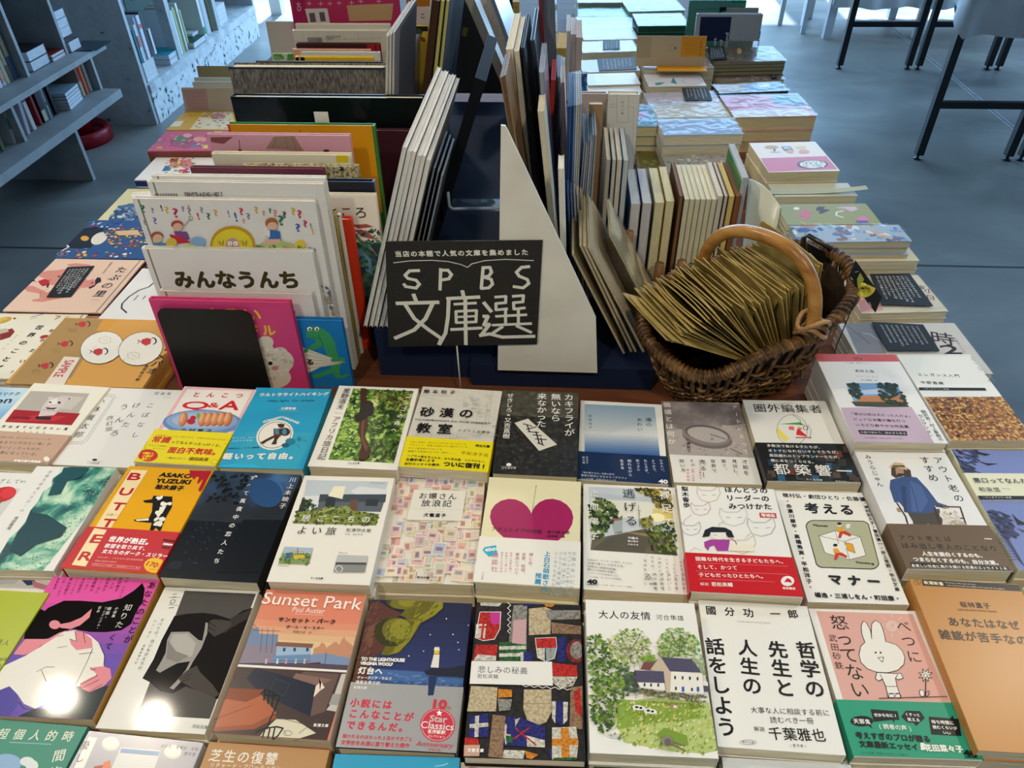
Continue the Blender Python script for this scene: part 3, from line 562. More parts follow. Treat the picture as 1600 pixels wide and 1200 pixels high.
flat('yellow paperback with a red vertical title and a spotted cow', [(200, 727), (331, 734), (249, 900), (97, 889)], .765, .021, 'f0ad12', a_but, band=(.37, 'c9202a', b_but), rough=.2)
def a_night(a):
    a.zm(0, 600); a.R(nmat('night_blue', [(.35, '12161c'), (.5, '1b2330'), (.62, '2e4a6e'), (.75, '4f7fae')], 14, rough=.3, detail=3), 0, 0, 1, .5); a.R('14171c', 0, .5, 1, 1); a.S([1230, 870, 1590, 880, 1530, 1130, 1060, 1130], 60, 2, ['1f2632', '28323f', '222a36'], 3, 2); a.S([1330, 560, 1560, 570, 1480, 760, 1290, 740], 50, 4, ['10130f', '1a1e16'], 4)
    a.V(WHT, 'すべて真夜中の恋人たち', 1590, 565, 1342, 1135, .6, b=.08); a.P('20242b', 1075, 1105, 1150, 1110, 1125, 1165, 1035, 1155)
    a.zm(400, 600); a.E('3d6aa0', 90, 660, 90, 70, .4); a.E('2c4f7c', 60, 680, 110, 90, .4); a.V(WHT, '川上未映子', 238, 580, 160, 785, .8, b=.05); a.P('101216', -80, 850, 190, 850, 60, 1180, -250, 1180); a.P(WHT, -5, 572, 12, 578, 0, 585)
flat('night dark paperback with white vertical title and faint blue glow', [(331, 734), (472, 741), (402, 912), (250, 903)], .764, .018, '14171c', a_night, rough=.22)
def a_house(a):
    a.zm(400, 600); a.P('dfe1dd', 318, 600, 828, 610, 752, 885, 235, 872); a.P('c3cbd0', 318, 600, 828, 610, 800, 690, 300, 700); a.P('26302f', 290, 715, 345, 730, 330, 780, 262, 800); a.S([290, 715, 350, 725, 400, 790, 250, 810], 50, 3, ['1e2a1a', '33442a', '4a5c38'], 3)
    a.P('dcdfe0', 590, 670, 650, 640, 818, 660, 815, 690, 620, 690); a.P('3c4650', 400, 690, 815, 690, 808, 740, 390, 740); a.P('59626b', 395, 735, 800, 740, 780, 800, 380, 790); a.P('2a3138', 440, 710, 500, 712, 490, 775, 430, 770); a.P('6a4a38', 590, 720, 640, 722, 630, 800, 582, 798); a.P('2a3138', 690, 720, 770, 722, 758, 765, 682, 762); a.P('f2eacb', 490, 640, 560, 640, 540, 720, 450, 700)
    a.P('7d8a3a', 260, 800, 520, 780, 770, 815, 752, 885, 235, 872); a.S([260, 800, 520, 780, 770, 815, 752, 885, 235, 872], 170, 2.6, ['5d6b24', '7d8a3a', '9aa552', '3f4a1c', '4a4420'], 5); a.S([400, 770, 580, 760, 590, 810, 400, 815], 60, 3, ['8a9a4a', 'a3ad62', '4e5c28'], 6)
    a.H(WHT, '居ごこちの', 268, 840, 735, 852, .62, b=.1); a.H(INK, 'よい旅', 245, 915, 515, 925, .75); a.H(INK, '松浦弥太郎', 562, 915, 722, 920, .95); a.H('444', '写真 若木信吾', 555, 942, 670, 945, .85); a.H('666', 'With Banner', 712, 620, 805, 624, 1.4)
    a.P('7f9a5a', 180, 1020, 358, 1028, 328, 1130, 140, 1125); a.P('a9bcc8', 180, 1020, 358, 1028, 345, 1065, 170, 1060); a.S([170, 1065, 345, 1065, 328, 1130, 140, 1125], 40, 2.5, ['4a6a2a', '5f7f38', '6f5a2a'], 5); a.P('d8b83a', 235, 1075, 300, 1070, 310, 1090, 240, 1100); a.P('3a5aa0', 190, 1060, 215, 1058, 212, 1095, 188, 1095); a.L('c9a83a', 1, 215, 1055, 300, 1050); a.L('222', .6, 262, 1030, 262, 1070)
    a.P('8a8a86', 512, 1072, 700, 1078, 680, 1180, 485, 1178); a.P('bdbdb8', 512, 1072, 700, 1078, 692, 1120, 500, 1118); a.P('4a4a48', 500, 1118, 692, 1122, 690, 1135, 497, 1132); a.O('e8e8e4', .8, 520, 1160, 22, 20); a.H('555', 'Taiwan', 135, 1138, 205, 1142, 1.5); a.H('555', 'Paris', 520, 1058, 572, 1062, 1.5)
    a.zm(400, 900); a.H(INK, 'ちくま文庫', 342, 17, 420, 20, .9, b=.1)
flat('white paperback with a photo of a low house behind bushes', [(475, 742), (617, 746), (579, 916), (415, 910)], .769, .022, 'eee9dc', a_house)
def a_stamp(a):
    a.zm(400, 600); rng = random.Random(9); cols = ['e3b9ac', 'dca8a0', 'dccfb2', 'cdd2bc', 'e6cdb8', 'bfc5d0', 'd8b0bc', 'e9dcc2', 'e2b09c', 'cabfae', 'e8bdb4', 'dccf9c']
    q = [Face.uv(a.F, *p) for p in ((625, 747), (761, 750), (740, 916), (580, 910))]; W, H = a.F.W, a.F.H; lv = [a.up() for _ in range(6)]
    for i in range(170):
        x, y = rng.uniform(.02, .98)*W, rng.uniform(.03, .99)*H; w, h = rng.uniform(.010, .017), rng.uniform(.010, .015); t = rng.choice((0, 0, 1.57))+rng.uniform(-.12, .12); ct, st = cos(t), sin(t)
        def rc(w, h, l, c, dx=0):
            p = a.clip([(x+(u*w+dx)*ct-v*h*st, y+(u*w+dx)*st+v*h*ct) for u, v in ((-.5, -.5), (.5, -.5), (.5, .5), (-.5, .5))])
            if len(p) > 2: a.mb.poly([a.F.w(u, v, lv[0]+i*1.2e-5+l*.2) for u, v in p], a.M(c))
        rc(w, h, 0, 'eee6d4'); c = rng.choice(cols); rc(w*.86, h*.84, 2e-5, c); rc(w*.3, h*.5, 4e-5, rng.choice(['c08a86', 'a0a0ae', 'bc927a', 'aab08e', 'd09c9a', '97809f']), rng.uniform(-.2, .2)*w)
    a.n = lv[0]+.0024
    a.P('efe9da', 988, 668, 1315, 675, 1287, 865, 940, 858); a.L('c9bda6', .35, 988, 668, 1315, 675, 1287, 865, 940, 858, 988, 668); a.L('d3c8b4', .3, 965, 785, 1298, 795)
    a.H(INK, 'お嬢さん', 1015, 708, 1260, 714, .9, b=.12); a.H(INK, '放浪記', 1030, 754, 1228, 758, .9, b=.12); a.H('b08a7a', 'ojosan horoki', 1075, 805, 1175, 808, 1.2); a.H(INK, '犬養道子', 1045, 828, 1190, 832, .9, b=.2)
    a.zm(400, 900); a.H(INK, '角川文庫', 1005, 18, 1085, 21, .9, b=.1)
flat('pale paperback covered all over in old postage stamps', [(625, 747), (761, 750), (740, 916), (580, 910)], .753, .021, 'ece4d4', a_stamp)
def a_heart(a):
    a.zm(800, 600); c = 'a81f5c'; top = [(-150, 880, 0), (0, 0, 0)]
    pts = []
    for i in range(40):
        t = 2*pi*i/40; x = 16*sin(t)**3; y = 13*cos(t)-5*cos(2*t)-2*cos(3*t)-cos(4*t); pts += [126+x*16.3+(-y)*0.8, 890-y*14.5]
    a.P(c, *pts); a.P('8d1649', 118, 806, 130, 800, 128, 812); a.L('3a2a1a', .45, 126, 806, 138, 720, 151, 638); a.L('3a2a1a', .8, 148, 640, 154, 636)
    a.H(INK, 'アダムとイブの対話', -130, 905, 190, 925, .95, b=.12); a.H(INK, '谷川俊太郎', 218, 925, 362, 930, .95, b=.1); a.H(INK, '和田誠・絵', 220, 952, 332, 955, .9, b=.1)
def b_heart(a):
    a.zm(800, 600); a.V('1f8fb8', '上白石萌歌さん', 222, 1045, 205, 1300, .98, b=.2); a.V('1f8fb8', '推薦', 168, 1180, 160, 1255, .98, b=.2)
    for i, (t, x) in enumerate((('文庫のあいだから', 390), ('谷川さんの声が聞こえて', 362), ('その声はきびしく', 334), ('さらりと導き続ける', 306), ('どこまでもあたたかい', 278))): a.V('7aa0b0', t, x, 1045, x-25, 1330, .75)
    for t, x, y1 in (('男と女、', 120, 1160), ('恋愛、結婚、', 75, 1200), ('家庭について', 35, 1195)): a.V('b06070', t, x, 1055, x-8, y1, .95)
    a.zm(400, 600); a.P('35b0d0', 1415, 1040, 1430, 1020, 1500, 1008, 1510, 1070, 1455, 1080); a.H(WHT, '40th', 1430, 1040, 1502, 1030, 4, b=.3)
    for t, x, y1 in (('自体に感動を願い', 1595, 1180), ('手振りで選んだ', 1566, 1180), ('著者80代の作品', 1538, 1180), ('講談社', 1495, 1180)): a.V('c58a92', t, x, 1050, x-6, y1, .85)
    a.zm(400, 900); a.V('c58a92', '中公文庫', 1420, -25, 1412, 25, .9)
flat('pale yellow paperback with a big magenta heart shaped fruit', [(762, 744), (906, 752), (909, 922), (741, 912)], .767, .024, 'ece2b8', a_heart, band=(.40, 'f0ebdf', b_heart))
def a_ueha(a):
    a.zm(800, 600); a.P('c9cfd3', 477, 642, 988, 660, 1038, 1075, 490, 1038); a.P('e5e2d2', 500, 720, 960, 740, 1010, 860, 485, 820); a.P('dfc878', 880, 780, 1000, 790, 1010, 860, 880, 850); a.E('fdf2c0', 905, 835, 50, 28)
    a.P('6d6450', 500, 970, 700, 930, 830, 905, 1000, 960, 1035, 1072, 490, 1038); a.P('5c564a', 600, 960, 800, 915, 900, 960, 820, 1055, 500, 1035); a.P('9a8350', 700, 925, 1000, 945, 900, 965)
    a.P('6a7a5a', 640, 860, 690, 820, 690, 930, 640, 935); a.P('a8b2b0', 615, 860, 690, 850, 690, 920, 640, 930); a.P('a06a52', 605, 862, 640, 825, 690, 850)
    a.S([480, 760, 540, 710, 610, 740, 670, 800, 640, 850, 560, 960, 500, 970], 230, 3.4, ['2a3a1c', '3f5428', '5a7034', '7d8f48', '1c2a14'], 4); a.S([770, 655, 985, 660, 1005, 790, 900, 770, 870, 710, 800, 680], 170, 3.2, ['3a3a18', '5a5620', '8a7a30', 'c2a848', '2c2c14'], 5); a.S([820, 900, 1010, 860, 1035, 1070, 880, 1050, 850, 960], 130, 3, ['3a4a1c', '56662a', '7a8a3a', '2a3416'], 6); a.S([805, 850, 870, 830, 880, 895, 810, 905], 40, 3, ['6a7028', 'a89a40', '4a5020'], 7)
    for y in (690, 700, 712): a.L('8a8f92', .2, 500, y, 980, y+40)
    a.L('5a5a58', .5, 788, 760, 798, 900); a.L('5a5a58', .35, 772, 792, 808, 798)
    a.V(WHT, '上間陽子', 515, 645, 512, 1005, .5, b=.12); a.V(INK, '逃げる', 725, 650, 748, 905, .75); a.V('f4ecd8', '裸足で', 948, 660, 985, 915, .68, b=.12)
    for i, t in enumerate(('沖縄の', '夜の街の', '少女たち')): a.H(WHT, t, 722, 968+20*i, 790, 972+20*i, .95, b=.08)
    for i, t in enumerate(('打越正行『ヤンキーと地元』とともに', '沖縄の暮らし力を伝える、', '比類ない調査の記録。', '累計5万部超の名著に、', '15000字の文庫版あとがき')): a.H('3a3836', t, 472, 1105+20*i, 755-40*(i > 0)-50*(i > 1), 1128+20*i, .9)
    for i in range(6): a.V('3a3836', 'それは、うしいでもの本にたちは、私はを選んで'[i*3:i*3+4]+'ごとく', 1052-44*i, 1110-8*i, 1072-48*i, 1270, .6)
    a.zm(800, 900); a.H('3a3836', '「十年後」もくわえた決定版。', 475, 12, 695, 28, .9); a.H(INK, '40', 470, 42, 530, 44, 5, b=.5); a.L(INK, .6, 470, 60, 532, 62); a.H('3a3836', 'ちくま文庫 定価968円(10%税込)', 540, 62, 765, 78, .9)
    for i in range(6): a.V('3a3836', ('かわいそ', '「たくま', 'ない、こ', 'する女性', '先で最善', 'る。')[i], 1068-44*i, -15, 1072-44*i, 100, .75)
flat('white paperback with a sunset village road photo and wide white margin', [(909, 755), (1054, 761), (1079, 931), (912, 922)], .757, .020, 'eeeae0', a_ueha)
def a_lead(a):
    a.zm(800, 600); a.V(INK, '梨木香歩', 1078, 640, 1092, 775, .95, b=.3); a.H(INK, 'ほんとうの', 1325, 660, 1600, 668, .95, b=.3); a.H(INK, 'リーダーの', 1335, 712, 1610, 718, .95, b=.3); a.H(INK, 'みつけかた', 1350, 765, 1625, 768, .95, b=.3)
    a.P('c9303a', 1545, 805, 1650, 808, 1655, 840, 1550, 835); a.H(WHT, '増補版', 1555, 820, 1645, 825, .95, b=.15)
    def cat(c, x, y, s):
        a.L(c, .55, *[v for p in ((-75, -15), (-72, -50), (-45, -28), (20, -28), (60, -55), (72, -10), (50, 30), (0, 45), (-50, 30), (-75, -15)) for v in (x+p[0]*s, y+p[1]*s)]); a.L('8a8a86', .5, x-40*s, y-2, x-18*s, y+2); a.L('8a8a86', .5, x+20*s, y+2, x+42*s, y-2)
    cat('c2ae6a', 1230, 695, 1.0); cat('c9929a', 1180, 785, .85); cat('b9b7b2', 1385, 835, 1.2); cat('8f9094', 1120, 910, .85); cat('9a9a96', 1560, 900, 1.2); cat('c9b45a', 1440, 1010, 1.15)
    a.L('c9929a', .5, 1070, 880, 1080, 850, 1120, 820); a.L('b9b7b2', .5, 1290, 890, 1300, 870, 1330, 860); a.L('b9b7b2', .5, 1455, 970, 1470, 950, 1500, 930)
    a.P('1c2326', 1190, 960, 1205, 915, 1250, 895, 1330, 900, 1370, 920, 1388, 962, 1350, 960, 1330, 935, 1245, 930, 1230, 955); a.P('f0e7dc', 1240, 930, 1335, 930, 1340, 965, 1290, 978, 1240, 962); a.P('a8409a', 1200, 990, 1240, 975, 1360, 975, 1350, 1045, 1280, 1045, 1262, 1010, 1235, 1020, 1225, 1045, 1205, 1020); a.L('555', .5, 1255, 945, 1280, 950)
    a.L('a33a7a', .8, 1365, 970, 1395, 985, 1405, 1010); a.P('efe6cf', 1360, 1000, 1420, 1010, 1500, 1000, 1520, 1050, 1350, 1045); a.L('c9b45a', .5, 1110, 1050, 1140, 1025, 1185, 1045)
def b_lead(a):
    a.zm(800, 600); a.H(WHT, '困難な時代を生きる子どもたちへ、', 1145, 1092, 1715, 1112, .95, b=.12); a.H(WHT, 'そして、かつて', 1155, 1143, 1410, 1150, .95, b=.12); a.H(WHT, '子どもだったひとたちへ。', 1165, 1192, 1590, 1205, .95, b=.12)
    for y in (1118, 1168): a.L('f0a0a0', .25, 1150, y, 1725, y+22)
    a.zm(800, 900); a.L('f0a0a0', .25, 1170, 18, 1640, 38); a.H(WHT, '解説', 1175, 50, 1230, 52, .95); a.H(WHT, '若松英輔', 1245, 52, 1380, 56, .98, b=.12); a.zm(1200, 900); a.E(WHT, 122, 32, 42, 32); a.P('c9202a', 100, 40, 118, 15, 140, 22, 150, 45, 125, 38); a.H(WHT, '岩波書店', 90, 76, 172, 80, .95, b=.12)
flat('white paperback with outlined cats around a girl in purple', [(1057, 757), (1212, 764), (1253, 935), (1077, 927)], .770, .017, 'efece4', a_lead, band=(.335, 'c9141e', b_lead))
def a_kang(a):
    a.zm(1200, 600); a.H(INK, '穂村弘・劇団ひとり・佐藤優', 90, 695, 610, 722, .95, b=.2); a.H(INK, '考える', 220, 775, 545, 790, .85, b=.7)
    p = []
    for cx, cy, t0 in ((285, 890, pi), (585, 895, 1.5*pi), (645, 1120, 0), (345, 1110, .5*pi)):
        for i in range(6): t = t0+i*pi/10; p += [cx+50*cos(t), cy+40*sin(t)]
    a.P(INK, *[q for q in p]); p2 = []
    for cx, cy, t0 in ((287, 891, pi), (583, 896, 1.5*pi), (643, 1118, 0), (347, 1108, .5*pi)):
        for i in range(6): t = t0+i*pi/10; p2 += [cx+46*cos(t), cy+36*sin(t)]
    a.P('b3b493', *p2); a.H(INK, 'Manner', 285, 883, 375, 888, 3.2, b=.2); a.H(INK, 'Thinking', 548, 1118, 662, 1125, 3.4, b=.2)
    a.P('efece2', 318, 950, 420, 918, 575, 955, 612, 1072, 510, 1100, 355, 1055); a.L(INK, .5, 318, 950, 420, 918, 575, 955, 612, 1072, 510, 1100, 355, 1055, 318, 950, 475, 985, 575, 955); a.L(INK, .5, 475, 985, 510, 1100); a.L(INK, .4, 420, 918, 440, 1000); a.P('e8a21e', 482, 990, 528, 1002, 545, 1058, 498, 1042); a.L(INK, .4, 482, 990, 528, 1002, 545, 1058, 498, 1042, 482, 990)
    for x, y in ((445, 880), (420, 1015)):
        a.E('efe0c8', x, y, 14, 14); a.E(INK, x, y-6, 14, 9); a.P('e8a21e', x-15, y+18, x+15, y+15, x+35, y+45, x-5, y+50); a.P('c9392a', x-5, y+45, x+40, y+40, x+75, y+62, x+70, y+75, x+30, y+60); a.P('c9392a', x, y+50, x+25, y+50, x+10, y+85, x-8, y+85); a.P('efece2', x+40, y, x+70, y-5, x+65, y+20, x+45, y+25)
    a.V(INK, '・赤瀬川原平・高橋秀実・平松洋子・', 118, 720, 270, 1290, .85, b=.2); a.V(INK, '・津村記久子・鷲田清一・井上荒野・中公文庫', 600, 735, 812, 1300, .85, b=.12)
    a.zm(1200, 900); a.H(INK, 'マナー', 360, 22, 720, 40, .7, b=.9); a.H(INK, '楊逸・三浦しをん・町田康・', 290, 120, 830, 145, .95, b=.25)
flat('white paperback with a sage green panel of people on a cube', [(1210, 765), (1351, 770), (1418, 945), (1260, 943)], .756, .015, 'efece3', a_kang)
def a_outo(a):
    a.zm(1200, 600); a.V(INK, 'みうらじゅん', 618, 440, 705, 645, .85, b=.1); a.V(INK, 'アウト老の', 1050, 450, 1208, 745, .78, b=.1); a.V(INK, 'すすめ', 968, 450, 1045, 615, .85, b=.1)
    a.P('4a4234', 870, 800, 1070, 780, 1110, 925, 1010, 925, 1000, 870, 985, 925, 915, 925, 905, 860); a.P('39507f', 765, 600, 860, 575, 930, 585, 1000, 660, 1060, 740, 1120, 760, 1110, 782, 1040, 760, 1060, 800, 960, 812, 870, 800, 820, 740, 790, 740, 760, 650); a.P('2c4068', 830, 640, 850, 800, 870, 805, 860, 640); a.P('4a6294', 880, 600, 960, 640, 1000, 730, 960, 800, 900, 800, 890, 700); a.L('1f2f50', .6, 880, 600, 915, 700, 940, 800)
    a.P('4a382c', 770, 520, 850, 515, 890, 540, 898, 585, 840, 575, 800, 590, 770, 570); a.P('b08a6c', 795, 525, 845, 525, 850, 560, 825, 580, 800, 565); a.P('3a2c24', 805, 560, 850, 560, 835, 582, 815, 580); a.P('cdb48a', 752, 522, 790, 490, 840, 495, 868, 530, 870, 540, 800, 520); a.P('5a4a30', 780, 508, 850, 510, 858, 522, 775, 518)
    a.P('b08a6c', 800, 775, 830, 775, 845, 800, 810, 800); a.L('1a1614', 1.6, 805, 745, 860, 830, 880, 900, 915, 935); a.P('b08a6c', 1090, 760, 1140, 765, 1130, 780, 1095, 778)
    a.L('4a2418', 1.6, 1040, 770, 1090, 925); a.L('4a2418', 1.6, 1050, 765, 1200, 770, 1240, 890, 1265, 935); a.L('4a2418', 1.2, 1080, 830, 1220, 840)
    a.E('dcd2c4', 1150, 870, 62, 50); a.E('e8e0d4', 1125, 815, 55, 36); a.P('e8e0d4', 1080, 795, 1095, 785, 1110, 800); a.P('e8e0d4', 1145, 785, 1165, 785, 1160, 810); a.E('2a2220', 1110, 812, 7, 6); a.E('2a2220', 1140, 812, 7, 6); a.E('2a2220', 1128, 826, 8, 6); a.E('b8a892', 1190, 885, 60, 30, .3); a.S([1085, 790, 1170, 790, 1220, 900, 1110, 910], 50, 2, ['f4efe6', 'd3c7b6', 'c2b5a2'], 3, 2.5)
def b_outo(a):
    a.zm(1200, 600); a.H(INK, 'アウト老とは', 810, 960, 1150, 970, .8, b=.1); a.H(INK, 'はみ出し老人のことなり', 830, 1008, 1435, 1030, .88, b=.1); a.H(WHT, '人生を面白くするのも、', 960, 1060, 1360, 1075, .98, b=.25); a.H(WHT, 'つまらなくするのも、自分次第。', 905, 1095, 1460, 1120, .98, b=.25); a.P('1b1816', 888, 1115, 1500, 1145, 1508, 1165, 892, 1140); a.H(WHT, '息苦しい社会に風穴を開ける怒濤のエッセイ95本', 895, 1135, 1495, 1155, .95, b=.08); a.H(WHT, '文藝春秋', 1350, 968, 1400, 970, .9, b=.1)
flat('tall paperback of a bearded man in blue beside a dog', [(1334, 704), (1480, 706), (1583, 895), (1417, 891)], .770, .019, 'ebe8e2', a_outo, band=(.345, '6b553c', b_outo), spine='L', jit=.003)
def a_waru(a):
    a.zm(1200, 600)
    def eye(y0, y1, x0, dx):
        a.P('7f8fc0', *y0); 
    a.P('7a88bd', 1140, 402, 1640, 405, 1725, 560, 1225, 556); a.P('7a88bd', 1310, 728, 1760, 730, 2000, 1175, 1560, 1170)
    for i in range(14): a.L(INK, .5, 1150+i*5, 405+i*11, 1185+i*9, 470+i*6, 1215+i*9, 556)
    a.P(INK, 1280, 405, 1330, 430, 1390, 440, 1360, 450, 1300, 435); a.P(INK, 1310, 480, 1360, 495, 1440, 500, 1370, 510); a.S([1180, 405, 1290, 405, 1310, 470, 1290, 550, 1225, 550], 60, 2.5, ['22243a', '3a4066'], 4, 3, -.6)
    for i in range(14): a.L(INK, .5, 1370+i*6, 795+i*24, 1430+i*10, 890+i*16, 1500+i*8, 960+i*14)
    a.S([1380, 800, 1480, 800, 1560, 960, 1480, 960], 60, 2.5, ['22243a', '3a4066'], 5, 3, -.6); a.P(INK, 1520, 810, 1560, 850, 1620, 880, 1560, 880); a.P(INK, 1550, 900, 1620, 930, 1590, 925)
    a.H(INK, '悪口ってなんだろう', 1280, 605, 1720, 612, .95, b=.1); a.H(INK, '和泉悠', 1315, 662, 1450, 664, .95); a.H('666', 'Izumi Yu', 1460, 656, 1510, 658, 1.6); a.P('16161c', 1298, 702, 1660, 704, 1672, 726, 1308, 726); a.H(WHT, '―ちくまプリマー新書', 1340, 712, 1520, 714, .9)
flat('pale yellow paperback with blue engraved eyes at the right table edge', [(1485, 700), (1627, 705), (1742, 895), (1590, 893)], .765, .016, 'e8e4c4', a_waru, spine='L')
# --- row 3
def a_peek(a):
    a.zm(0, 900); a.P('3a4a7a', 130, 20, 200, 15, 240, 50, 170, 60); a.P('d88aa0', 200, 30, 300, 60, 280, 90, 210, 70); a.P('c9cbd4', 0, 10, 120, 25, 90, 50, -20, 50)
flat('white picture cover peeking out behind the lime green paperback', [(-60, 880), (92, 880), (77, 935), (-100, 930)], .742, .012, 'e3e1de', a_peek, H=.06)
def a_lime(a): a.zm(0, 900); a.H(INK, '小林賢人', -120, 405, 62, 420, .9); a.H(INK, 'あのひと', -60, 525, 48, 520, .9, b=.2); a.H(INK, '生きる', -80, 555, 15, 562, .9)
flat('lime green paperback at the left edge of the front row', [(-72, 917), (77, 925), (-62, 1148), (-235, 1136)], .757, .015, 'a8b400', a_lime, rough=.3)
SK = 'e8929a'
def a_pur(a):
    a.zm(0, 900); n = 14
    for i in range(n):
        t = i/(n-1); c0, c1 = ((232, 92, 168), (118, 92, 178)); k = min(1, max(0, (t-.15)/.45)); c = '%02x%02x%02x' % tuple(int(c0[j]+(c1[j]-c0[j])*k) for j in range(3)); a.R(c, 0, i/n, 1, (i+1)/n)
    a.P('16110f', 890, 45, 905, 80, 895, 150, 850, 230, 820, 300, 760, 340, 660, 352, 560, 350, 440, 330, 380, 370, 280, 395, 150, 395, 165, 310, 240, 260, 300, 200, 400, 155, 500, 155, 640, 165, 760, 140, 840, 90)
    a.E('16110f', 240, 245, 55, 38); a.P(SK, 575, 205, 560, 260, 500, 310, 440, 332, 380, 325, 360, 305, 440, 290, 510, 260)
    a.P(SK, 160, 395, 300, 395, 372, 355, 420, 340, 380, 370, 330, 410, 250, 440, 210, 480, 150, 495, 85, 490, 120, 440); a.E(SK, 343, 305, 35, 28)
    a.P('efe9dc', 0, 600, 30, 560, 160, 500, 260, 440, 400, 350, 470, 340, 560, 370, 620, 420, 655, 500, 650, 570, 580, 640, 500, 690, 450, 740, 340, 780, 220, 830, 150, 800, 110, 740, 40, 740, -10, 690)
    a.P('efe9dc', 20, 580, 120, 570, 130, 740, 40, 760, -40, 740); a.P('5f57a0', -40, 730, 60, 690, 110, 740, 115, 800, 60, 880, -60, 880)
    a.P('34403f', 480, 690, 700, 685, 590, 900, 340, 890, 360, 820, 420, 760); a.P('34403f', 220, 830, 345, 830, 360, 890, 110, 878)
    a.P(SK, 470, 345, 520, 350, 575, 395, 580, 450, 480, 465, 445, 430, 435, 395, 480, 410); a.P(SK, 565, 575, 640, 565, 690, 580, 698, 640, 650, 690, 560, 728, 510, 705, 500, 675, 560, 640, 610, 620)
    for q in ((470, 345, 480, 410, 435, 395), (520, 350, 535, 420), (360, 380, 400, 370), (360, 450, 420, 440), (580, 455, 540, 550, 470, 690), (230, 600, 290, 570, 340, 570), (290, 660, 260, 590), (495, 490, 580, 480), (505, 680, 610, 625), (510, 705, 620, 650), (550, 728, 640, 680), (565, 575, 575, 590, 600, 585), (620, 420, 655, 500, 650, 560), (120, 790, 150, 830, 220, 840)): a.L(INK, .45, *q)
    for i, (t, y1) in enumerate((('チョ・ナムジュ', 130), ('松田青子', 95), ('デュナ', 80), ('西加奈子', 95), ('ハン・ガン', 105), ('深緑野分', 95), ('イ・ラン', 85), ('小山田浩子', 105), ('パクミンギュ', 110), ('高山羽根子', 115), ('パク・ソルメ', 120), ('星野智幸', 80))): a.V('3a1020', t, 800-39*i, 8+i*.5, 800-39*i-y1*.4, 8+y1, .8)
    a.V(INK, 'あなたのことが', 960, 35, 790, 430, .85, b=.08); a.V(WHT, '知りた', 815, 175, 735, 335, .85); a.V(INK, 'くて', 715, 360, 670, 470, .85)
    for t, x, y0, y1 in (('小説集', 735, 195, 265), ('韓国・', 690, 195, 275), ('フェミニズム・', 665, 195, 340), ('日本', 630, 190, 235)): a.V(WHT, t, x, y0, x-(y1-y0)*.4, y1, .85)
def spine_pur(a): pass
flat('pink and violet paperback with a drawn woman with long black hair', [(94, 900), (252, 905), (145, 1126), (-66, 1118)], .755, .022, 'e86ab0', a_pur, rough=.1, spinec='b98a3a')
def a_shi(a):
    a.zm(0, 900); a.P('57534f', 1155, 92, 1600, 112, 1310, 893, 860, 865); 
    a.P('24201e', 1090, 250, 1180, 235, 1270, 230, 1350, 240, 1440, 270, 1520, 215, 1590, 195, 1430, 640, 1360, 770, 1250, 720, 1160, 690, 1080, 735, 1000, 720, 930, 660, 890, 640, 960, 520, 1010, 400)
    a.P('3f3a37', 1440, 265, 1570, 205, 1590, 200, 1560, 260, 1450, 320, 1400, 360); a.P('4d4743', 1310, 280, 1340, 270, 1430, 280, 1450, 300, 1400, 350, 1340, 380, 1300, 345)
    a.P('a39d95', 1070, 350, 1180, 348, 1240, 400, 1265, 405, 1280, 330, 1285, 290, 1300, 295, 1295, 360, 1260, 450, 1210, 530, 1110, 545, 1060, 570, 1000, 605, 975, 590, 1010, 530, 1035, 480, 1045, 400); a.P('b9b3aa', 1080, 365, 1170, 362, 1225, 420, 1200, 500, 1060, 530, 1050, 450); a.P('8d8780', 1050, 400, 1100, 470, 1180, 500, 1110, 540, 1040, 520)
    a.P('a39d95', 1200, 510, 1215, 520, 1150, 640, 1085, 710, 1060, 700, 1100, 660, 1160, 590); a.P('524b46', 1170, 590, 1230, 560, 1250, 600, 1330, 680, 1370, 740, 1340, 760, 1200, 700, 1130, 660, 1110, 640)
    for q in ((1310, 290, 1350, 320), (1305, 320, 1345, 345), (1150, 640, 1200, 610), (1130, 665, 1190, 640)): a.L('1c1917', .5, *q)
    a.S([1155, 92, 1600, 112, 1500, 330, 1100, 240], 60, .7, ['67625d', '4c4844'], 3, 1.2)
    a.V(INK, '二〇一', 1095, 105, 1065, 220, .8); a.L(INK, .3, 1055, 135, 1130, 135); a.L(INK, .3, 1055, 180, 1115, 185); a.V(INK, 'すべての、白いものたちの', 1020, 265, 870, 590, .85); a.V(INK, 'ハン・ガン', 975, 272, 920, 390, .8); a.V('444', '斎藤真理子訳', 905, 428, 845, 555, .7); a.H(INK, '河出文庫', 1200, 940, 1300, 948, .95)
flat('white paperback with a grey photo of hands holding a cloth', [(255, 916), (400, 922), (327, 1150), (150, 1139)], .749, .014, 'ece9df', a_shi, rough=.1)
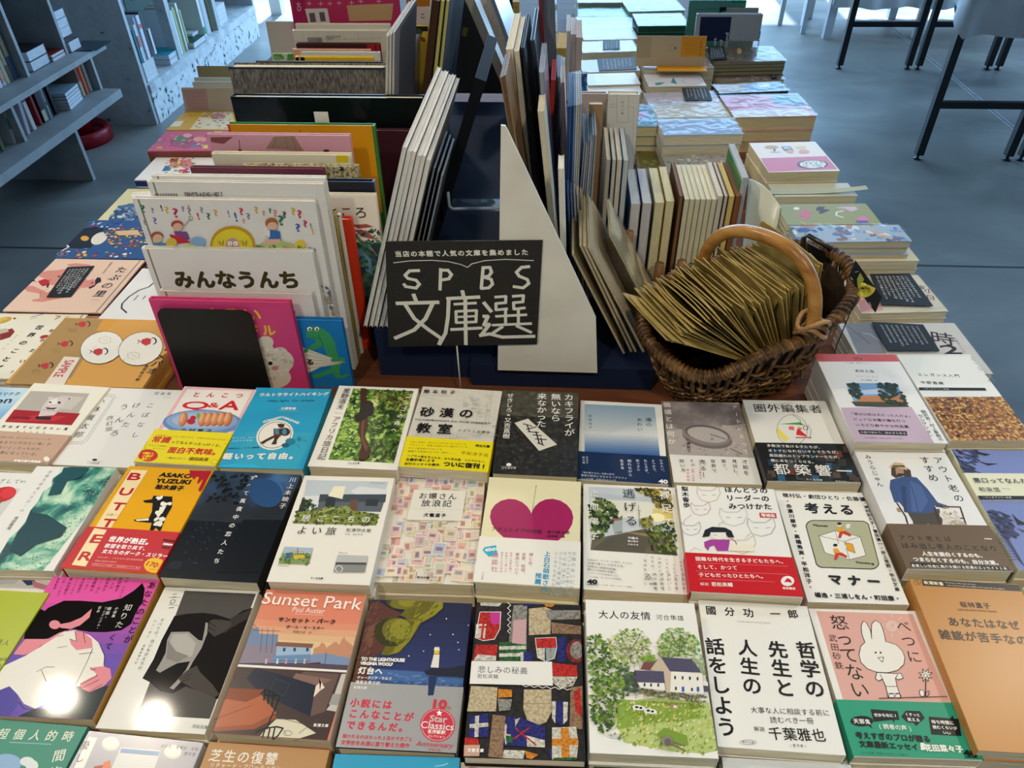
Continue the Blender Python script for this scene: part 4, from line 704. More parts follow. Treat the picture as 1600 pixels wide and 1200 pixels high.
def a_sun(a):
    a.zm(400, 900); n = 10
    for i in range(n): k = i/(n-1); a.R('%02x%02x%02x' % tuple(int(c0+(c1-c0)*max(0, (k-.45)/.55)**1.0) for c0, c1 in ((226, 226), (136, 214), (108, 160))), 0, i*.047, 1, (i+1)*.047+.001)
    a.P('c98f6e', 360, 455, 395, 440, 410, 415, 430, 425, 440, 450, 480, 420, 500, 410, 520, 430, 540, 395, 552, 378, 560, 400, 610, 440, 600, 560, 350, 540)
    a.P('7a8aa8', -120, 320, 20, 325, 20, 360, 140, 365, 125, 560, -150, 545); a.P('8f8290', -120, 430, 130, 440, 110, 565, -180, 545); a.L('5a4a50', .5, -20, 300, 10, 325); 
    for x in (40, 75, 110): a.L('4a3a44', .4, x, 325, x-12, 480)
    a.L('4a3a44', .4, -20, 340, 150, 345)
    a.P('8a5a4a', 130, 412, 360, 425, 350, 452, 120, 440); a.P('9fb8d0', 130, 440, 345, 450, 340, 500, 125, 500); a.P('6f8fb4', 110, 500, 345, 490, 330, 560, 95, 560)
    for x in (170, 235, 315): a.P('2a4a66', x, 450, x+16, 450, x+14, 472, x-2, 472)
    a.P('7f93b2', 350, 490, 440, 485, 600, 515, 590, 575, 330, 560); a.P('5a4a58', 330, 545, 590, 560, 580, 592, -200, 560, -190, 545); 
    for x, c in ((130, 'e8e0d0'), (185, 'd9a0a0'), (245, 'c9d0a0'), (300, 'e0c0a0'), (60, 'd0b0b0')): a.P(c, x, 520, x+12, 520, x+8, 550, x-4, 550)
    a.L('3a4466', .4, 110, 530, 340, 535); a.L('3a3040', .4, 440, 480, 430, 555); a.P('5a3a40', 340, 545, 400, 540, 410, 552, 340, 556)
    a.P(WHT, -260, 545, 585, 592, 580, 605, -265, 560)
    a.P('4a3a36', -270, 562, 572, 607, 440, 1040, -480, 985); a.P('262b3a', 0, 575, 380, 680, 340, 880, 30, 740, -60, 640); a.P('6d5650', 300, 600, 520, 615, 430, 850, 340, 880, 375, 685, 250, 640); a.P('8a6a5e', 250, 610, 480, 650, 390, 690, 230, 640); a.P('c9c3b8', 535, 615, 572, 612, 500, 850, 440, 840, 470, 800); a.P('a39f9a', 480, 740, 540, 740, 510, 810, 455, 805)
    a.L('3a4052', .5, 120, 645, 210, 675, 180, 750, 90, 720, 120, 645); a.P('f0dcc8', 375, 690, 410, 660, 395, 640, 430, 700, 400, 720, 360, 760)
    a.P('b5643f', -220, 700, 30, 740, 130, 860, -20, 930, -420, 960, -420, 800); a.P('8a4428', -220, 700, 50, 712, 40, 745, -60, 790, -260, 760); a.L('6a2f1a', .5, -260, 900, -20, 810); a.P('9a5233', -420, 960, -20, 930, 120, 870, 130, 890, -10, 960, -440, 985)
    a.P('e0d6bb', 130, 895, 250, 900, 380, 985, 240, 1030, 20, 1010, 60, 960); a.L('3a342c', .4, 130, 895, 250, 900, 380, 985, 240, 1030); a.O('5a5246', .4, 200, 985, 26, 16); a.L('5a5246', .4, 175, 965, 190, 990)
    for q in ((30, 740, 60, 712, 110, 730, 150, 755, 130, 810, 90, 900, 70, 960), (60, 712, 50, 780), (85, 722, 75, 800), (110, 735, 100, 820), (130, 750, 60, 750), (0, 980, 60, 955, 130, 945, 170, 955, 140, 1000, 110, 1025), (60, 955, 40, 1015), (90, 950, 75, 1018), (120, 948, 105, 1020)): a.L('17130f', 1.3, *q)
    a.L('5f4a44', .4, 270, 985, 440, 860); a.L('5f4a44', .4, 150, 890, 420, 960); a.H(WHT, '新潮文庫', 360, 935, 455, 940, .9, b=.1)
    a.H('fbf3e6', 'Sunset Park', 48, 140, 665, 180, 13.5, b=.1); a.H('fbf3e6', 'Paul Auster', 232, 212, 432, 225, 6); a.L('fbf3e6', .3, 245, 240, 420, 250); a.H(INK, 'サンセット・パーク', 138, 275, 500, 292, .9, b=.25); a.H(INK, 'ポール・オースター', 188, 322, 430, 332, .9, b=.12); a.H(INK, '柴田元幸 訳', 232, 352, 350, 360, .9)
flat('salmon pink paperback showing a dusk city street above a table interior', [(416, 920), (574, 927), (515, 1160), (330, 1147)], .757, .018, 'e2886c', a_sun, rough=.28, spinec='d9c9b4')
def a_tod(a):
    a.zm(400, 900); n = 12
    for i in range(n): k = i/(n-1); a.R('%02x%02x%02x' % tuple(int(c0+(c1-c0)*k) for c0, c1 in ((40, 58), (42, 68), (70, 118))), 0, i*.055, 1, (i+1)*.055+.001)
    a.P('4a6a9e', 640, 575, 1300, 615, 1285, 770, 590, 735); a.P('3a5688', 640, 640, 1295, 680, 1288, 770, 600, 735); a.S([640, 600, 1300, 625, 1285, 765, 600, 730], 110, 1.2, ['5a7aae', '6a8aba', '3f5c92'], 3, 4, 0.05)
    a.P('5e3a30', 690, 170, 770, 160, 830, 200, 870, 215, 915, 240, 850, 280, 790, 340, 760, 400, 800, 430, 830, 435, 780, 480, 720, 520, 690, 730, 560, 735, 620, 480); a.P('7a5040', 700, 320, 800, 270, 850, 255, 780, 310, 740, 370, 720, 460, 690, 430); a.S([690, 170, 770, 165, 740, 420, 690, 600, 650, 700, 580, 720, 640, 440], 120, 1.1, ['6f483a', '7d5648', '4a2c24'], 4, 5, 1.1)
    a.P('6b6420', 820, 148, 1170, 158, 1170, 200, 1120, 250, 1030, 300, 1000, 350, 960, 410, 900, 480, 830, 500, 780, 495, 810, 440, 870, 410, 930, 370, 950, 300, 930, 260, 900, 250, 930, 215); a.P('8f8828', 1120, 165, 1170, 162, 1165, 205, 1110, 250, 1020, 300, 960, 410, 880, 485, 830, 490, 900, 430, 960, 360, 1000, 270, 1080, 220)
    a.E('4a4a1c', 905, 165, 90, 48); a.E('75702a', 920, 175, 82, 36); a.E('8f8828', 945, 165, 55, 30); a.E('3c3a18', 845, 352, 105, 92); a.E('6f6a26', 880, 340, 92, 78); a.E('8f8a2c', 905, 335, 66, 66); a.S([800, 280, 970, 280, 960, 420, 790, 430], 60, 1, ['a09a3a', '7d7828', '5c5820'], 5, 3, 1.2); a.S([960, 160, 1170, 160, 1000, 340, 850, 480, 830, 490, 960, 300], 90, 1, ['a09a3a', '7d7828', '5c5820'], 6, 4, .9)
    a.P('2a2d3a', 1050, 600, 1110, 578, 1200, 580, 1310, 560, 1305, 640, 1180, 630, 1070, 625); a.P('2c3a5e', 1080, 630, 1130, 632, 1110, 750, 1075, 752); a.P('e6e2d8', 1112, 495, 1148, 495, 1142, 578, 1092, 576); a.P('e2c21e', 1115, 470, 1147, 470, 1146, 492, 1113, 492); a.P('e6e2d8', 1118, 448, 1145, 448, 1150, 470, 1112, 470); a.P('5a5652', 1130, 435, 1138, 450, 1122, 450)
    for x, y in ((1190, 272), (1328, 313), (1090, 372), (1232, 370), (1262, 420), (1268, 466), (1048, 475), (956, 505)): a.E('fff', x, y, 4, 4, 0, 8)
    a.H(WHT, 'TO THE LIGHTHOUSE', 660, 523, 930, 532, 3.2, b=.3); a.H(WHT, 'VIRGINIA WOOLF', 655, 550, 855, 558, 3, b=.3); a.H(WHT, '灯台へ', 640, 595, 795, 602, .95, b=.35); a.H(WHT, 'ヴァージニア・ウルフ', 632, 640, 850, 648, .95, b=.15); a.H(WHT, '鴻巣友季子訳', 622, 668, 778, 676, .95, b=.1); a.H(WHT, '新潮文庫', 612, 702, 695, 706, .95, b=.1)
def b_tod(a):
    a.zm(400, 900); R = 'd23a4c'; a.H(R, '小説には', 585, 790, 855, 808, .85, b=.35); a.H(R, 'こんなことが', 575, 858, 990, 885, .85, b=.35); a.H(R, 'できるんだ。', 560, 930, 955, 952, .85, b=.35); a.H(R, '描かれるのはたった2日のできごと', 540, 1000, 980, 1022, .95, b=.12); a.H(R, '文学史を永遠に塗り替えた傑作', 530, 1040, 960, 1062, .98, b=.12)
    a.E(R, 1135, 930, 110, 108); a.O('c9c6c2', .5, 1135, 930, 101, 99); a.H('c9c6c2', 'Star', 1088, 890, 1195, 898, 5.5, b=.2); a.H(R, 'Classics', 1028, 930, 1238, 948, 6.6, b=.3); a.H('e8e4de', 'Classics', 1032, 929, 1236, 946, 6, b=.12); a.H(WHT, '名作新訳', 1072, 972, 1185, 980, .95, b=.15); a.H(WHT, 'コレクション', 1072, 1000, 1182, 1008, .9, b=.05); a.H(R, '10', 1112, 800, 1190, 805, 7.5, b=.7); a.H(R, 'th', 1195, 822, 1220, 826, 3); a.H(R, 'Anniversary', 1000, 1050, 1228, 1066, 5.5, sl=.3); a.H(R, '新潮文庫', 1080, 1085, 1155, 1092, .95)
    a.P('fff', 1145, 838, 1151, 852, 1166, 852, 1154, 862, 1160, 877, 1146, 868, 1133, 876, 1138, 861, 1126, 851, 1141, 851)
flat('night blue paperback with a small white lighthouse and a silver band', [(580, 935), (740, 942), (711, 1180), (524, 1171)], .756, .017, '2c2e4c', a_tod, band=(.40, mat('b9b6b3', .3, .5, .35), b_tod), rough=.3)
def a_qui(a):
    a.R(nmat('black_felt', [(.3, '141110'), (.7, '2c2725')], 220, rough=.8), 0, 0, 1, 1); a.zm(400, 900)
    CL = lambda n, c, d: nmat(n, [(.35, d), (.6, c)], 420, rough=.9, detail=5, bump=.3)
    tan, red, nav, wht, gry, grn, org, brn = (CL('patch_tan', 'c9b794', 'a08e6e'), CL('patch_red', 'c8302a', '8a1a18'), CL('patch_navy', '2a2f78', '1a1c4a'), CL('patch_white', 'd8d2c2', 'a49e90'), CL('patch_grey', '9a948a', '6a665f'), CL('patch_green', '2f6a3a', '1a4022'), CL('patch_orange', 'd98a2a', 'a5661c'), CL('patch_brown', '9a7a5e', '6f5642'))
    A = a.P
    A(wht, 1400, 160, 1540, 165, 1520, 190, 1405, 185); A(red, 1400, 225, 1530, 225, 1525, 330, 1490, 395, 1420, 405, 1370, 385); A(wht, 1375, 300, 1440, 300, 1430, 390, 1370, 385); A('c23a8a', 1460, 230, 1530, 225, 1525, 300, 1470, 300); a.L(WHT, .6, 1400, 225, 1530, 225, 1525, 330, 1490, 395, 1420, 405, 1370, 385, 1400, 225); a.L(red, 2, 1395, 320, 1500, 315); a.L(red, 2, 1430, 230, 1410, 390)
    A(red, 1375, 430, 1510, 430, 1500, 530, 1355, 528); A(wht, 1385, 490, 1500, 500, 1500, 530, 1360, 528); a.L(WHT, .6, *[v for i in range(12) for v in (1580+(12 if i % 2 else -8), 165+18*i)])
    A(grn, 1520, 415, 1690, 410, 1690, 540, 1520, 530); [A(wht, 1520, y, 1690, y-4, 1690, y+18, 1520, y+22) for y in (440, 485)]
    a.zm(800, 900); A(tan, 105, 205, 210, 195, 245, 210, 240, 365, 105, 370); A(gry, 205, 215, 440, 215, 440, 270, 230, 275); A(brn, 245, 290, 440, 315, 440, 365, 250, 360); A(gry, 10, 185, 95, 180, 90, 430, -20, 410); A('c9a0a0', 10, 280, 90, 270, 85, 430, 0, 420); A(nav, 60, 168, 150, 172, 140, 190, 70, 190); A(org, 200, 175, 270, 178, 250, 195, 210, 192)
    A(red, 145, 390, 275, 385, 280, 450, 150, 455); A(wht, 150, 452, 205, 452, 205, 530, 165, 510); A('8aa0a8', 210, 452, 280, 450, 265, 520, 215, 530); a.L(org, 1.2, 240, 455, 245, 515); a.L(WHT, .5, 145, 390, 275, 385, 280, 450, 265, 515, 210, 535, 160, 510, 145, 390); A(nav, 285, 390, 340, 380, 335, 540, 285, 540); a.E(CL('patch_wine', '8a2a34', '5a1820'), 400, 470, 62, 75); a.E(gry, 405, 465, 42, 55)
    a.E(gry, 180, 600, 58, 60); a.E('3f4744', 180, 600, 34, 34); a.O('e0dccf', .8, 180, 600, 52, 54); A(red, 250, 545, 405, 560, 410, 630, 245, 628); A(wht, 245, 630, 410, 632, 380, 690, 300, 705, 255, 670); a.S([250, 640, 400, 640, 370, 690, 280, 690], 24, 1, ['3a3632', '5a524a'], 3); a.L('e8e4d8', .7, *[v for i in range(14) for v in (60+i*26, 685+(8 if i % 2 else -4)+i*2)])
    A(tan, 75, 712, 245, 712, 248, 850, 215, 915, 150, 942, 95, 905, 70, 830); a.L('8a7a5a', .5, 80, 800, 245, 800); A(nav, 250, 785, 350, 785, 350, 900, 310, 935, 260, 910); A(wht, 250, 785, 275, 785, 270, 925, 250, 890); A(wht, 320, 790, 350, 790, 345, 905, 320, 930); A(brn, 365, 700, 440, 690, 440, 960, 360, 955); A(red, 385, 730, 425, 700, 440, 890, 395, 850)
    A(wht, 250, 950, 400, 945, 415, 1040, 405, 1140, 250, 1150); A(org, 305, 955, 355, 950, 360, 1145, 310, 1148); A(org, 250, 1020, 412, 1015, 412, 1060, 250, 1065); A(nav, 230, 1080, 250, 1090, 250, 1150, 235, 1145); A(grn, 260, 1140, 400, 1135, 400, 1152, 260, 1155); A(nav, -60, 880, 60, 890, 210, 950, 205, 1070, 80, 1070, -60, 1060); A(wht, -60, 940, 20, 900, 50, 890, -40, 1060); A(wht, 90, 1000, 205, 1030, 205, 1075, 95, 1070); a.L(red, 1.2, -20, 920, 150, 1060); a.L(red, 1.2, 0, 1030, 110, 950); A(org, 80, 1095, 165, 1120, 120, 1150, 90, 1140); A(wht, -50, 1090, 80, 1095, 70, 1150, -60, 1140); A(nav, 70, 480, 130, 478, 125, 590, 60, 590); A(wht, 50, 480, 72, 478, 72, 540, 55, 540)
    a.zm(400, 900); A(tan, 1345, 690, 1510, 700, 1500, 850, 1320, 850); A(org, 1515, 710, 1600, 715, 1600, 760, 1512, 765); A(gry, 1510, 770, 1600, 775, 1590, 840, 1520, 850); A(nav, 1335, 880, 1450, 860, 1455, 1010, 1330, 1010); A(wht, 1370, 880, 1395, 875, 1390, 1010, 1365, 1012); A(wht, 1335, 930, 1452, 920, 1452, 945, 1335, 955); A(brn, 1480, 870, 1560, 880, 1540, 1140, 1450, 1135); A(red, 1290, 1010, 1390, 1020, 1400, 1120, 1280, 1130); A('c9a08a', 1300, 1060, 1400, 1060, 1395, 1130, 1300, 1130); A(nav, 1570, 900, 1620, 905, 1620, 1000, 1565, 990); A(grn, 1560, 1000, 1610, 1010, 1600, 1050, 1565, 1045)
    A('ece8df', 1345, 535, 1850, 540, 1855, 690, 1330, 678); a.H('3a3a44', '悲しみの秘義', 1385, 588, 1700, 598, .95); a.H('3a3a44', '若松英輔', 1382, 630, 1515, 634, .95); a.H(WHT, '文春文庫', 1320, 1092, 1425, 1096, .9, b=.15)
flat('paperback covered with a photo of black cloth sewn with coloured patches', [(746, 940), (911, 944), (912.5, 1192), (720, 1185)], .767, .013, '1c1816', a_qui, rough=.3)
def a_oto(a):
    a.zm(800, 900); a.H(INK, '大人の友情', 538, 240, 868, 252, .95, b=.1); a.H(INK, '河合隼雄', 898, 258, 1075, 265, .95)
    G = ['7d9a3a', '94ae4c', '5f7d2a', 'a9bd62', 'c2cd84']
    a.P('b9c97a', 660, 790, 900, 760, 1230, 790, 1290, 1090, 1200, 1110, 980, 1095, 700, 1040, 640, 900); a.P('8da844', 650, 770, 1180, 800, 1180, 890, 900, 920, 660, 960); a.S([640, 780, 1235, 790, 1290, 1090, 1150, 1120, 700, 1045, 600, 960], 420, 1.4, ['8da844', 'a3b85a', 'c9c66a', 'd9d48a', '7a963a', 'e3dca0'], 3, 2.2, .9); a.P('7f9a3a', 950, 950, 1090, 1000, 1100, 1060, 1000, 1050, 900, 1000)
    a.S([470, 380, 560, 370, 620, 480, 760, 600, 780, 700, 660, 800, 640, 960, 560, 980, 490, 900], 560, 2.2, ['4a6a24', '5f7d2a', '7d9a3a', '94ae4c', '3f5a24', '6a8a3c', '4a6248'], 5, 1.7); a.S([700, 580, 790, 600, 780, 740, 700, 720], 60, 2.4, ['3f5248', '4a6052', '5a6a4a'], 6)
    a.S([580, 420, 680, 340, 800, 345, 870, 420, 860, 510, 760, 560, 640, 540, 590, 480], 300, 1.8, ['8fa24a', 'a9b868', '74893a', 'c9cf92', 'e0dfba'], 7, 1.7); a.S([905, 430, 960, 345, 1050, 330, 1150, 400, 1175, 470, 1140, 520, 920, 520], 280, 1.8, ['8fa24a', 'a9b868', '74893a', 'c9cf92', '6a8a2c', '4f9a2c'], 8, 1.7); a.S([1100, 520, 1200, 500, 1220, 640, 1180, 620], 40, 2.4, ['9aa87a', '8a9a6a'], 9); a.S([800, 520, 920, 500, 900, 560, 830, 560], 40, 2.2, ['6a8a2c', '8aa83a'], 19)
    for q in ((740, 560, 735, 440), (735, 500, 680, 400), (740, 480, 800, 380), (735, 520, 640, 450), (738, 520, 840, 450), (1040, 510, 1050, 370), (1045, 460, 990, 380), (1045, 470, 1110, 390), (600, 950, 560, 700), (615, 950, 640, 720), (590, 930, 520, 760), (770, 780, 760, 560)): a.L('5a4a3a', .45, *q)
    a.P('ece6da', 990, 610, 1185, 625, 1195, 750, 960, 740); a.P('c9b59a', 860, 600, 925, 520, 990, 620, 985, 740, 960, 735, 950, 660, 930, 610); a.P('544f66', 925, 522, 1120, 535, 1178, 618, 990, 612); a.P('7a4a4a', 820, 555, 890, 550, 860, 605, 800, 600); a.P('ece6da', 780, 680, 950, 685, 955, 730, 800, 715); a.P('544f66', 768, 605, 945, 612, 950, 685, 775, 680); a.P('544f66', 1190, 700, 1230, 705, 1225, 740, 1195, 740); a.P('e8e2d6', 1190, 670, 1222, 678, 1222, 702, 1192, 700)
    for x, y in ((1015, 650), (1062, 652), (1107, 655), (1155, 658), (1020, 718), (1120, 725), (825, 695), (865, 697), (910, 698)): a.P('3a3a40', x-5, y-10, x+6, y-10, x+6, y+10, x-5, y+10)
    for x in (1065, 1158): a.P('2a6ab0', x-8, 708, x+8, 708, x+8, 738, x-8, 738)
    a.S([800, 720, 960, 745, 1190, 760, 1230, 800, 1180, 810, 880, 770, 790, 750], 130, 1.8, ['6a6244', '7d7452', '55522f', '8a8a5a'], 11); a.L('7a6a5a', 1, 910, 500, 925, 522)
    for x, y in ((790, 840), (862, 862)): a.E('efeae0', x, y, 40, 16, .15); a.E('222', x-14, y-3, 12, 7); a.E('222', x+12, y+2, 10, 7); a.P('efeae0', x-38, y, x-30, y+22, x-25, y+20, x-22, y); a.P('efeae0', x+28, y, x+32, y+22, x+38, y+20, x+38, y)
    a.E('a58a6a', 1005, 832, 22, 14); a.E('e8dfc8', 1015, 835, 12, 9); a.E('8a8478', 965, 1050, 34, 36); a.E('6a6458', 970, 1055, 22, 24); a.L('6a6458', 1, 990, 1070, 1075, 1110); a.L('6a6458', 1, 1000, 1055, 1070, 1080)
    a.O('555', .3, 645, 1020, 50, 14); a.H('444', '朝日文庫', 608, 1018, 682, 1022, .9)
flat('white paperback with a watercolour of a white farmhouse, trees and cows', [(911.8, 935), (1085, 942), (1125, 1187), (922.5, 1179)], .774, .018, 'efece3', a_oto)
def a_tet(a):
    a.zm(800, 900); a.H(INK, '國分功', 1185, 212, 1535, 235, .58, b=.25); a.H('888', 'KOKUBUN KOICHIRO', 1410, 285, 1615, 295, 1.6); a.V(INK, '話をしよう', 1260, 385, 1350, 1015, .95, b=.45); a.V(INK, '人生の', 1462, 395, 1508, 750, .95, b=.45); a.O('555', .3, 1475, 1040, 52, 15); a.H('444', '朝日文庫', 1437, 1038, 1515, 1042, .9)
    a.zm(1200, 900); a.H(INK, '一郎', -10, 238, 210, 240, .6, b=.25); a.V(INK, '先生と', 50, 405, 115, 765, .95, b=.45); a.V(INK, '哲学の', 225, 410, 305, 770, .95, b=.45); a.H(INK, '大事な人に相談する前に', -110, 838, 385, 858, .98); a.H(INK, '読むべき一冊', 10, 900, 285, 908, .98); a.H(INK, '解説', -90, 955, -20, 960, .95); a.H(INK, '千葉雅也', 0, 985, 360, 1000, .98, b=.12); a.H('555', '(哲学者)', 130, 1060, 245, 1064, .9)
flat('white paperback with only large black vertical brush lettering', [(1085.8, 935), (1259, 947), (1327, 1181), (1125, 1170)], .759, .017, 'eeebe2', a_tet)
def a_bet(a):
    a.zm(1200, 900); a.P('e0aa9c', 302, 220, 905, 238, 1155, 835, 480, 812)
    a.L(WHT, .35, *[v for i in range(40) for v in (775+(40-i*.8)*cos(i*.6), 310+(36-i*.7)*sin(i*.6))])
    for t in range(8): a.L(WHT, .35, 775+56*cos(t*.785), 310+50*sin(t*.785), 775+85*cos(t*.785), 310+76*sin(t*.785))
    a.V(INK, '怒ってない', 430, 245, 590, 770, 1.0); a.V(INK, '武田砂鉄', 398, 362, 450, 590, .85); a.V(INK, 'べつに', 830, 270, 930, 555, .85)
    body = [605, 415, 580, 440, 568, 490, 580, 540, 620, 580, 680, 602, 750, 606, 810, 590, 848, 555, 855, 510, 840, 470, 800, 430, 735, 410, 720, 340, 700, 295, 670, 278, 648, 300, 645, 350, 648, 395, 640, 340, 615, 295, 595, 282, 582, 310, 585, 360]
    a.P('efe9dd', *body); a.L(INK, .6, *body, closed=True); a.E(INK, 672, 480, 6, 6); a.E(INK, 703, 480, 6, 6); a.P('efe9dd', 685, 512, 722, 508, 715, 540); a.L(INK, .6, 685, 512, 722, 508, 715, 540, 685, 512)
    t = [680, 605, 670, 640, 690, 658, 715, 645, 735, 690, 750, 760, 830, 765, 805, 690, 795, 640, 815, 650, 845, 640, 830, 610, 800, 612]; a.P('efe9dd', *t); a.L(INK, .6, *t, closed=True); a.L(INK, .5, 740, 692, 808, 692); a.L(INK, .5, 748, 735, 820, 735); a.O(INK, .5, 770, 752, 18, 14); a.O(INK, .5, 812, 752, 18, 14); a.L(INK, .5, 715, 645, 700, 618); a.L(INK, .5, 795, 640, 810, 618)
    a.L(INK, .7, 692, 767, 1118, 755); a.L(INK, .7, 985, 650, 982, 755); fl = [v for i in range(16) for v in (983+(46 if i % 2 else 20)*cos(i*pi/8), 622+(44 if i % 2 else 18)*sin(i*pi/8))]; a.P('efe9dd', *fl); a.L(INK, .5, *fl, closed=True); a.O(INK, .5, 983, 625, 12, 11); a.E('efe9dd', 960, 735, 14, 22, -.3); a.O(INK, .5, 960, 735, 14, 22, -.3); a.O(INK, .5, 995, 738, 10, 18, .4)
def b_bet(a):
    a.zm(1200, 900); a.E('16181a', 586, 907, 72, 34); a.P('16181a', 615, 930, 655, 955, 640, 925); a.H(WHT, '天邪鬼', 532, 906, 640, 912, .95, b=.12); a.P('16181a', 640, 832, 810, 845, 822, 900, 790, 900, 790, 920, 775, 900, 660, 912); a.H(WHT, 'だからなに?', 662, 868, 808, 874, .98, b=.15); a.P('16181a', 860, 842, 950, 845, 980, 888, 945, 920, 925, 938, 910, 918, 870, 915, 832, 880); a.H(WHT, 'くすっと', 855, 865, 950, 870, .95, b=.1); a.H(WHT, '笑える', 870, 897, 950, 902, .95, b=.1); a.P('16181a', 1003, 880, 1140, 890, 1155, 872, 1160, 892, 1190, 895, 1210, 1002, 1020, 990)
    for i, (t, x0, x1) in enumerate((('待ち時間に', 1020, 1162), ('読むくらいが', 1028, 1182), ('いい', 1090, 1145))): a.H(WHT, t, x0, 912+33*i, x1, 920+33*i, .95, b=.1)
    a.H(WHT, '(読者の声)', 680, 938, 905, 955, .98, b=.1); a.H(INK, '考えすぎのプロが贈る', 545, 995, 1015, 1022, .98, b=.25); a.H(INK, '文庫最新エッセイ', 568, 1050, 940, 1072, .98, b=.25); a.H(WHT, '花田菜々子', 975, 1075, 1218, 1085, .95, b=.35); a.P(WHT, 950, 1045, 975, 1045, 982, 1090, 955, 1090); a.H('2c4a40', 'ちくま文庫 定価968円(10%税込)', 582, 1105, 885, 1120, .95); a.H(INK, '40', 1222, 1108, 1302, 1114, 5, b=.5); a.L(INK, .6, 1230, 1132, 1310, 1138)
flat('white paperback with a drawn rabbit on pink above a green band', [(1267, 949), (1435, 954), (1536, 1190), (1327, 1185)], .752, .014, 'ece8de', a_bet, band=(.345, '2c9a78', b_bet))
def a_ora(a):
    a.zm(1200, 900); a.P('241c16', 960, 18, 1600, 58, 1600, 98, 968, 60); a.H('f0e2c4', '新潮新書', 972, 40, 1098, 50, .95, b=.1); a.H('f0e2c4', 'Having in the soul of vivo,', 1110, 42, 1300, 55, 2); a.H('f0e2c4', 'and welcomes the bells and natural thoughts.', 1118, 58, 1480, 82, 2); a.O('5a3a1a', .4, 935, 38, 22, 18); a.H('5a3a1a', 'S', 928, 38, 942, 38, 4)
    a.H(INK, '桜林直子', 1198, 178, 1390, 188, .95, b=.15); a.H('5a3a1a', 'SAKURABAYASHI Naoko', 1185, 210, 1430, 222, 2.4); a.H(INK, 'あなたはなぜ', 1120, 285, 1575, 310, .95, b=.2); a.H(INK, '雑談が苦手なのか', 1065, 365, 1710, 412, .95, b=.2)
flat('tall golden tan paperback with a thin dark strip near its top', [(1415, 902), (1587, 912), (1742, 1187), (1533, 1176)], .764, .016, 'c48a48', a_ora, rough=.3, spine='L')
flat('pale green paperback at the right edge of the front row', [(1592, 915), (1745, 925), (1905, 1200), (1745, 1190)], .755, .014, 'd9dcb8', None, spine='L')
# --- row 4 (cut by the bottom of the picture): boards start at the row's top edge and reach 148 mm towards the viewer
def row4(short, tl, tr, z, th, cover, art=None, H=.148, **kw):
    a, b = PZ(*tl, z), PZ(*tr, z); U = (b-a).normalized(); V = V3((-U.y, U.x, 0))
    def px(p): d = p-CAM; k = d.dot(cF); return (800+FPX*d.dot(cR)/k, 600-FPX*d.dot(cU)/k)
    return flat(short, [tl, tr, px(b-V*H), px(a-V*H)], z, th, cover, art, **kw)
def a_teal(a):
    a.zm(0, 900); a.H('e6e8d2', '超個人的時', -30, 985, 475, 1005, .68, b=.1); a.V('e6e8d2', '間旅行', 385, 1070, 290, 1400, .75, b=.1); a.E('8fb0d0', 40, 1170, 95, 60); a.E('dfe3e0', 170, 1160, 45, 30); a.E('dfe3e0', 200, 1185, 40, 36); a.L('bfe0d0', .4, 60, 1040, 320, 1052)
row4('teal paperback with pale title letters at the lower left corner', (-48, 1118), (139, 1134), .752, .016, '3d8d77', a_teal)
def a_yasa(a):
    a.zm(0, 900); a.P(WHT, 555, 1005, 608, 1012, 480, 1300, 420, 1290); a.V('3a3a3a', '優しい', 545, 1020, 455, 1260, .75); a.E('d9d4c6', 692, 1050, 56, 44); a.E('e9e6da', 692, 1042, 52, 38); a.E('d9d4c6', 1080, 1100, 56, 44); a.E('e9e6da', 1080, 1092, 52, 38); a.P('dcdad4', 755, 1070, 1005, 1090, 950, 1250, 690, 1220); a.P('6f8fb8', 758, 1078, 1000, 1098, 990, 1125, 750, 1105); a.P('b0432a', 590, 1190, 650, 1180, 640, 1260, 560, 1260); a.P('d97a4a', 650, 1165, 690, 1150, 695, 1240, 630, 1230); a.H('333', '성남한 폭력의 시대', 1005, 1062, 1240, 1085, .95); a.H('333', '정이현', 1150, 1110, 1225, 1118, .9)
row4('lilac grey paperback with round tins and a blue tray drawing', (139, 1140), (320, 1159), .752, .014, 'b9b5ba', a_yasa, rough=.2)
def a_shiba(a):
    a.zm(0, 900); a.H(WHT, '芝生の復讐', 1305, 1120, 1740, 1145, .9, b=.1); a.H(WHT, 'リチャード・ブローティガン', 1310, 1180, 1760, 1205, .9)
row4('tan paperback with white lettering at the bottom edge of the picture', (327, 1157), (517, 1170), .752, .015, 'bb8d5c', a_shiba)
row4('plain bright blue paperback at the bottom edge of the picture', (523, 1176), (720, 1182), .754, .015, '3aa0c4', lambda a: a.zm(400, 900) and a.L('bfe3ee', .5, 1120, 1190, 1180, 1180, 1200, 1170))
def a_flo(a): a.S([720, 1187, 912, 1195, 905, 1260, 715, 1260], 90, 5, ['c9a8a8', 'e0d4c8', 'b58a94', 'd9c2a8'], 3)
row4('mauve floral paperback at the bottom edge below the patchwork cover', (719, 1189), (911, 1197), .750, .014, 'cdb6b2', a_flo)
def a_dk(a): a.S([925, 1190, 1120, 1197, 1125, 1260, 925, 1260], 90, 4, ['4a5a34', '6a7a4a', '2c3626'], 3)
row4('dark green paperback at the bottom edge below the farmhouse cover', (926, 1192), (1118, 1198), .750, .014, '39442e', a_dk)
row4('pale blue and white paperback at the bottom edge of the picture', (1126, 1181), (1330, 1193), .744, .014, 'e9edee', lambda a: a.R('cfdde6', .1, .1, .95, .8))
row4('dark navy paperback in the lower right corner under the tan one', (1535, 1189), (1735, 1204), .730, .014, '1a2040', None, below=False)

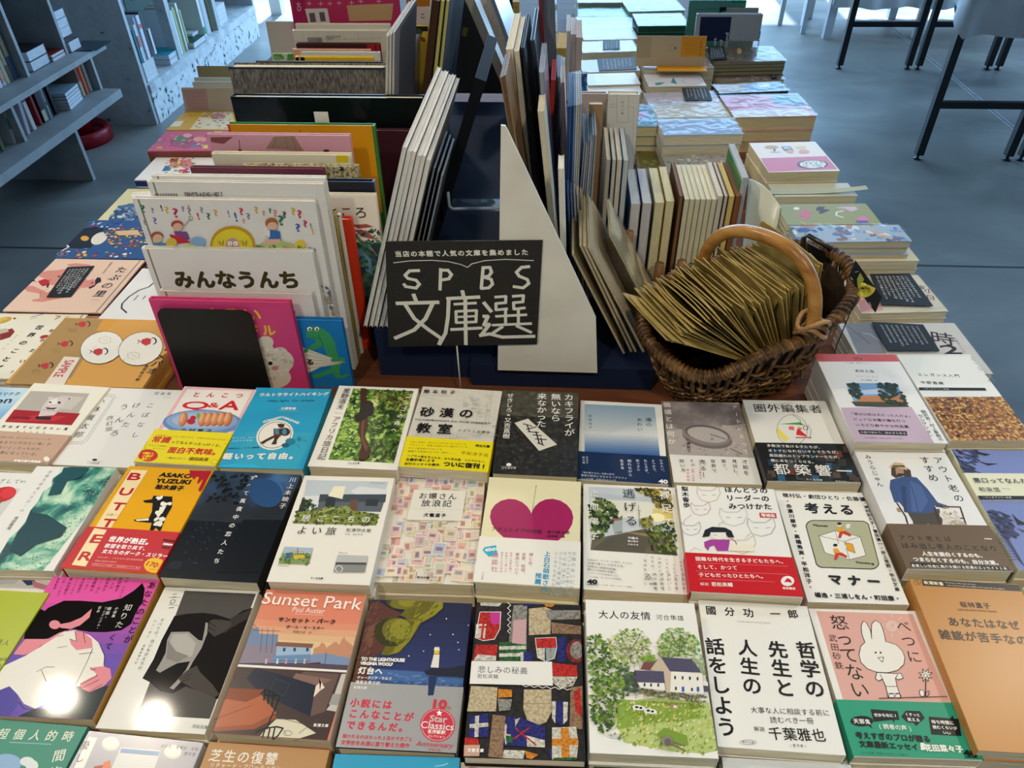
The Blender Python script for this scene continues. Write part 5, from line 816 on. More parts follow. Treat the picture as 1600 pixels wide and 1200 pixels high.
# ------------------------------------------------------------------ left side: picture books lying flat
PBG = 'picture books lying flat along the left table edge'
def pic(short, q, z, th, cover, art=None, **kw):
    kw.setdefault('hard', True); kw.setdefault('tc', .0022); kw.setdefault('spine', 'R'); kw.setdefault('page', 'e6dcc0')
    return flat(short, q, z, th, cover, art, group=PBG, name='picture_book', **kw)
def a_sek(a):
    a.zm(0, 380, 5.714); a.E('c9a23a', 20, 690, 90, 26, -.25); a.E('e0bd58', 10, 685, 60, 16, -.25); a.E('8a4a2a', 130, 672, 14, 8); a.P('8a2a1e', 0, 790, 110, 760, 132, 790, 90, 840, 0, 868); a.P('c9b8a0', -20, 770, 60, 760, 80, 790, 0, 810); a.E('b02a2a', 395, 835, 40, 14, -.2)
    a.L('6a7aa0', 2, 280, 660, 400, 630); a.L('c98a9a', 1.2, 265, 680, 330, 665); a.L(INK, 1.5, 490, 680, 540, 655, 500, 650); a.P('c9cf8a', 570, 660, 600, 650, 640, 660, 590, 668); a.E('c9b04a', 30, 690, 20, 8)
    a.V(INK, '世界のことば', 385, 720, -60, 1150, .62, b=.35); a.V(INK, 'なりたい?', 500, 740, 60, 1200, .35, b=.2)
    for x, y in ((150, 825), (130, 845), (100, 870), (70, 905), (30, 945), (320, 960)): a.L(INK, .6, x-12, y, x+12, y-4)
pic('cream picture book with painted fruit under the sumo themed cover', [(0, 489), (137, 492), (52, 592), (-105, 590)], .734, .012, 'ece4cf', a_sek)
def mask(a, x, y, s, line=False):
    c = '1d1b1a'
    if line: a.L('8a7a62', .4, *[v for i in range(13) for v in (x+s*38*cos(i*.52)*(1+.2*(i % 2)), y+s*22*sin(i*.52)*(1+.2*(i % 2)))]); a.L('8a7a62', .4, x-s*15, y-s*6, x+s*20, y+s*8); return
    a.P('cf3a3a', x-s*40, y+s*10, x-s*35, y-s*15, x+s*5, y-s*28, x+s*35, y-s*20, x+s*30, y+s*15, x-s*5, y+s*30)
    for i in range(3):
        for j in range(3): a.E(c, x-s*22+i*s*18, y-s*10+j*s*11-i*s*4, s*3, s*3, 0, 6)
    a.L(c, 1.6*s, *[v for i in range(9) for v in (x+s*48+s*24*cos(-1.9+i*.42), y-s*4+s*24*sin(-1.9+i*.42))]); a.L(c, .9, x-s*40, y+s*2, x-s*66, y-s*12, x-s*50, y, x-s*68, y+s*14)
def a_sam(a):
    a.zm(0, 380, 5.714); a.P('b08a52', 575, 670, 965, 682, 640, 1200, 280, 1320, 80, 1240); a.P('d99a3c', 920, 682, 1035, 684, 950, 790, 860, 780)
    for x, y in ((735, 725), (578, 900), (405, 1095)): mask(a, x, y, .95)
    for x, y in ((650, 770), (500, 960), (325, 1150)): mask(a, x, y, .85, True)
    a.V('5a4526', 'ツペラ・社', 420, 885, 350, 960, .8); a.P('e9dccb', 575, 1015, 720, 1025, 560, 1290, 390, 1275); a.V('c03a3a', 'SAMPLE', 630, 1045, 510, 1200, .0) if 0 else a.H('c03a3a', 'SAMPLE', 628, 1050, 515, 1198, 13, b=.3)
    a.E(INK, 912, 933, 196, 146, -.28); a.E('ece6da', 912, 933, 192, 142, -.28); a.E(INK, 1258, 942, 202, 152, -.28); a.E('ece6da', 1258, 942, 198, 148, -.28)
    mask(a, 880, 975, 1.15); mask(a, 940, 870, 1.3, True); mask(a, 1310, 885, 1.2); mask(a, 1195, 1010, 1.3, True); a.L('8a7a62', .3, 830, 950, 850, 930, 870, 935); a.L('8a7a62', .3, 1100, 1060, 1120, 1040)
    a.V(INK, '・メパオ', 1500, 930, 1340, 1180, .95, b=.3); a.V(INK, '藤岡拓太郎', 1320, 1090, 1220, 1240, .75, b=.1)
pic('golden tan picture book with two white ovals and a SAMPLE sticker', [(98, 497), (290, 501), (228, 607), (12, 598)], .752, .014, 'd9a04e', a_sam)
def a_puy(a):
    a.zm(0, 380, 5.714); a.L(INK, 2.6, 1370, 355, 1330, 390, 1240, 420, 1150, 480, 1090, 540, 1085, 580, 1130, 620); a.L(INK, 1.6, 1195, 510, 1235, 465); a.L(INK, 1.6, 1275, 500, 1300, 470)
pic('white picture book with one thick black curved line', [(226, 420), (320, 422), (285, 505), (148, 499)], .735, .012, 'eceae6', a_puy)
def a_but2(a):
    a.zm(0, 380, 5.714); s = 'd98d7c'
    a.P(s, 590, 190, 680, 178, 800, 190, 815, 215, 720, 225, 640, 260, 600, 300, 540, 330, 470, 340, 330, 290, 350, 262, 430, 245, 530, 240, 640, 215); a.P(s, 220, 385, 290, 380, 350, 405, 420, 440, 500, 400, 560, 330, 700, 250, 780, 330, 720, 400, 640, 470, 560, 490, 470, 505, 380, 525, 290, 520, 285, 505, 360, 490, 355, 450, 240, 430, 218, 405); a.P('b9202a', 340, 340, 400, 318, 440, 330, 445, 370, 380, 385, 355, 365); a.P(INK, 440, 330, 540, 285, 530, 305, 450, 345); a.P(INK, 420, 370, 440, 360, 430, 400, 415, 395); a.L(INK, 1, 275, 335, 330, 345); a.E(INK, 300, 330, 10, 8); a.E(INK, 255, 358, 10, 6)
    a.E(s, 490, 338, 50, 34, -.5); a.L('7a3a30', .5, 355, 490, 360, 440, 430, 410); a.L('7a3a30', .5, 540, 330, 600, 300, 640, 260)
    a.P(s, 715, 390, 760, 340, 830, 320, 880, 345, 850, 380, 790, 395, 740, 400); a.P(INK, 850, 330, 870, 305, 900, 310, 905, 345, 870, 360, 840, 390, 800, 410, 790, 395, 850, 370); a.L('7a3a30', .6, 770, 350, 800, 345); a.L('7a3a30', .6, 780, 375, 810, 365); a.E('c93a3a', 825, 355, 14, 8)
    a.V(INK, 'たぶの里', 1115, 205, 860, 490, .8, b=.25); a.V('5a4a40', '藤岡拓太郎作', 1000, 170, 920, 270, .8); a.V('5a4a40', 'なぬくげん', 130, 490, 60, 565, .8); a.L('8a6a5a', .6, 810, 505, 885, 510)
_, FB = pic('pale pink picture book of a large pink sumo wrestler', [(88, 403), (227, 408), (157, 487), (3, 487)], .738, .011, 'e9c6ae', a_but2, spinec='5a1f28', page='7a2a34')
def shopcard(label, F, q, lines=9, tilt=0, horiz=False, seed=1, name='handwritten_card', txt=None, z=.001):
    """small black card with rows of white handwriting lying on a cover"""
    P = [F.uv(*p) for p in q]; r = root(name, F.w(P[0][0], P[0][1], z), label, 'card', 'handwritten black cards lying on the books'); mb = MB()
    lo = [F.w(u, v, z) for u, v in P]; hi = [F.w(u, v, z+.0006) for u, v in P]; mb.box8(lo[::-1]+hi[::-1], mat('17181a', .55)); mb.build('card', r)
    mb = MB(); rng = random.Random(seed); n = z+.0009
    def at(s, t):
        a = [P[0][i]+(P[1][i]-P[0][i])*s for i in (0, 1)]; b = [P[3][i]+(P[2][i]-P[3][i])*s for i in (0, 1)]; return (a[0]+(b[0]-a[0])*t, a[1]+(b[1]-a[1])*t)
    H = 'あいうえおかきくけこさしすせそたちつてとなにのはひふへほまみむめもやゆよらりるれろわをん本人心日夜生時今'
    A = Art(F, mb, n)
    for i in range(lines):
        s = .1+.8*(i+.5)/lines; e = rng.uniform(.7, .93); k = 11
        t = ''.join(rng.choice(H) for _ in range(k))
        if txt and i < len(txt): t = txt[i]
        if horiz: A.H('e8e6e0', t, 0, 0, 0, 0, uv=(at(.07, s), at(.07+(e-.07), s)), k=.85)
        else: A.V('e8e6e0', t, 0, 0, 0, 0, k=.85, uv=(at(1-s, .08), at(1-s, e)))
    mb.build('lettering', r); return r
shopcard('black handwritten card lying on the pink sumo wrestler cover', FB, [(103.5, 417.5), (148, 416.5), (111, 465), (73, 465.5)][0:4] and [(106, 418.5), (148, 416.5), (111, 465), (73, 465.5)], 6)
def a_blu(a):
    a.zm(90, 160, 5.714); a.P('16161c', 190, 1200, 230, 1130, 330, 1110, 420, 1130, 340, 1210, 300, 1300, 130, 1300); a.E('b02a2a', 320, 1103, 34, 14)
    a.zm(0, 300, 4); a.P('16161c', 480, 235, 600, 215, 640, 240, 590, 330, 510, 355, 400, 350); a.E('e0d9cc', 620, 290, 55, 34, -.5); a.E('d9a23a', 530, 290, 26, 16); a.S([650, 230, 900, 220, 920, 350, 680, 345], 130, 5, ['b8402a', 'd9923a', '5a7a3a', 'e0c070', '7a2a2a', '3a4a2a'], 3, 1.2); a.P('dcb98a', 720, 245, 860, 238, 880, 270, 740, 272); a.S([400, 355, 900, 355, 880, 415, 370, 410], 26, 6, ['b8402a', 'e8e2d6', 'c9a24a', '7a1f2a'], 4, 1.2)
    a.L('e6dfcf', 3, 385, 370, 430, 345, 420, 335); a.O('7fa0c8', 1, 372, 388, 14, 9); a.O('7fa0c8', 1, 408, 388, 14, 9); a.P('d9a23a', 530, 380, 538, 390, 550, 392, 540, 398, 542, 408, 530, 402, 518, 406, 522, 396, 514, 390, 526, 388)
    a.S([560, 190, 800, 185, 720, 240, 540, 230], 40, 5, ['2a4a8a', '4a6aa8', 'c9d0d8'], 6, 1.5)
pic('blue picture book crowded with painted flowers and a black bird', [(138, 345), (285, 345), (275, 405), (92, 402)], .739, .012, '2c5288', a_blu, spinec='22406c')
def a_cre(a):
    a.zm(90, 160, 5.714); a.P('f0ead8', 680, 800, 900, 790, 880, 850, 650, 835); a.H('333', '海とかぶる', 680, 815, 800, 812, .8); a.S([560, 930, 760, 900, 800, 1060, 440, 1055], 160, 8, ['3a5a8a', '5a7aa8', 'c9cfca', '8aa0b8', '2c4468'], 4, 2.2); a.P('4a6a98', 570, 925, 660, 905, 690, 920, 560, 945)
pic('pale yellow picture book with a blue sponge painted sea', [(204, 295), (330, 295), (302, 346), (146, 346)], .737, .011, 'dcd4a4', a_cre)
def a_wh2(a):
    a.zm(90, 160, 5.714); a.P('c9502e', 1010, 500, 1080, 495, 1070, 550, 1000, 545); a.P('3a6ab0', 960, 565, 1010, 570, 1005, 610, 930, 615); a.E('e0b090', 1050, 560, 40, 30); a.E('d98a8a', 1150, 550, 60, 40); a.P('c9302a', 1090, 600, 1160, 595, 1160, 640, 1080, 640); a.P('e0c23a', 1070, 560, 1110, 560, 1080, 585); a.S([980, 500, 1240, 495, 1200, 640, 960, 635], 50, 6, ['8a6ab0', '4a8a5a', 'e8b04a', 'c95a4a', '3a3a3a'], 3, 1.4)
pic('white picture book with a small busy drawing and blue spine', [(242, 246), (350, 246), (332, 281), (212, 281)], .748, .016, 'e9e6e2', a_wh2, spine='B', spinec='2a3a7a', page='2a3a7a')
def a_pkt(a):
    a.zm(90, 160, 5.714); a.P('a84a78', 1050, 300, 1200, 290, 1290, 380, 1150, 410, 980, 390); a.P('3a8a4a', 1050, 320, 1130, 310, 1160, 345, 1030, 350); a.E('e0a0a0', 1160, 295, 40, 18); a.E('e09a8a', 1270, 330, 60, 24); a.P('6a6ab0', 1200, 370, 1270, 365, 1250, 400, 1180, 400); a.P('e8d23a', 1400, 260, 1470, 260, 1480, 295, 1410, 300); a.P('e8d23a', 1290, 380, 1340, 380, 1340, 410, 1300, 410); a.P('d9a23a', 890, 395, 940, 395, 930, 412, 880, 412); a.S([900, 300, 1350, 280, 1320, 400, 850, 410], 50, 6, ['8a3a6a', '5a7ab0', 'd9c070', '6a8a5a'], 5, 1.4); a.L('7a2a4a', .8, 960, 320, 930, 370)
pic('thick pink picture book with a brown and orange spine', [(260, 205), (362, 204), (348, 235), (230, 236)], .762, .026, 'c4597c', a_pkt, spine='B', spinec='8a4a3e')
def a_yel(a):
    a.zm(90, 160, 5.714); a.P('f0e8d4', 1040, 170, 1130, 165, 1090, 215, 1000, 215); a.P('efe6c8', 1300, 90, 1560, 80, 1580, 240, 1180, 240); a.E('c98a9a', 1430, 125, 70, 28); a.E('d9b04a', 1330, 110, 60, 20, -.3); a.E('e8e0d8', 1460, 175, 60, 30); a.S([1250, 100, 1560, 90, 1570, 230, 1200, 230], 60, 6, ['7fa06a', 'd98a5a', '9a7ab0', 'e0c860', 'c96a7a'], 4, 1.4); a.H('8a5a1a', '少年文庫のお話', 1120, 130, 1260, 105, .8); a.H('8a5a1a', 'おはなし', 1120, 180, 1200, 165, .8)
pic('yellow picture book with painted animals at the far left edge', [(291, 173), (375, 173), (368, 203), (259, 203)], .750, .014, 'dfae3c', a_yel)
def a_lb(a):
    a.zm(180, 0, 6.667); a.P('c59a8c', 690, 930, 945, 930, 985, 1150, 770, 1150)
    for i in range(5): a.H('7a5a50', 'おとなりさんの家のお話', 800, 965+i*38, 925, 968+i*38, .7)
    for i in range(8): a.V('6a5a4a', 'ちいさな町の本屋から', 1150-20*i, 1040, 1155-20*i, 1135, .8)
stand('beige picture book propped upright with a dusty pink half', (283, 139), (372, 136), 1.80, 12, .008, 'cdb89a', a_lb, hard=False, group='picture books propped up at the far left', base=.725)
stand('white edged picture book propped behind the dusty pink one', (301, 129), (372, 127), 1.86, 12, .012, 'd9cfba', None, group='picture books propped up at the far left', base=.722)
stand('cream picture book propped second behind the dusty pink one', (303, 122), (372, 121), 1.91, 12, .012, 'dcd2bc', None, group='picture books propped up at the far left', base=.722)
stand('plain khaki board propped up at the far left corner', (307, 104), (380, 103), 2.0, 10, .006, 'b09a6a', None, hard=False, group='picture books propped up at the far left', name='display_board', cat='board', base=.722)

# ------------------------------------------------------------------ left of centre: picture books standing face out
r = root('bookend', (-.41, .78, TZ), 'black metal bookend with rounded corners in front of the pink dog book', 'bookend')
Fb = Face((0, .786, TZ), (1, 0, 0), (0, sin(.03), cos(.03)), 1, 1); mb = MB(); A0 = [Fb.uv(*p) for p in ((243, 481), (391, 483))]; w0, w1, h1 = A0[0][0], A0[1][0], A0[0][1]
ot = [(w0, 0), (w1, 0), (w1, h1-.012)]+[(w1-.012+.012*cos(t), h1-.012+.012*sin(t)) for t in (.5, 1.0, 1.57)]+[(w0+.012+.012*cos(t), h1-.012+.012*sin(t)) for t in (1.57, 2.1, 2.7)]+[(w0, h1-.012)]
BK = mat('121212', .35)
mb.poly([Fb.w(u, v, .002) for u, v in ot], BK); mb.poly([Fb.w(u, v, 0) for u, v in reversed(ot)], BK)
for i in range(len(ot)): a, b = ot[i-1], ot[i]; mb.poly([Fb.w(*a, 0), Fb.w(*b, 0), Fb.w(*b, .002), Fb.w(*a, .002)], BK)
mb.build('plate', r); mb = MB(); mb.box(w0, w1, .768, .7855, TZ, TZ+.002, BK); mb.build('foot', r)
def a_dog(a):
    a.zm(400, 300); a.H('e8c01e', 'ゆるい', -330, 770, 40, 770, .9, b=.7); a.H('e8c01e', 'プードル', -260, 850, 128, 868, .9, b=.7)
    for x, y, rx, ry in ((30, 1010, 90, 80), (165, 1060, 72, 68), (60, 940, 50, 40), (100, 1160, 120, 70), (150, 1010, 50, 40), (40, 1090, 90, 70)): a.E('e2d3bd', x, y, rx, ry)
    a.S([-40, 940, 150, 960, 230, 1060, 180, 1150, 0, 1190], 60, 5, ['eaddc9', 'd8c6ad', 'cdb99c'], 3, 1.3); a.E(INK, 90, 1070, 14, 12); a.E('c98a80', 118, 1100, 22, 14)
stand('bright pink picture book with a fluffy white dog behind the black bookend', (233, 471), (452, 470), .791, 1.5, .009, 'd8407a', a_dog)
def a_frog(a):
    a.zm(400, 300); g = '3d9a5c'
    a.P(g, 310, 880, 330, 840, 380, 835, 410, 850, 455, 880, 490, 930, 505, 1000, 520, 1040, 540, 1030, 560, 1050, 530, 1080, 520, 1120, 530, 1150, 580, 1130, 575, 1150, 540, 1165, 500, 1165, 480, 1130, 380, 1165, 340, 1150, 400, 1130, 470, 1100, 460, 1050, 420, 960, 340, 1000, 310, 1005, 298, 990, 330, 970, 380, 930, 340, 912, 315, 910)
    a.P('e6dfc6', 290, 970, 470, 1035, 560, 1068, 400, 1095, 330, 1130, 300, 1060)
    for i in range(5): a.L('7a725a', .5, 295+i*4, 985+i*30, 555, 1068)
    a.P(g, 470, 1040, 520, 1035, 525, 1060, 470, 1060); a.P(g, 300, 980, 330, 975, 325, 1000, 300, 1005)
    for x in (335, 380): a.E('fff', x, 855, 17, 14); a.E(INK, x+2, 858, 7, 7); a.O(INK, .5, x, 855, 17, 14)
    a.L('1f5a34', .6, 345, 905, 390, 915, 400, 930); a.L('1f5a34', .6, 390, 890, 420, 960); a.H(INK, 'る', 312, 1062, 365, 1062, .9, b=.5)
stand('blue picture book with a green frog playing a paper concertina', (418, 500), (533, 498), .803, 1.5, .009, '1a77b8', a_frog, W=.155) if 0 else stand('blue picture book with a green frog playing a paper concertina', (400, 501), (533, 499), .803, 1.5, .009, '1a77b8', a_frog)
def a_pale(a): a.zm(400, 300); a.H(INK, 'ごはん', 40, 740, 250, 742, .0+.9, b=.5)
stand('pale pink white picture book hidden between the frog and hand lettered books', (250, 457), (486, 457), .814, 1.5, .008, 'e6dad2', a_pale)
def a_min(a):
    a.zm(400, 300); a.H('3c3a16', 'みんなうんち', -518, 548, 275, 552, .98, b=1.5)
stand('white picture book with a large olive brown hand lettered title', (222, 392), (487, 390), .824, 1.5, .009, 'e9e4dc', a_min)
def a_que(a):
    a.zm(0, 300); cs = ['2f7a4a', '8a8f98', '3a6ab0', 'd9b83a', 'c9304a', '7a6ab0', 'd98a8a', '3f3f44']; rng = random.Random(7)
    for x, y, t, s, c in ((895, 105, '?', 52, 0), (955, 115, '?', 34, 1), (970, 180, '?', 44, 5), (905, 190, '?', 30, 1), (1010, 100, '!', 40, 7), (1045, 112, '?', 44, 3), (1100, 130, '?', 62, 4), (1145, 105, '?', 34, 1), (1185, 120, '?', 44, 1), (1180, 95, '?', 26, 6), (1262, 112, '?', 36, 1), (1240, 150, '!', 46, 4), (1305, 150, '?', 42, 0), (1350, 130, '?', 42, 3), (1430, 135, '!', 44, 1), (1475, 155, '!', 62, 2), (1510, 120, '?', 46, 4), (1555, 150, '?', 40, 1), (1525, 180, '?', 28, 6), (1605, 110, '?', 44, 3), (1650, 130, '?', 32, 6), (1690, 115, '?', 30, 0), (1722, 130, '?', 44, 6), (1780, 140, '?', 40, 7), (1760, 175, '?', 66, 0), (1835, 118, '?', 46, 3), (1875, 135, '?', 50, 4), (1865, 220, '?', 54, 2), (1910, 195, '?', 44, 4), (1945, 210, '!', 36, 1), (1955, 240, '!', 40, 3)):
        w = s*.25 if t == '?' else s*.09; a.H(cs[c], t, x-w, y, x+w, y, s*.2, b=.3)
    a.E('c99a1a', 1455, 330, 140, 118); a.E('e8d030', 1455, 335, 126, 104); a.E('c9a08a', 1455, 345, 48, 62); a.E('fff', 1440, 318, 14, 13); a.E('fff', 1475, 318, 14, 13); a.E(INK, 1441, 319, 4, 4); a.E(INK, 1474, 319, 4, 4); a.L('7a3a2a', .7, 1435, 352, 1480, 352); a.E('c9808a', 1456, 335, 8, 10)
    for x in (1385, 1530): a.L('7a5a4a', .6, x-25, 300, x-5, 330, x-10, 300, x+5, 328, x+15, 298, x+12, 335)
    for x, y, h, b_, p in ((985, 300, 'a85a3a', '5a8ab0', 'd98a3a'), (1110, 230, 'b04a3a', '7a4a8a', 'c9303a')): a.E(h, x, y-30, 38, 26); a.E('e6b898', x+4, y-14, 30, 26); a.P(b_, x-20, y+10, x+60, y+15, x+80, y+60, x, y+70); a.P(p, x-50, y+30, x+10, y+40, x+90, y+80, x-10, y+90)
    a.L('9aa07a', 1, 1140, 225, 1190, 165); a.O('9aa07a', .8, 1195, 158, 12, 12); a.E('8ab0d0', 1240, 310, 50, 34); a.E('c9cf4a', 1190, 345, 40, 22); a.E('d9c04a', 1075, 315, 34, 32)
    a.P('b5c47a', 1600, 340, 1660, 300, 1760, 300, 1900, 340, 1920, 400, 1600, 400); a.E('a86a3a', 1700, 190, 40, 34); a.E('e6b898', 1705, 210, 32, 26); a.P('3a6ab0', 1690, 230, 1750, 240, 1760, 300, 1680, 300); a.P('efe6da', 1650, 210, 1690, 240, 1690, 280, 1655, 265); a.P('e0b898', 1660, 290, 1760, 290, 1740, 320, 1640, 330)
    a.E('e8c83a', 1880, 325, 34, 28); a.P('c98a6a', 1770, 330, 1850, 350, 1840, 370, 1770, 350); a.P('6a7a98', 1930, 340, 1975, 350, 1965, 400, 1925, 390); a.S([1610, 330, 1900, 340, 1900, 395, 1610, 395], 40, 5, ['8aa05a', 'c9d08a', '6a8a4a'], 4, 1.4)
    a.S([1990, 570, 2060, 600, 2130, 790, 2100, 790], 30, 5, ['8a8f98', 'b0a070', '6a6a78'], 5, 1.5)
stand('white picture book scattered with coloured question marks and children', (206, 310), (491, 315), .835, 1.5, .009, 'e7e2da', a_que)
def a_isb(a):
    a.zm(90, 160, 5.714)
    for i in range(26): x = 868+i*8; a.P(INK, x, 812, x+(2 if i % 3 else 5), 812, x+(2 if i % 3 else 5), 838, x, 838)
    a.H('444', 'ISBN978-4-8340-1487-7', 1135, 822, 1475, 820, 6, b=.1)
stand('white picture book back to front showing its barcode line', (230, 286), (504, 285), .8455, 1.5, .008, 'e2ddd4', a_isb)
stand('plain white picture book right behind the barcode one', (237, 276), (507, 276), .855, 1.5, .008, 'e6e1d8')
GRN = nmat('gold_woodgrain', [(.3, '5a4a1a'), (.5, '8a7430'), (.7, 'b09a50')], 26, 'wave', .5, (3, 1, .12), 2, dist=5)
stand('picture book with a golden wood grain cover', (340, 337), (521, 337), .866, 1.5, .016, GRN, spine='R', page='d9c48a')
stand('white picture book with a teal edge beside the bright red one', (380, 335), (530, 335), .884, 1.5, .008, 'dfe0d4', lambda a: a.R('3a8a8a', 0, 0, 1, .012), spine='R')
stand('bright red picture book standing at the right of its row', (385, 342), (547, 343), .895, 1.5, .013, 'd8381a', lambda a: (a.R('a82a12', .0, .78, 1, .785)), spine='R')
def a_tok(a):
    a.R(nmat('deep_forest', [(.3, '14282c'), (.5, '2a4a4a'), (.62, '4a6a4a'), (.75, '6a8a8a')], 60, rough=.4, detail=6), 0, .29, 1, 1); a.zm(400, 300); a.H('4a4238', 'すきなところ', 170, 130, 700, 130, .95, b=.35)
    for q in ((600, 205, 690, 200, 735, 218, 640, 230), (610, 235, 690, 240, 755, 300, 660, 280), (620, 285, 690, 310, 760, 400, 700, 350)): a.P('a0504a', *q); a.L('d09a8a', .8, *q[:6])
    a.P('5a86a0', 630, 340, 720, 420, 730, 520, 660, 470); a.S([600, 230, 770, 230, 790, 480, 640, 480], 60, 4, ['3a6a5a', '5a8a6a', '1f3a3c'], 3, 2)
stand('picture book showing red claws over dark water', (430, 304), (586, 304), .912, 2, .009, 'e6dccb', a_tok)
stand('black picture book with a slate blue spine behind the red claws', (425, 284), (583, 283), .925, 2, .012, '1c1e28', spine='R', spinec='4f5a86', page='4f5a86')
SPK = nmat('speckled_paper', [(.35, '3f3a2a'), (.5, 'b0a47c'), (.7, 'd6ca9c')], 260, rough=.6)
stand('beige speckled picture book behind the slate blue spined one', (380, 262), (558, 257), .985, 2, .010, SPK, lambda a: (a.zm(400, 0), a.P('3a3428', 520, 1070, 540, 1035, 555, 1070)))
stand('maroon picture book standing in the middle of the row', (297, 263), (505, 263), .972, 2, .009, '6e3a46')
stand('cream picture book with a small yellow square sticker', (331, 243), (546, 240), 1.005, 2, .012, 'ded6be', lambda a: (a.zm(400, 0), a.P('d9c01e', 500, 962, 572, 958, 580, 1015, 500, 1015), a.L('9a8a60', .5, -250, 1030, 430, 1022)))
def a_hair(a):
    a.zm(400, 0); a.P('9a7a6a', 60, 930, 110, 855, 240, 850, 300, 945, 180, 935); a.L('6a4a40', .6, 100, 930, 130, 860); a.L('6a4a40', .6, 200, 930, 180, 855); a.L('6a4a40', .6, 250, 935, 225, 855); a.H('5a4046', 'スーキューネンのおかしなはなし', -20, 948, 285, 940, .9); a.E('3a2a2e', 440, 942, 20, 8)
    a.zm(180, 0, 6.667); a.P('8a4a48', 990, 1430, 1230, 1425, 1130, 1500, 1000, 1480); a.L('2a1a1a', 1, 1290, 1460, 1300, 1560); a.E('2a1a1a', 1300, 1570, 20, 16)
stand('pink picture book with a brown skirt shape on its cover', (324, 213), (545, 209), 1.035, 2, .010, 'd29aa6', a_hair)
stand('orange yellow picture book edged in green', (355, 196), (584, 195), 1.085, 2, .012, 'd19212', lambda a: (a.R('1f7a3a', 0, .52, 1, 1), a.R('1f7a3a', .985, 0, 1, .52), a.R('c9501e', 0, 0, .02, .2), a.L('333', .8, uv=[(.11, .255), (.112, .262)])), spine='R', spinec='1f7a3a', backc='1f7a3a')
r, F = stand('white paper slip poking up behind the orange picture book', (490, 175), (512, 175), 1.11, 2, .0008, 'dcd8cc', hard=False, name='paper_slip', cat='paper', group='loose papers', base=.86)
stand('dark maroon picture book with a wide plain cover', (470, 205), (639, 203), 1.185, 2, .014, '3c1622', spine='R')
stand('big black glossy picture book in a clear sleeve', (360, 152), (660, 153), 1.215, 2, .02, '101216', film_=True, rough=.2)
TW = nmat('grey_tweed', [(.3, '3c3833'), (.5, '6a645c'), (.7, '8a837a')], 300, rough=.9, detail=3, stretch=(1, 1, .3))
stand('box sized picture book bound in grey brown tweed', (357, 107), (600, 104), 1.32, 2, .03, TW, lambda a: (a.R('2a2e3a', 0, 0, 1, .012),), spinec='2a2e3a', spine='R')
stand('black backed booklet standing behind the tweed book', (400, 98), (597, 94), 1.38, 2, .006, '23262e', hard=False)
stand('bright yellow picture book behind the tweed book', (462, 94), (582, 85), 1.42, 2, .012, 'dcb52c', lambda a: a.R('16161a', 0, 0, .12, .06))
stand('light grey picture book behind the yellow one', (470, 85), (592, 79), 1.46, 2, .010, 'c6c6c8', spine='R', spinec='d8d8d8')
stand('salmon picture book behind the light grey one', (458, 82), (578, 73), 1.50, 2, .008, 'd9a07c')
stand('dark brown picture book with a red side behind the salmon one', (463, 73), (592, 64), 1.55, 2, .012, '3a1a18', lambda a: a.R('9a1c22', .85, 0, 1, 1), spine='R', spinec='9a1c22')
def a_bar(a):
    a.zm(400, 0, 7.27)
    for x in (530, 690, 840, 990, 1150, 1300): a.L('b8ad98', .6, x, 365-(x-530)*.03, x+20, 480-(x-530)*.03)
    a.L('b8ad98', .6, 440, 470, 1430, 430)
    for i in range(15): a.P('3a4258', 585+i*11, 425, 585+i*11+(4 if i % 2 else 7), 424, 592+i*11+(4 if i % 2 else 7), 484, 592+i*11, 485)
    a.H('777', 'ISBN 978-4-00', 795, 420, 960, 412, 5); a.H('777', 'C0771', 795, 442, 890, 438, 5)
stand('off white picture book printed with thin grid lines and a barcode', (457, 51), (604, 45), 1.6, 2, .014, 'd6cdb8', a_bar)
stand('cream picture book directly behind the grid lined one', (462, 43), (608, 33), 1.64, 2, .012, 'd9d0bc')
def a_mag(a):
    a.zm(400, 0, 7.27); a.R('c0305a', 0, 0, 1, 1); a.P('c9a070', 1030, 60, 1560, 40, 1540, 230, 1060, 240); a.P('b01a4e', 395, -400, 510, -400, 590, 280, 440, 290); a.P('e0d6c6', 555, 100, 810, 95, 840, 260, 600, 270); a.P('6a5a58', 600, 150, 665, 145, 685, 250, 620, 255); a.P('6a5a58', 715, 140, 775, 135, 795, 240, 735, 245)
    for x, y in ((480, 45), (605, 40), (735, 42), (840, 40), (945, 35), (1085, 30), (1190, 15), (1395, 15)): a.L('f0c8d4', 1, x-25, y, x+25, y); a.L('f0c8d4', 1, x, y-22, x, y+22)
    a.O('f0d8dc', 1.2, 490, 95, 18, 28)
stand('magenta picture book with a barcode sticker and pale crosses', (446, -40), (618, -48), 1.7, 3, .014, 'c0305a', a_mag)
stand('blank off white board behind the magenta picture book', (415, 35), (470, 33), 1.76, 4, .006, 'cdc7b0', hard=False, name='display_board', cat='board')
stand('white picture book with green leaf print low behind the tweed book', (426, 86), (470, 82), 1.72, 4, .010, 'dfe6c8', lambda a: a.S([428, 86, 462, 84, 460, 110, 420, 110], 12, 12, ['8ac06a', '6aa84a'], 2))
stand('orange and cream picture book standing in the far centre', (632, -30), (673, -30), 1.75, 3, .016, 'e0d8c8', lambda a: (a.zm(600, 0, 7.27), a.P('b5701a', 200, -250, 530, -250, 520, 72, 245, 80), a.H(INK, 'ここ', 265, 190, 500, 180, .5, b=.3)))
stand('yellow and green picture book low in the far centre', (633, 42), (668, 40), 1.7, 3, .014, 'd9b43a', lambda a: (a.zm(600, 0, 7.27), a.R('1c1a18', 0, 0, 1, .04), a.S([245, 350, 470, 350, 460, 480, 240, 480], 16, 10, ['5a6a2a', '8a3a2a', '3a4a2a'], 3)))

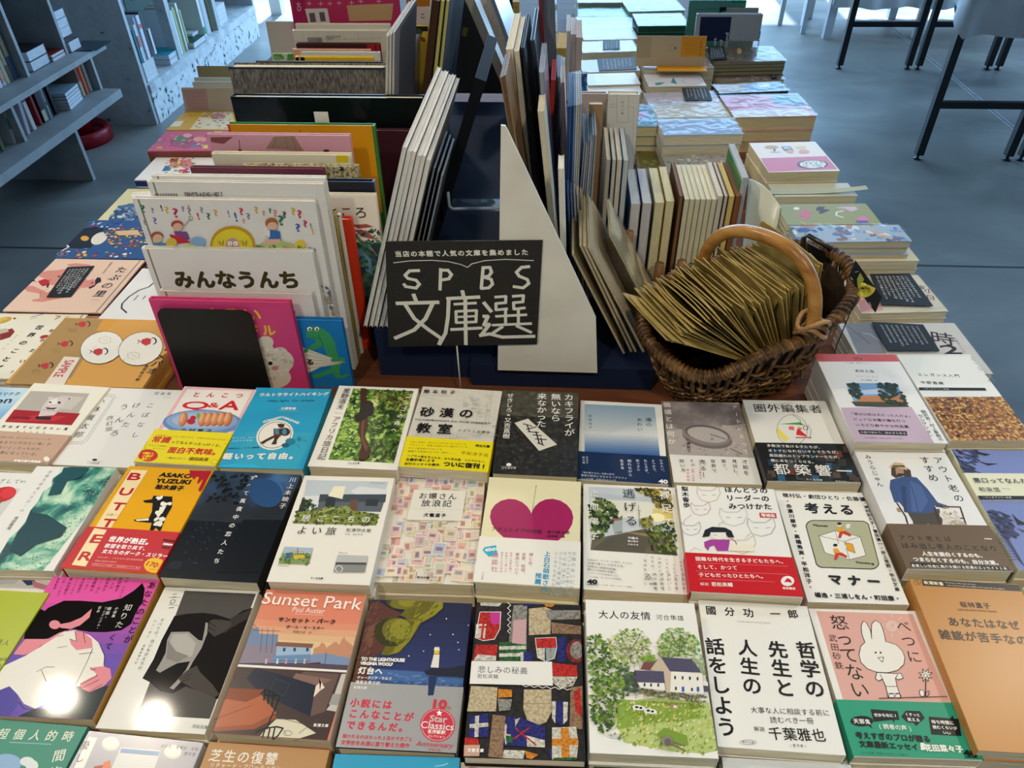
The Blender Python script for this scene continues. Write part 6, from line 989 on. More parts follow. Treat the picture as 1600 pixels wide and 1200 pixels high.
# ------------------------------------------------------------------ centre: rack, panel and sign
NAVY = nmat('navy_cloth', [(.3, '0c1324'), (.6, '141f3a'), (.8, '1c2c4c')], 420, 'wave', .7, (1, .02, .02), 1, spec=.2)
NV = mat('16213c', .5)
r = root('display_rack', (-.05, 1.2, TZ), 'navy cloth covered stepped rack holding magazines in the table centre', 'rack')
mb = MB(); mb.box(-.252, -.119, .835, 1.75, TZ, .795, NAVY); mb.box(-.119, -.087, .835, 1.75, .752, .795, NAVY); mb.build('step', r)
mb = MB(); mb.box(-.118, .137, .818, .985, TZ, .752, NAVY); mb.box(-.118, .075, .985, 1.75, TZ, .752, NAVY); mb.build('base', r)
mb = MB(); mb.box(-.086, .012, .9, 1.75, .752, .80, NAVY); mb.build('middle_step', r)
Fp = Face((0, .811, .7525), (1, 0, 0), (0, 0, 1), 1, 1); pt = [Fp.uv(*p) for p in ((778, 577), (933, 582), (931, 494), (796, 207), (790, 195), (783, 194))]; pt = [(u, max(v, 0)) for u, v in pt]; pt[0] = (pt[0][0], 0); pt[1] = (pt[1][0], 0)
PAN = nmat('white_panel_paint', [(.3, 'd8cfbd'), (.5, 'e2dac8'), (.7, 'e9e2d2')], 14, rough=.5, detail=3)
mb = MB(); mb.poly([Fp.w(u, v, .004) for u, v in pt], PAN); mb.poly([Fp.w(u, v, 0) for u, v in reversed(pt)], PAN)
for i in range(len(pt)): a, b = pt[i-1], pt[i]; mb.poly([Fp.w(*a, 0), Fp.w(*b, 0), Fp.w(*b, .004), Fp.w(*a, .004)], PAN)
tag(mb.build('rack_panel', None, at=Fp.w(0, 0)), 'white painted triangular end panel standing on the navy base', 'panel')
r = root('acrylic_stand', (-.03, 1.0, .80), 'clear acrylic shelf stand behind the white magazines', 'stand'); mb = MB(); G = film()
AC = mat('9aa6b4', .1, .6); mb.tube([PY(700, 300, .95), PY(702, 322, .95), PY(708, 327, .95), PY(782, 325, .95)], .0022, AC); mb.build('lip', r)
a, b = PY(704, 326, .95), PY(782, 324, .95); mb = MB(); mb.box(a.x, b.x, .95, .985, a.z-.002, a.z, G); mb.build('shelf', r)
# sign
Fs = Face((0, .8025, .7), (1, 0, 0), (0, .01, 1), 1, 1); q = [Fs.uv(*p) for p in ((602, 378), (848, 376), (839, 538), (607, 542))]
r = root('sign_card', Fs.w((q[2][0]+q[3][0])/2, q[2][1]), 'black sign card hand lettered with large white characters', 'sign')
mb = MB(); lo = [Fs.w(u, v, -.0022) for u, v in q]; hi = [Fs.w(u, v, 0) for u, v in q]; mb.box8(lo[::-1]+hi[::-1], nmat('chalk_black_card', [(.35, '1b1815'), (.65, '2b2620')], 500, rough=.6)); mb.build('card', r)
mb = MB(); mb.tube([Fs.w(*Fs.uv(712, 530), -.004), V3((Fs.w(*Fs.uv(712, 530)).x+.003, .797, TZ+.001))], .0011, 'd8d2c4', 6); mb.build('stick', r)
mb = MB(); A = Art(Fs, mb, .0002, .6); C = 'e9e2d0'; A.zm(400, 300)
A.H(C, '当店の本棚で人気の文庫を集めました', 865, 388, 1705, 376, .88, b=.35); A.L(C, 1.1, 860, 442, 960, 430, 1100, 426, 1200, 434, 1280, 452, 1322, 470, 1350, 448, 1430, 428, 1560, 420, 1735, 428)
A.zm(400, 300)
A.L(C, 4.2, 1020, 490, 960, 492, 932, 520, 950, 540, 1000, 550, 1022, 575, 1000, 600, 935, 590, 925, 575)
A.L(C, 4.2, 1155, 480, 1150, 610); A.L(C, 4.2, 1150, 488, 1200, 488, 1222, 515, 1205, 542, 1152, 550)
A.L(C, 4.2, 1420, 470, 1408, 602); A.L(C, 4.2, 1418, 472, 1462, 470, 1472, 500, 1455, 525, 1418, 530, 1470, 545, 1478, 575, 1455, 598, 1408, 602)
A.L(C, 4.2, 1708, 465, 1660, 470, 1628, 500, 1645, 525, 1695, 545, 1705, 570, 1670, 598, 1610, 590)
S_ = lambda w, *p: A.L(C, w, *p)
S_(5.4, 880, 695, 1140, 688); S_(5.4, 985, 640, 1005, 690); S_(5.4, 1105, 695, 1060, 790, 990, 860, 870, 912); S_(5.4, 935, 705, 990, 790, 1080, 860, 1160, 915, 1145, 950)
S_(5, 1290, 618, 1300, 660); S_(5, 1195, 665, 1395, 655); S_(5, 1205, 665, 1200, 780, 1185, 880, 1150, 945); S_(4, 1240, 700, 1375, 692); S_(4, 1250, 745, 1378, 738, 1375, 810, 1252, 815, 1250, 745); S_(3.4, 1252, 780, 1376, 774); S_(4.6, 1220, 858, 1410, 848); S_(5, 1308, 672, 1312, 950)
S_(5, 1425, 690, 1470, 745); S_(5, 1422, 775, 1450, 775, 1425, 830, 1460, 825, 1410, 890); S_(5, 1400, 895, 1460, 885, 1540, 905, 1740, 900); S_(4, 1495, 655, 1562, 650, 1560, 690, 1500, 695, 1500, 735, 1570, 728); S_(4, 1605, 650, 1672, 645, 1668, 685, 1610, 690, 1612, 730, 1680, 722); S_(4, 1500, 775, 1690, 765); S_(4, 1480, 830, 1720, 820); S_(4, 1560, 740, 1560, 828); S_(4, 1640, 735, 1640, 825); S_(4.4, 1540, 840, 1480, 880); S_(4.4, 1630, 835, 1720, 875)
mb.build('lettering', r)
# white magazines leaning in a row (front edges face the viewer)
for i in range(6):
    x, y = 629+7.4*i, 229+3.4*i+(3 if i % 2 else 0)
    edge(('first', 'second', 'third', 'fourth', 'fifth', 'sixth')[i]+' of six thick white magazines leaning together, counted from the left', (x, y), (x+6.7, y+.8), .84, .30, (x-37, y+170), 'e2ddd4', 'e8e2d6', base=.797, spine='N', group='white magazines leaning left of the sign', name='magazine')
for i, c in enumerate(('3a4046', '1c2026', '5a6066')):
    edge(('slim slate magazine leaning right beside the white magazines', 'slim black magazine leaning right beside the white magazines', 'slim grey magazine leaning right beside the white magazines')[i], (677+6*i, 262+6*i), (680.5+6*i, 262+6*i), .86, .12, (653+6*i, 370+6*i), c, 'b8bcc0', base=.797, name='magazine', group='dark magazines beside the white ones')
edge('thick black boxed book leaning right with a grey lettered paper band', (742, 121), (760, 126), .99, .20, (685, 315), '10141c', '0d1118', base=.80, spine='N', name='boxed_book', group='books in the table centre', rough=.6)
edge('tall book in a curved clear sleeve left of the centre', (619, 96), (632, 98), 1.48, .2, (619, 180), '3a404e', '5a6070', base=.75, name='sleeved_book', group='books in the table centre', rough=.15)
for i, (x, c) in enumerate(((603, 'd0c8b8'), (608, 'cfc9c0'), (613, '8a8f94'))): edge(('cream edged tall board book left of the centre, leftmost of three', 'white edged tall board book in the middle of three', 'grey covered tall board book, rightmost of three')[i], (x, 55-3*i), (x+4, 56-3*i), 1.25, .22, (x-1, 150), c, 'dcd4c4', base=.75, group='tall board books left of the centre', name='board_book')
for i, (x, w, c, p, l) in enumerate(((667, 12, '3a2418', '4a3020', 'tall dark brown book leaning in the centre gap'), (681, 6, '8a8448', 'cfc470', 'tall yellow edged book leaning in the centre, left one of two'), (689, 6, '3a3f4a', 'cfc470', 'tall yellow edged book leaning in the centre, right one of two'))):
    r, F = edge(l, (x+8, 0), (x+w+8, 0), 1.3, .28, (x-3, 105), c, p, base=.797, rough=.8, group='tall books leaning in the centre', name='tall_book')
def a_dark(a):
    a.zm(600, 0, 7.27)
    for q in ((770, 60, 860, 20, 880, 160, 800, 200, 760, 280, 730, 200), (820, 200, 880, 180, 870, 260, 830, 300, 770, 350, 790, 260), (900, 300, 960, 320, 930, 420, 880, 400)): a.P('5c5824', *q)
    for q in ((790, 230, 830, 330), (830, 220, 845, 340), (700, 520, 740, 600), (860, 200, 875, 300)): a.L('14120e', 2.5, *q)
    a.L('2a3a6a', 2.5, 690, 520, 720, 420); a.L('6a2a34', 2.5, 860, 40, 850, 130)
stand('large dark art book with olive brush splashes in the centre gap', (692, -20), (800, -20), 1.80, 2, .02, '1c1e22', a_dark, hard=True, rough=.7, group='tall books leaning in the centre', name='art_book', base=.797)
edge('pale board edged book leaning left at the top of the rack', (722, -12), (736, -12), 1.62, .12, (752, 58), 'a8a49c', 'b8b2a8', base=.80, name='board_book', group='books leaning left on the rack top')
edge('white board edged book leaning left beside the pale one', (746, -12), (760, -12), 1.45, .14, (785, 85), 'c8c4bc', 'd0cac0', base=.80, name='board_book', group='books leaning left on the rack top')
edge('blue grey sleeved book leaning left at the rack top', (764, -10), (769, -10), 1.4, .16, (797, 78), '6f7f9c', '6f7f9c', base=.80, name='sleeved_book', group='books leaning left on the rack top', rough=.15)
# booklets on the right slope of the rack, seen edge on
def sl(label, tl, w, bl, yf, depth, cover, page, base=.84, name='booklet', **kw):
    a, b = PY(*tl, yf), PY(*bl, yf); x = b.x+(b.x-a.x)/(b.z-a.z)*(.80-b.z); base = .802 if -.08 < x < .008 and yf >= .9 else .754
    return edge(label, tl, (tl[0]+w, tl[1]+.3), yf, depth, bl, cover, page, base=base, name=name, group=kw.pop('group', 'booklets leaning on the right slope of the rack'), **kw)
sl('thick cream edged book highest on the right slope of the rack', (790.5, 76), 11, (808, 254), 1.0, .18, 'dcd6c6', 'dcd0b0', .86, 'paperback_book')
sl('second cream edged book leaning beside the thick cream one', (803, 79), 8, (821, 254), 1.0, .17, 'dcd6c6', 'd8ccae', .86, 'paperback_book')
for i in range(3): sl(('brown edged pamphlet nearest the white panel', 'middle brown edged pamphlet near the white panel', 'third brown edged pamphlet from the white panel')[i], (781+3.4*i, 121-2*i), 2.8, (799+3.6*i, 230), .902, .092, '8a6a4a', ('a08a68', '7a5a3a', 'b8a482')[i], .86)
sl('black covered booklet right of the cream edged books', (814, 74), 5, (836, 254), 1.0, .17, '15171c', '2a2c30', .86)
sl('dark sleeved booklet with a curved clear edge', (829, 62), 6, (846, 220), 1.05, .17, '1c222c', '3a4048', .86, 'sleeved_book', rough=.15)
sl('tall maroon book at the back of the rack', (840, -22), 5, (848, 100), 1.22, .14, '7a2430', '8a3a40', .84, 'tall_book')
sl('tall slate book in a shiny sleeve beside the maroon one', (847, -22), 19, (851, 75), 1.24, .14, '56606e', '6a7480', .84, 'sleeved_book', rough=.12)
sl('grey sleeved booklet with a rounded top', (842, 112), 8, (852, 254), .975, .13, '7a7f8c', '9aa0a8', .82, 'sleeved_book', rough=.15)
sl('cream paged paperback below the grey sleeved booklet', (840, 173), 10, (853, 300), .905, .06, 'd0c8b4', 'd8ccaa', .80, 'paperback_book')
sl('small red pamphlet among the sleeved booklets', (861, 124), 7, (859, 170), 1.12, .1, 'd2403a', 'd2403a', .9)
for i in range(4): sl(('leftmost', 'second', 'third', 'rightmost')[i]+' pale blue edged booklet of four at the rack back', (867+4*i, 118+2*i), 3, (864+4*i, 200), 1.24, .12, ('b8c8d8', '8aa0b8', 'd8dce0', 'c0ccd8')[i], 'c8d0d8', .86)
sl('white booklet with a black edge beside the pale blue ones', (876, 128), 6, (879, 200), 1.15, .08, 'e2e0dc', 'dcd8d0', .86)
sl('white rounded booklet standing proud on the slope', (872, 263), 9, (874, 330), .86, .042, 'e9e6de', 'e0dac8', .79)
for i in range(7): sl(('first', 'second', 'third', 'fourth', 'fifth', 'sixth', 'seventh')[i]+' of seven blue sleeved booklets, counted from the left', (887+3.3*i, 166-i*.6), 2.4, (884+3.0*i, 290), .99, .14, ('2f5286', '3f6294', '26406c', '6a86b0', 'b8c4d4', 'c8b890', '9ab0cc')[i], ('3a5a90', '4a6aa0', '2c4a78', '8aa0c4', 'c8d0dc', 'd8c8a0', 'a8bcd4')[i], .80, 'sleeved_book', rough=.18, group='blue sleeved booklets')
for i in range(6): sl(('first', 'second', 'third', 'fourth', 'fifth', 'sixth')[i]+' of six silver sleeved booklets, counted from the left', (912+3.6*i, 226-4*i+(5 if i % 2 else 0)), 2.4, (903+3.8*i, 330), 1.0, .12, ('8a909a', 'a8aeb6', '7a808a', 'c0c4c8', '8a8f98', 'a0a6ae')[i], 'a8acb2', .78, 'sleeved_book', rough=.15, group='silver sleeved booklets')
for i in range(5): sl(('first', 'second', 'third', 'fourth', 'fifth')[i]+' of five slim blue and tan booklets low on the slope', (886+5*i, 295+3*i), 3, (890+5.4*i, 390), .955, .03, ('4a6a9c', '3a5a8a', '8a94a4', 'c0b8a4', 'a49878')[i], ('4a6a9c', '8a8474', '9aa0a8', 'c8bca0', 'b0a484')[i], .76, group='slim booklets low on the slope')
KR = 'b8a682'
def a_scr(a):
    rng = random.Random(3); W, H = a.F.W, a.F.H
    for k in range(46):
        u, v = rng.uniform(.15, .85)*W, rng.uniform(.15, .85)*H; p = [(u, v)]
        for _ in range(5): p.append((min(W*.95, max(.02, p[-1][0]+rng.uniform(-.012, .012))), min(H*.95, max(.01, p[-1][1]+rng.uniform(-.012, .012)))))
        a.L('2a241c', .5, uv=p)
def kp(label, tl, w, bl, yf, depth, cover, art=None, base=.757):
    a, b = PY(*tl, yf), PY(tl[0]+w, tl[1], yf); c = PY(*bl, yf); up = (a-c).normalized(); U = V3((0, 1, 0)); N = U.cross(up).normalized(); T = (a+b)/2; wd = (b-a).length; h = (T.z-base)/up.z
    F = Face(T-up*h+N*wd/2, U, up, depth, h); r = root('pamphlet', F.w(0, 0, -wd/2), label, 'pamphlet', 'kraft pamphlets in cellophane at the rack front'); slab(F, wd, cover, 'cfc09c', r, 'N', art=art, rough=.5, axn=0); wrapfilm(F, r, .004, .0012, seed=len(label)); return r
kp('tan pamphlet in cellophane nearest the white panel', (893, 397), 4, (998, 600), .845, .10, 'a8966e')
kp('kraft pamphlet in cellophane second from the white panel', (905, 383), 4, (1004, 590), .85, .10, 'a08c68')
kp('kraft pamphlet in cellophane third from the white panel', (911, 384), 4, (1010, 588), .85, .15, KR)
kp('kraft pamphlet covered in black scribbled line drawing', (918, 386), 4.5, (1018, 578), .85, .16, KR, a_scr)
MAR = nmat('marbled_paper', [(.35, '8a7f62'), (.5, 'b8ac88'), (.6, '9a9078'), (.75, 'c8bc98')], 9, 'wave', .4, (1, 1, 1), 3, dist=9)
kp('pamphlet with pale marbled swirls right of the scribbled one', (952, 369), 4, (1016, 490), .90, .112, MAR)
# upright covers behind the slope
stand('dusty pink hardback standing face out behind the blue booklets', (888, 147), (949, 146), 1.22, 2, .014, 'b09a8e', group='books standing face out right of the rack', base=.753, spine='R', spinec='a8983a', page='d8c868')
def a_sai(a): a.zm(840, 130, 8); a.L('a8a296', .8, 990, 140, 990, 490, 1135, 490, 1140, 140); a.L('a8a296', .6, 890, 300, 990, 300); a.L('a8a296', .6, 1140, 300, 1200, 300, 1190, 900); a.V('4a463e', 'サイン本', 1060, 220, 1060, 400, .9); a.H('8a8478', 'ひみ', 900, 265, 960, 268, .8)
stand('tall white hardback with a boxed vertical title, face out', (951, 148), (1000, 147), 1.2, 2, .02, 'd0cbbd', a_sai, group='books standing face out right of the rack', base=.753, spine='R', spinec='8a8a80')
stand('brown kraft covered book face out right of the silver sleeves', (921, 164), (942, 162), 1.08, 2, .012, '9a7850', lambda a: (a.zm(840, 130, 8), a.H(INK, 'の', 680, 405, 710, 405, .9)), group='books standing face out right of the rack', base=.753, hard=False)
stand('dark blue patterned book face out at the rack end', (894, 100), (917, 130), 1.45, 2, .012, nmat('blue_scales', [(.3, '1f4a86'), (.6, '2f64a8'), (.8, '5a8ac8')], 160, 'voronoi', .4), group='books standing face out right of the rack', base=.753, hard=False)
for i, (x, c) in enumerate(((886, 'cfc8c4'), (893, 'c8c2c0'), (901, 'b8a89c'))): edge(('leftmost of three white edged books at the far rack end', 'middle of three white edged books at the far rack end', 'thick white edged book with a maroon cover at the far rack end')[i], (x-1, 48+5*i), (x+5+2*i, 48+5*i), 1.75-.05*i, .14, None, ('d8d4d0', 'd8d4d0', '8a5a58')[i], c, base=.76, group='white edged books at the far rack end', name='paperback_book')
stand('small yellow carton standing at the back of the rack', (792, 3), (811, 3), 1.9, 2, .03, 'c9a852', lambda a: (a.zm(780, 0, 8), a.H('5a4010', 'コヨヨ', 130, 92, 225, 92, .7, b=.2)), hard=False, group='books standing face out right of the rack', name='carton', cat='box', base=.80, spine='N', page='c9a852')
edge('tan block shaped box beside the white edged books', (872, 74), (885, 75), 1.4, .1, None, 'c8a860', 'b89848', base=.80, name='carton', cat='box', group='books standing face out right of the rack')
# the wooden peg rack with small format books
r = root('peg_rack', (.17, 1.06, TZ), 'small wooden rack with round pegs between the upright paperbacks', 'rack')
PEG = nmat('peg_wood', [(.3, '6a4526'), (.7, '9a6c3c')], 30, rough=.5, stretch=(1, 1, .1)); mb = MB(); mb.box(.08, .34, 1.02, 1.05, TZ, TZ+.015, PEG); mb.build('rail', r)
for px, py in ((983, 362), (1031, 412), (1066, 408)): p = PY(px, py, 1.035); mb = MB(); mb.tube([(p.x, 1.035, TZ+.01), (p.x, 1.035, p.z)], .0075, PEG, 12); mb.build('peg', r)
UPG = 'upright paperbacks behind the basket'
for i, (x, w, y, c, p, l) in enumerate(((948, 6, 249, 'd8d0c0', 'd8ccb0', 'cream paperback leftmost in the upright row behind the basket'), (957, 6, 249, '8a9aa0', 'cfc8b0', 'grey blue paperback second in the upright row behind the basket'), (965, 7, 249, 'd8d0c0', 'd8ccb4', 'cream paperback third in the upright row behind the basket'), (974, 9, 250, '2a6a9c', 'c8c8c0', 'bright blue paperback in the upright row behind the basket'),
    (986, 15, 318, '8a8a90', 'd6d4d0', 'white edged paperback left of the grey pair'), (1004, 15, 317, '6a6a74', 'd2d0ce', 'white edged paperback right of the grey pair'), (1024, 14, 316, 'd8d0a0', 'e2d8ae', 'cream edged paperback left of the yellow pair'), (1041, 13, 314, 'c8a84a', 'e2d8ae', 'cream edged paperback right of the yellow pair'))):
    edge(l, (x, y), (x+w, y), 1.06, .128, None, c, p, base=TZ, name='paperback_book', group=UPG)
for i in range(6): x = 1070+8.6*i; edge(('first', 'second', 'third', 'fourth', 'fifth', 'sixth')[i]+' of six slim cream edged paperbacks, counted from the left', (x, 311), (x+7.2, 311), 1.06, .128, None, 'dcd6c4', 'e2dab4', base=TZ, name='paperback_book', group=UPG)
for x, w, c, p, l in ((1062, 6, '5a3a24', '8a6a4a', 'brown covered paperback left of the six cream edged ones'), (1123, 7, 'd8d4cc', 'dcd4c0', 'white booklet right of the six cream edged ones'), (1132, 6, '6a4a34', 'd8d0c0', 'brown backed booklet right of the white booklet'), (1140, 8, 'd8b45c', 'dcc880', 'golden booklet right of the brown backed one'), (1150, 9, '7a4a2c', '8a5a38', 'reddish brown booklet left of the green folder')):
    edge(l, (x, 306), (x+w, 306), 1.06, .125, None, c, p, base=TZ, name='booklet', group=UPG)
r, F = edge('green laminated folder standing tall beside the basket handle', (1161, 277), (1170, 277), 1.07, .13, None, 'c8ccd0', 'b8bcc4', base=TZ, name='folder', cat='folder', group=UPG, rough=.2)
mb = MB(); G2 = Face(F.w(.13, 0, -(PY(1170, 277, 1.07)-PY(1161, 277, 1.07)).length), -F.U, F.V, .13, F.H); mb.fbox(G2, .003, .127, .01, F.H-.006, 0, .0006, mat('2f7a3e', .2)); mb.fbox(G2, .02, .1, .06, F.H-.05, .0006, .0008, mat('a8a83a', .3)); mb.build('green_sheet', r)
r = root('plastic_folder', PY(1200, 345, 1.05), 'limp clear plastic folder right of the green laminated one', 'folder', 'folders behind the basket'); mb = MB(); a = [PY(1171, 279, 1.1), PY(1221, 325, 1.02), PY(1219, 362, 1.02), PY(1176, 352, 1.1)]; vs = []; n = 8
for d in (0, -.0012):
    for i in range(n+1):
        t = i/n; top = a[0].lerp(a[1], t)+V3((0, 0, .008*sin(pi*t))); bot = a[3].lerp(a[2], t); bot.z = TZ+.002
        vs += [top+V3((d, d, 0)), bot+V3((d, d, 0))]
m = 2*(n+1); mb.mesh(vs, [(2*i, 2*i+1, 2*i+3, 2*i+2) for i in range(n)]+[(m+2*i+2, m+2*i+3, m+2*i+1, m+2*i) for i in range(n)]+[(2*i+2, m+2*i+2, m+2*i, 2*i) for i in range(n)], mat('c6c8b4', .2), True); mb.build('sheet', r)

# ------------------------------------------------------------------ right side: piles of paperbacks in shiny sleeves
RG = 'sleeved paperbacks piled along the right side of the table'
def rp(short, q, z, th, cover, art=None, film_=True, **kw):
    kw.setdefault('spine', 'N'); kw.setdefault('rough', .35); kw.setdefault('jit', .002); kw.setdefault('page', 'e0d4b4')
    return flat(short, q, z, th, cover, art, group=RG, film_=film_, **kw)
def spots(cols, n, size, seed, el=1.6):
    return lambda a: a.S([a.t[0]+p for p in ()] or a.quad, n, size, cols, seed, el)
def art_s(q, cols, n, size, seed, extra=None):
    f = [v for p in q for v in p]
    def g(a):
        a.S(f, n, size, cols, seed)
        if extra: extra(a)
    return g
# far left column
q = [(902, -24), (966, -24), (968, 4), (899, 5)]; rp('pale pink paperback at the far end of the left column', q, .80, .02, 'd9cfd0', film_=True)
q = [(905, 11), (985, 11), (990, 26), (901, 26)]; rp('mint green sleeved paperback far back in the left column', q, .79, .015, '8cc0a4', art_s(q, ['6fb08c', 'a8d0bc', 'c0dcd0'], 16, 12, 1))
q = [(904, 27), (988, 26), (992, 43), (901, 44)]; rp('white sleeved paperback just in front of the mint green one', q, .79, .015, 'd4d8da')
q = [(909, 43), (992, 41), (995, 61), (907, 63)]; rp('white sleeved paperback with a faint orange corner', q, .79, .015, 'd8d6d6', lambda a: a.P('d8a878', 962, 58, 996, 55, 996, 62, 960, 62))
q = [(908, 66), (992, 63), (995, 80), (905, 83)]; r, F = rp('white sleeved paperback carrying a small black card', q, .795, .022, 'd6d6da')
shopcard('small black card on the white paperback in the far left column', F, [(942, 65), (968, 64.5), (968.5, 78), (942, 79)], 5, seed=2, z=.0022)
q = [(908, 94), (992, 91), (998, 110), (903, 114)]; r, F = rp('grey white paperback under a wide black card', q, .79, .02, 'c4c8d0', film_=False)
shopcard('wide black card on the grey white paperback', F, [(933, 92.5), (992, 90), (995, 109), (936, 111.5)], 8, seed=3)
q = [(914, 115), (994, 113.5), (1000, 131), (917, 134)]; rp('white paperback with faint grey lettering in the left pile column', q, .79, .02, 'd6d4d0', lambda a: (a.P('e2e2e0', 928, 115, 992, 114.5, 998, 131, 932, 132), a.H('999', '文庫本の新刊案内', 935, 120, 955, 120, .9), a.H('999', 'ことばの小さな庭', 975, 124, 993, 126, .9)), film_=False)
q = [(918, 137), (1000, 135), (1003, 141), (917, 143)]; rp('plain white paperback nearest in the left pile column', q, .785, .02, 'dedcd6', film_=False, H=.06)
# middle column
q = [(968, 0), (1060, -2), (1064, 16), (985, 19)]; rp('blue and pink sleeved paperback far back in the middle column', q, .80, .02, '8f9cb4', art_s(q, ['b85a6a', '5a7aa4', 'c8ccd4'], 14, 14, 2))
q = [(991, 22), (1068, 21), (1073, 40), (994, 41)]; rp('pale blue sleeved paperback on a green spined pile', q, .81, .018, 'aab8c4', art_s(q, ['8aa4c0', 'c8d4dc', '7a94b4'], 16, 14, 3), undercol='2f6a4c', page='2f5f45')
q = [(1000, 86), (1106, 85), (1112, 106), (1003, 110)]; rp('brown photo covered paperback under the orange leaflet', q, .80, .03, 'a88a74', art_s(q, ['8a6a54', 'b89a84', 'c8b4a4', '7a5a4a'], 40, 9, 4))
q = [(1007, 116), (1095, 115), (1103, 134), (1011, 136)]; rp('white paperback printed with teal triangles and a grey ring', q, .79, .02, 'd8d2d2', lambda a: (a.zm(1000, 0, 6.154), a.P('3a9a9a', 145, 795, 245, 790, 190, 818, 150, 820), a.P('3a9a9a', 320, 742, 355, 808, 295, 795), a.P('2a7a7a', 320, 742, 335, 805, 355, 808), a.O('a4a8b8', 2, 500, 780, 95, 28)), film_=False)
q = [(1007, 145), (1117, 142), (1128, 162), (1010, 166)]; r, F = rp('grey pink sleeved paperback carrying a black card', q, .79, .022, 'b8acb0', art_s(q, ['c49aa4', '98a4b8', 'd4ccd0'], 24, 10, 5))
shopcard('black card on the grey pink sleeved paperback', F, [(1065, 139), (1106, 139), (1113, 158.5), (1070, 158.5)], 6, seed=4, z=.0022)
q = [(1020, 164), (1135, 162), (1143, 183), (1025, 184)]; rp('khaki beige paperback in a crinkled clear sleeve', q, .79, .02, 'b4a684')
q = [(1032, 192), (1146, 191), (1155, 203), (1039, 206)]; rp('blue grey sleeved paperback on a thick pile of its copies', q, .81, .022, '7c88a8', art_s(q, ['5a74a8', '9aa4bc', '8a8ab0'], 22, 12, 6), W=.165, H=.09)
q = [(1036, 241), (1150, 240), (1158, 268), (1040, 271)]; rp('grey leafy sleeved paperback right behind the upright row', q, .775, .02, '9a988a', art_s(q, ['6a7a5a', 'b4b09c', 'c8c4b8', '7a8a8c', 'a85a9a'], 60, 6, 7))
q = [(986, 164), (1022, 164), (1024, 198), (984, 198)]; rp('teal and pink sleeved paperback in the gap beside the white hardback', q, .80, .022, '3a6a84', lambda a: (a.P('a04a84', 985, 172, 1015, 178, 1004, 184, 986, 186), a.P('2a2a34', 990, 164, 1022, 164, 1022, 168, 990, 168)), page='d4c698')
q = [(998, 236), (1036, 236), (1038, 262), (996, 262)]; rp('olive green paperback low in the gap behind the upright row', q, .745, .02, '6a6430', art_s(q, ['8a6a3a', '4a4a20', '8a8a4a'], 18, 8, 8), film_=False)
# leaflet and standing books on the piles
r, F = stand('cream and orange folded leaflet standing on the brown photo paperback', (996, 57), (1105, 55), 2.0, 8, .0012, 'c0a884', lambda a: (a.zm(1000, 0, 6.154), a.P('d8901c', 402, 350, 650, 345, 640, 545, 390, 545), a.P('b09a74', -30, 350, 110, 350, 105, 555, -30, 560), a.V('7a4a10', '文庫の窓', 590, 390, 578, 540, .8), a.H('7a4a10', '今月のおすすめ', 440, 395, 490, 395, .9), a.L('7a4a10', .5, 430, 420, 560, 418), a.L('7a4a10', .5, 430, 440, 540, 438), a.L('7a4a10', .5, 430, 465, 555, 463), a.L('7a4a10', .5, 430, 490, 530, 488), a.L('7a4a10', .5, 430, 515, 545, 513), a.O('8a7a5a', .7, 310, 465, 28, 30), a.E('5a5040', 340, 462, 10, 9)), hard=False, name='leaflet', cat='leaflet', group='leaflets', base=.802, spine='N')
mb = MB(); a0, b0 = PY(1027, 88, 1.998), PY(1104, 87, 1.998); mb.box(a0.x, b0.x, 1.955, 1.998, .803, .8045, 'e0981c'); mb.build('flap', r)
stand('green hardback standing at the far end of the middle column', (1078, 2), (1167, -1), 2.32, 3, .02, '5c9682', lambda a: (a.zm(1000, 0, 6.154), a.L('2a5a48', 1, 530, 250, 540, 90, 1010, 70), a.P('1f8a5a', 880, -10, 1025, -20, 1020, 30, 880, 35), a.P('14201c', 770, 68, 1015, 68, 830, 100, 760, 125)), base=.76, group='hardbacks standing on the far piles')
stand('small tan board standing between the green and the navy hardbacks', (1136, 13), (1186, 12), 2.27, 3, .006, 'a39a8a', hard=False, base=.76, group='hardbacks standing on the far piles', name='display_board', cat='board')
def a_lost(a):
    a.zm(1000, 0, 6.154); a.P('0e1640', 580, 162, 882, 162, 840, 500, 560, 500); W = 'd8dade'
    a.H(W, 'lost', 712, 480, 722, 365, 3.4*2.2, b=.3); a.H(W, 'and', 765, 490, 780, 385, 3.4*2.2, b=.3); a.H(W, 'found', 822, 478, 838, 315, 3.4*2.6, b=.3); a.H('8a8a90', 'a small story', 952, 450, 965, 290, 2.2); a.H('1a2a5a', 'nature book', 1128, 470, 1155, 300, 5, b=.3)
stand('white hardback with a navy half reading lost and found', (1090, 24), (1193, 20), 2.2, 5, .02, 'b8b2b0', a_lost, base=.808, group='hardbacks standing on the far piles')
# right column
MAG = nmat('magazine_edges', [(.3, '3a2a22'), (.45, '7a7a34'), (.55, 'a8a078'), (.7, '5a4034')], 1, 'noise', .5, (22, 22, 700), 2)
q = [(1106, 75), (1211, 73), (1224, 95), (1108, 98)]; r, F = rp('photo covered magazine on top of the far right pile', q, .80, .007, '6a5c4c', art_s(q, ['8a4a34', '4a5a34', 'c8b890', '3a342c', '8a8a5a', 'b89a74'], 70, 7, 9, lambda a: (a.zm(1000, 0, 6.154), a.P('b8ac9c', 1240, 450, 1300, 450, 1320, 570, 1265, 575), a.E('d8b070', 955, 490, 22, 30), a.P('4a8a6a', 1110, 470, 1160, 465, 1150, 520, 1110, 520))), undercol='6a5c44', page='a89c74')
shopcard('black card on the photo covered magazine', F, [(1106, 74), (1130, 74), (1136, 94), (1108, 95.5)], 5, seed=5, z=.0022)
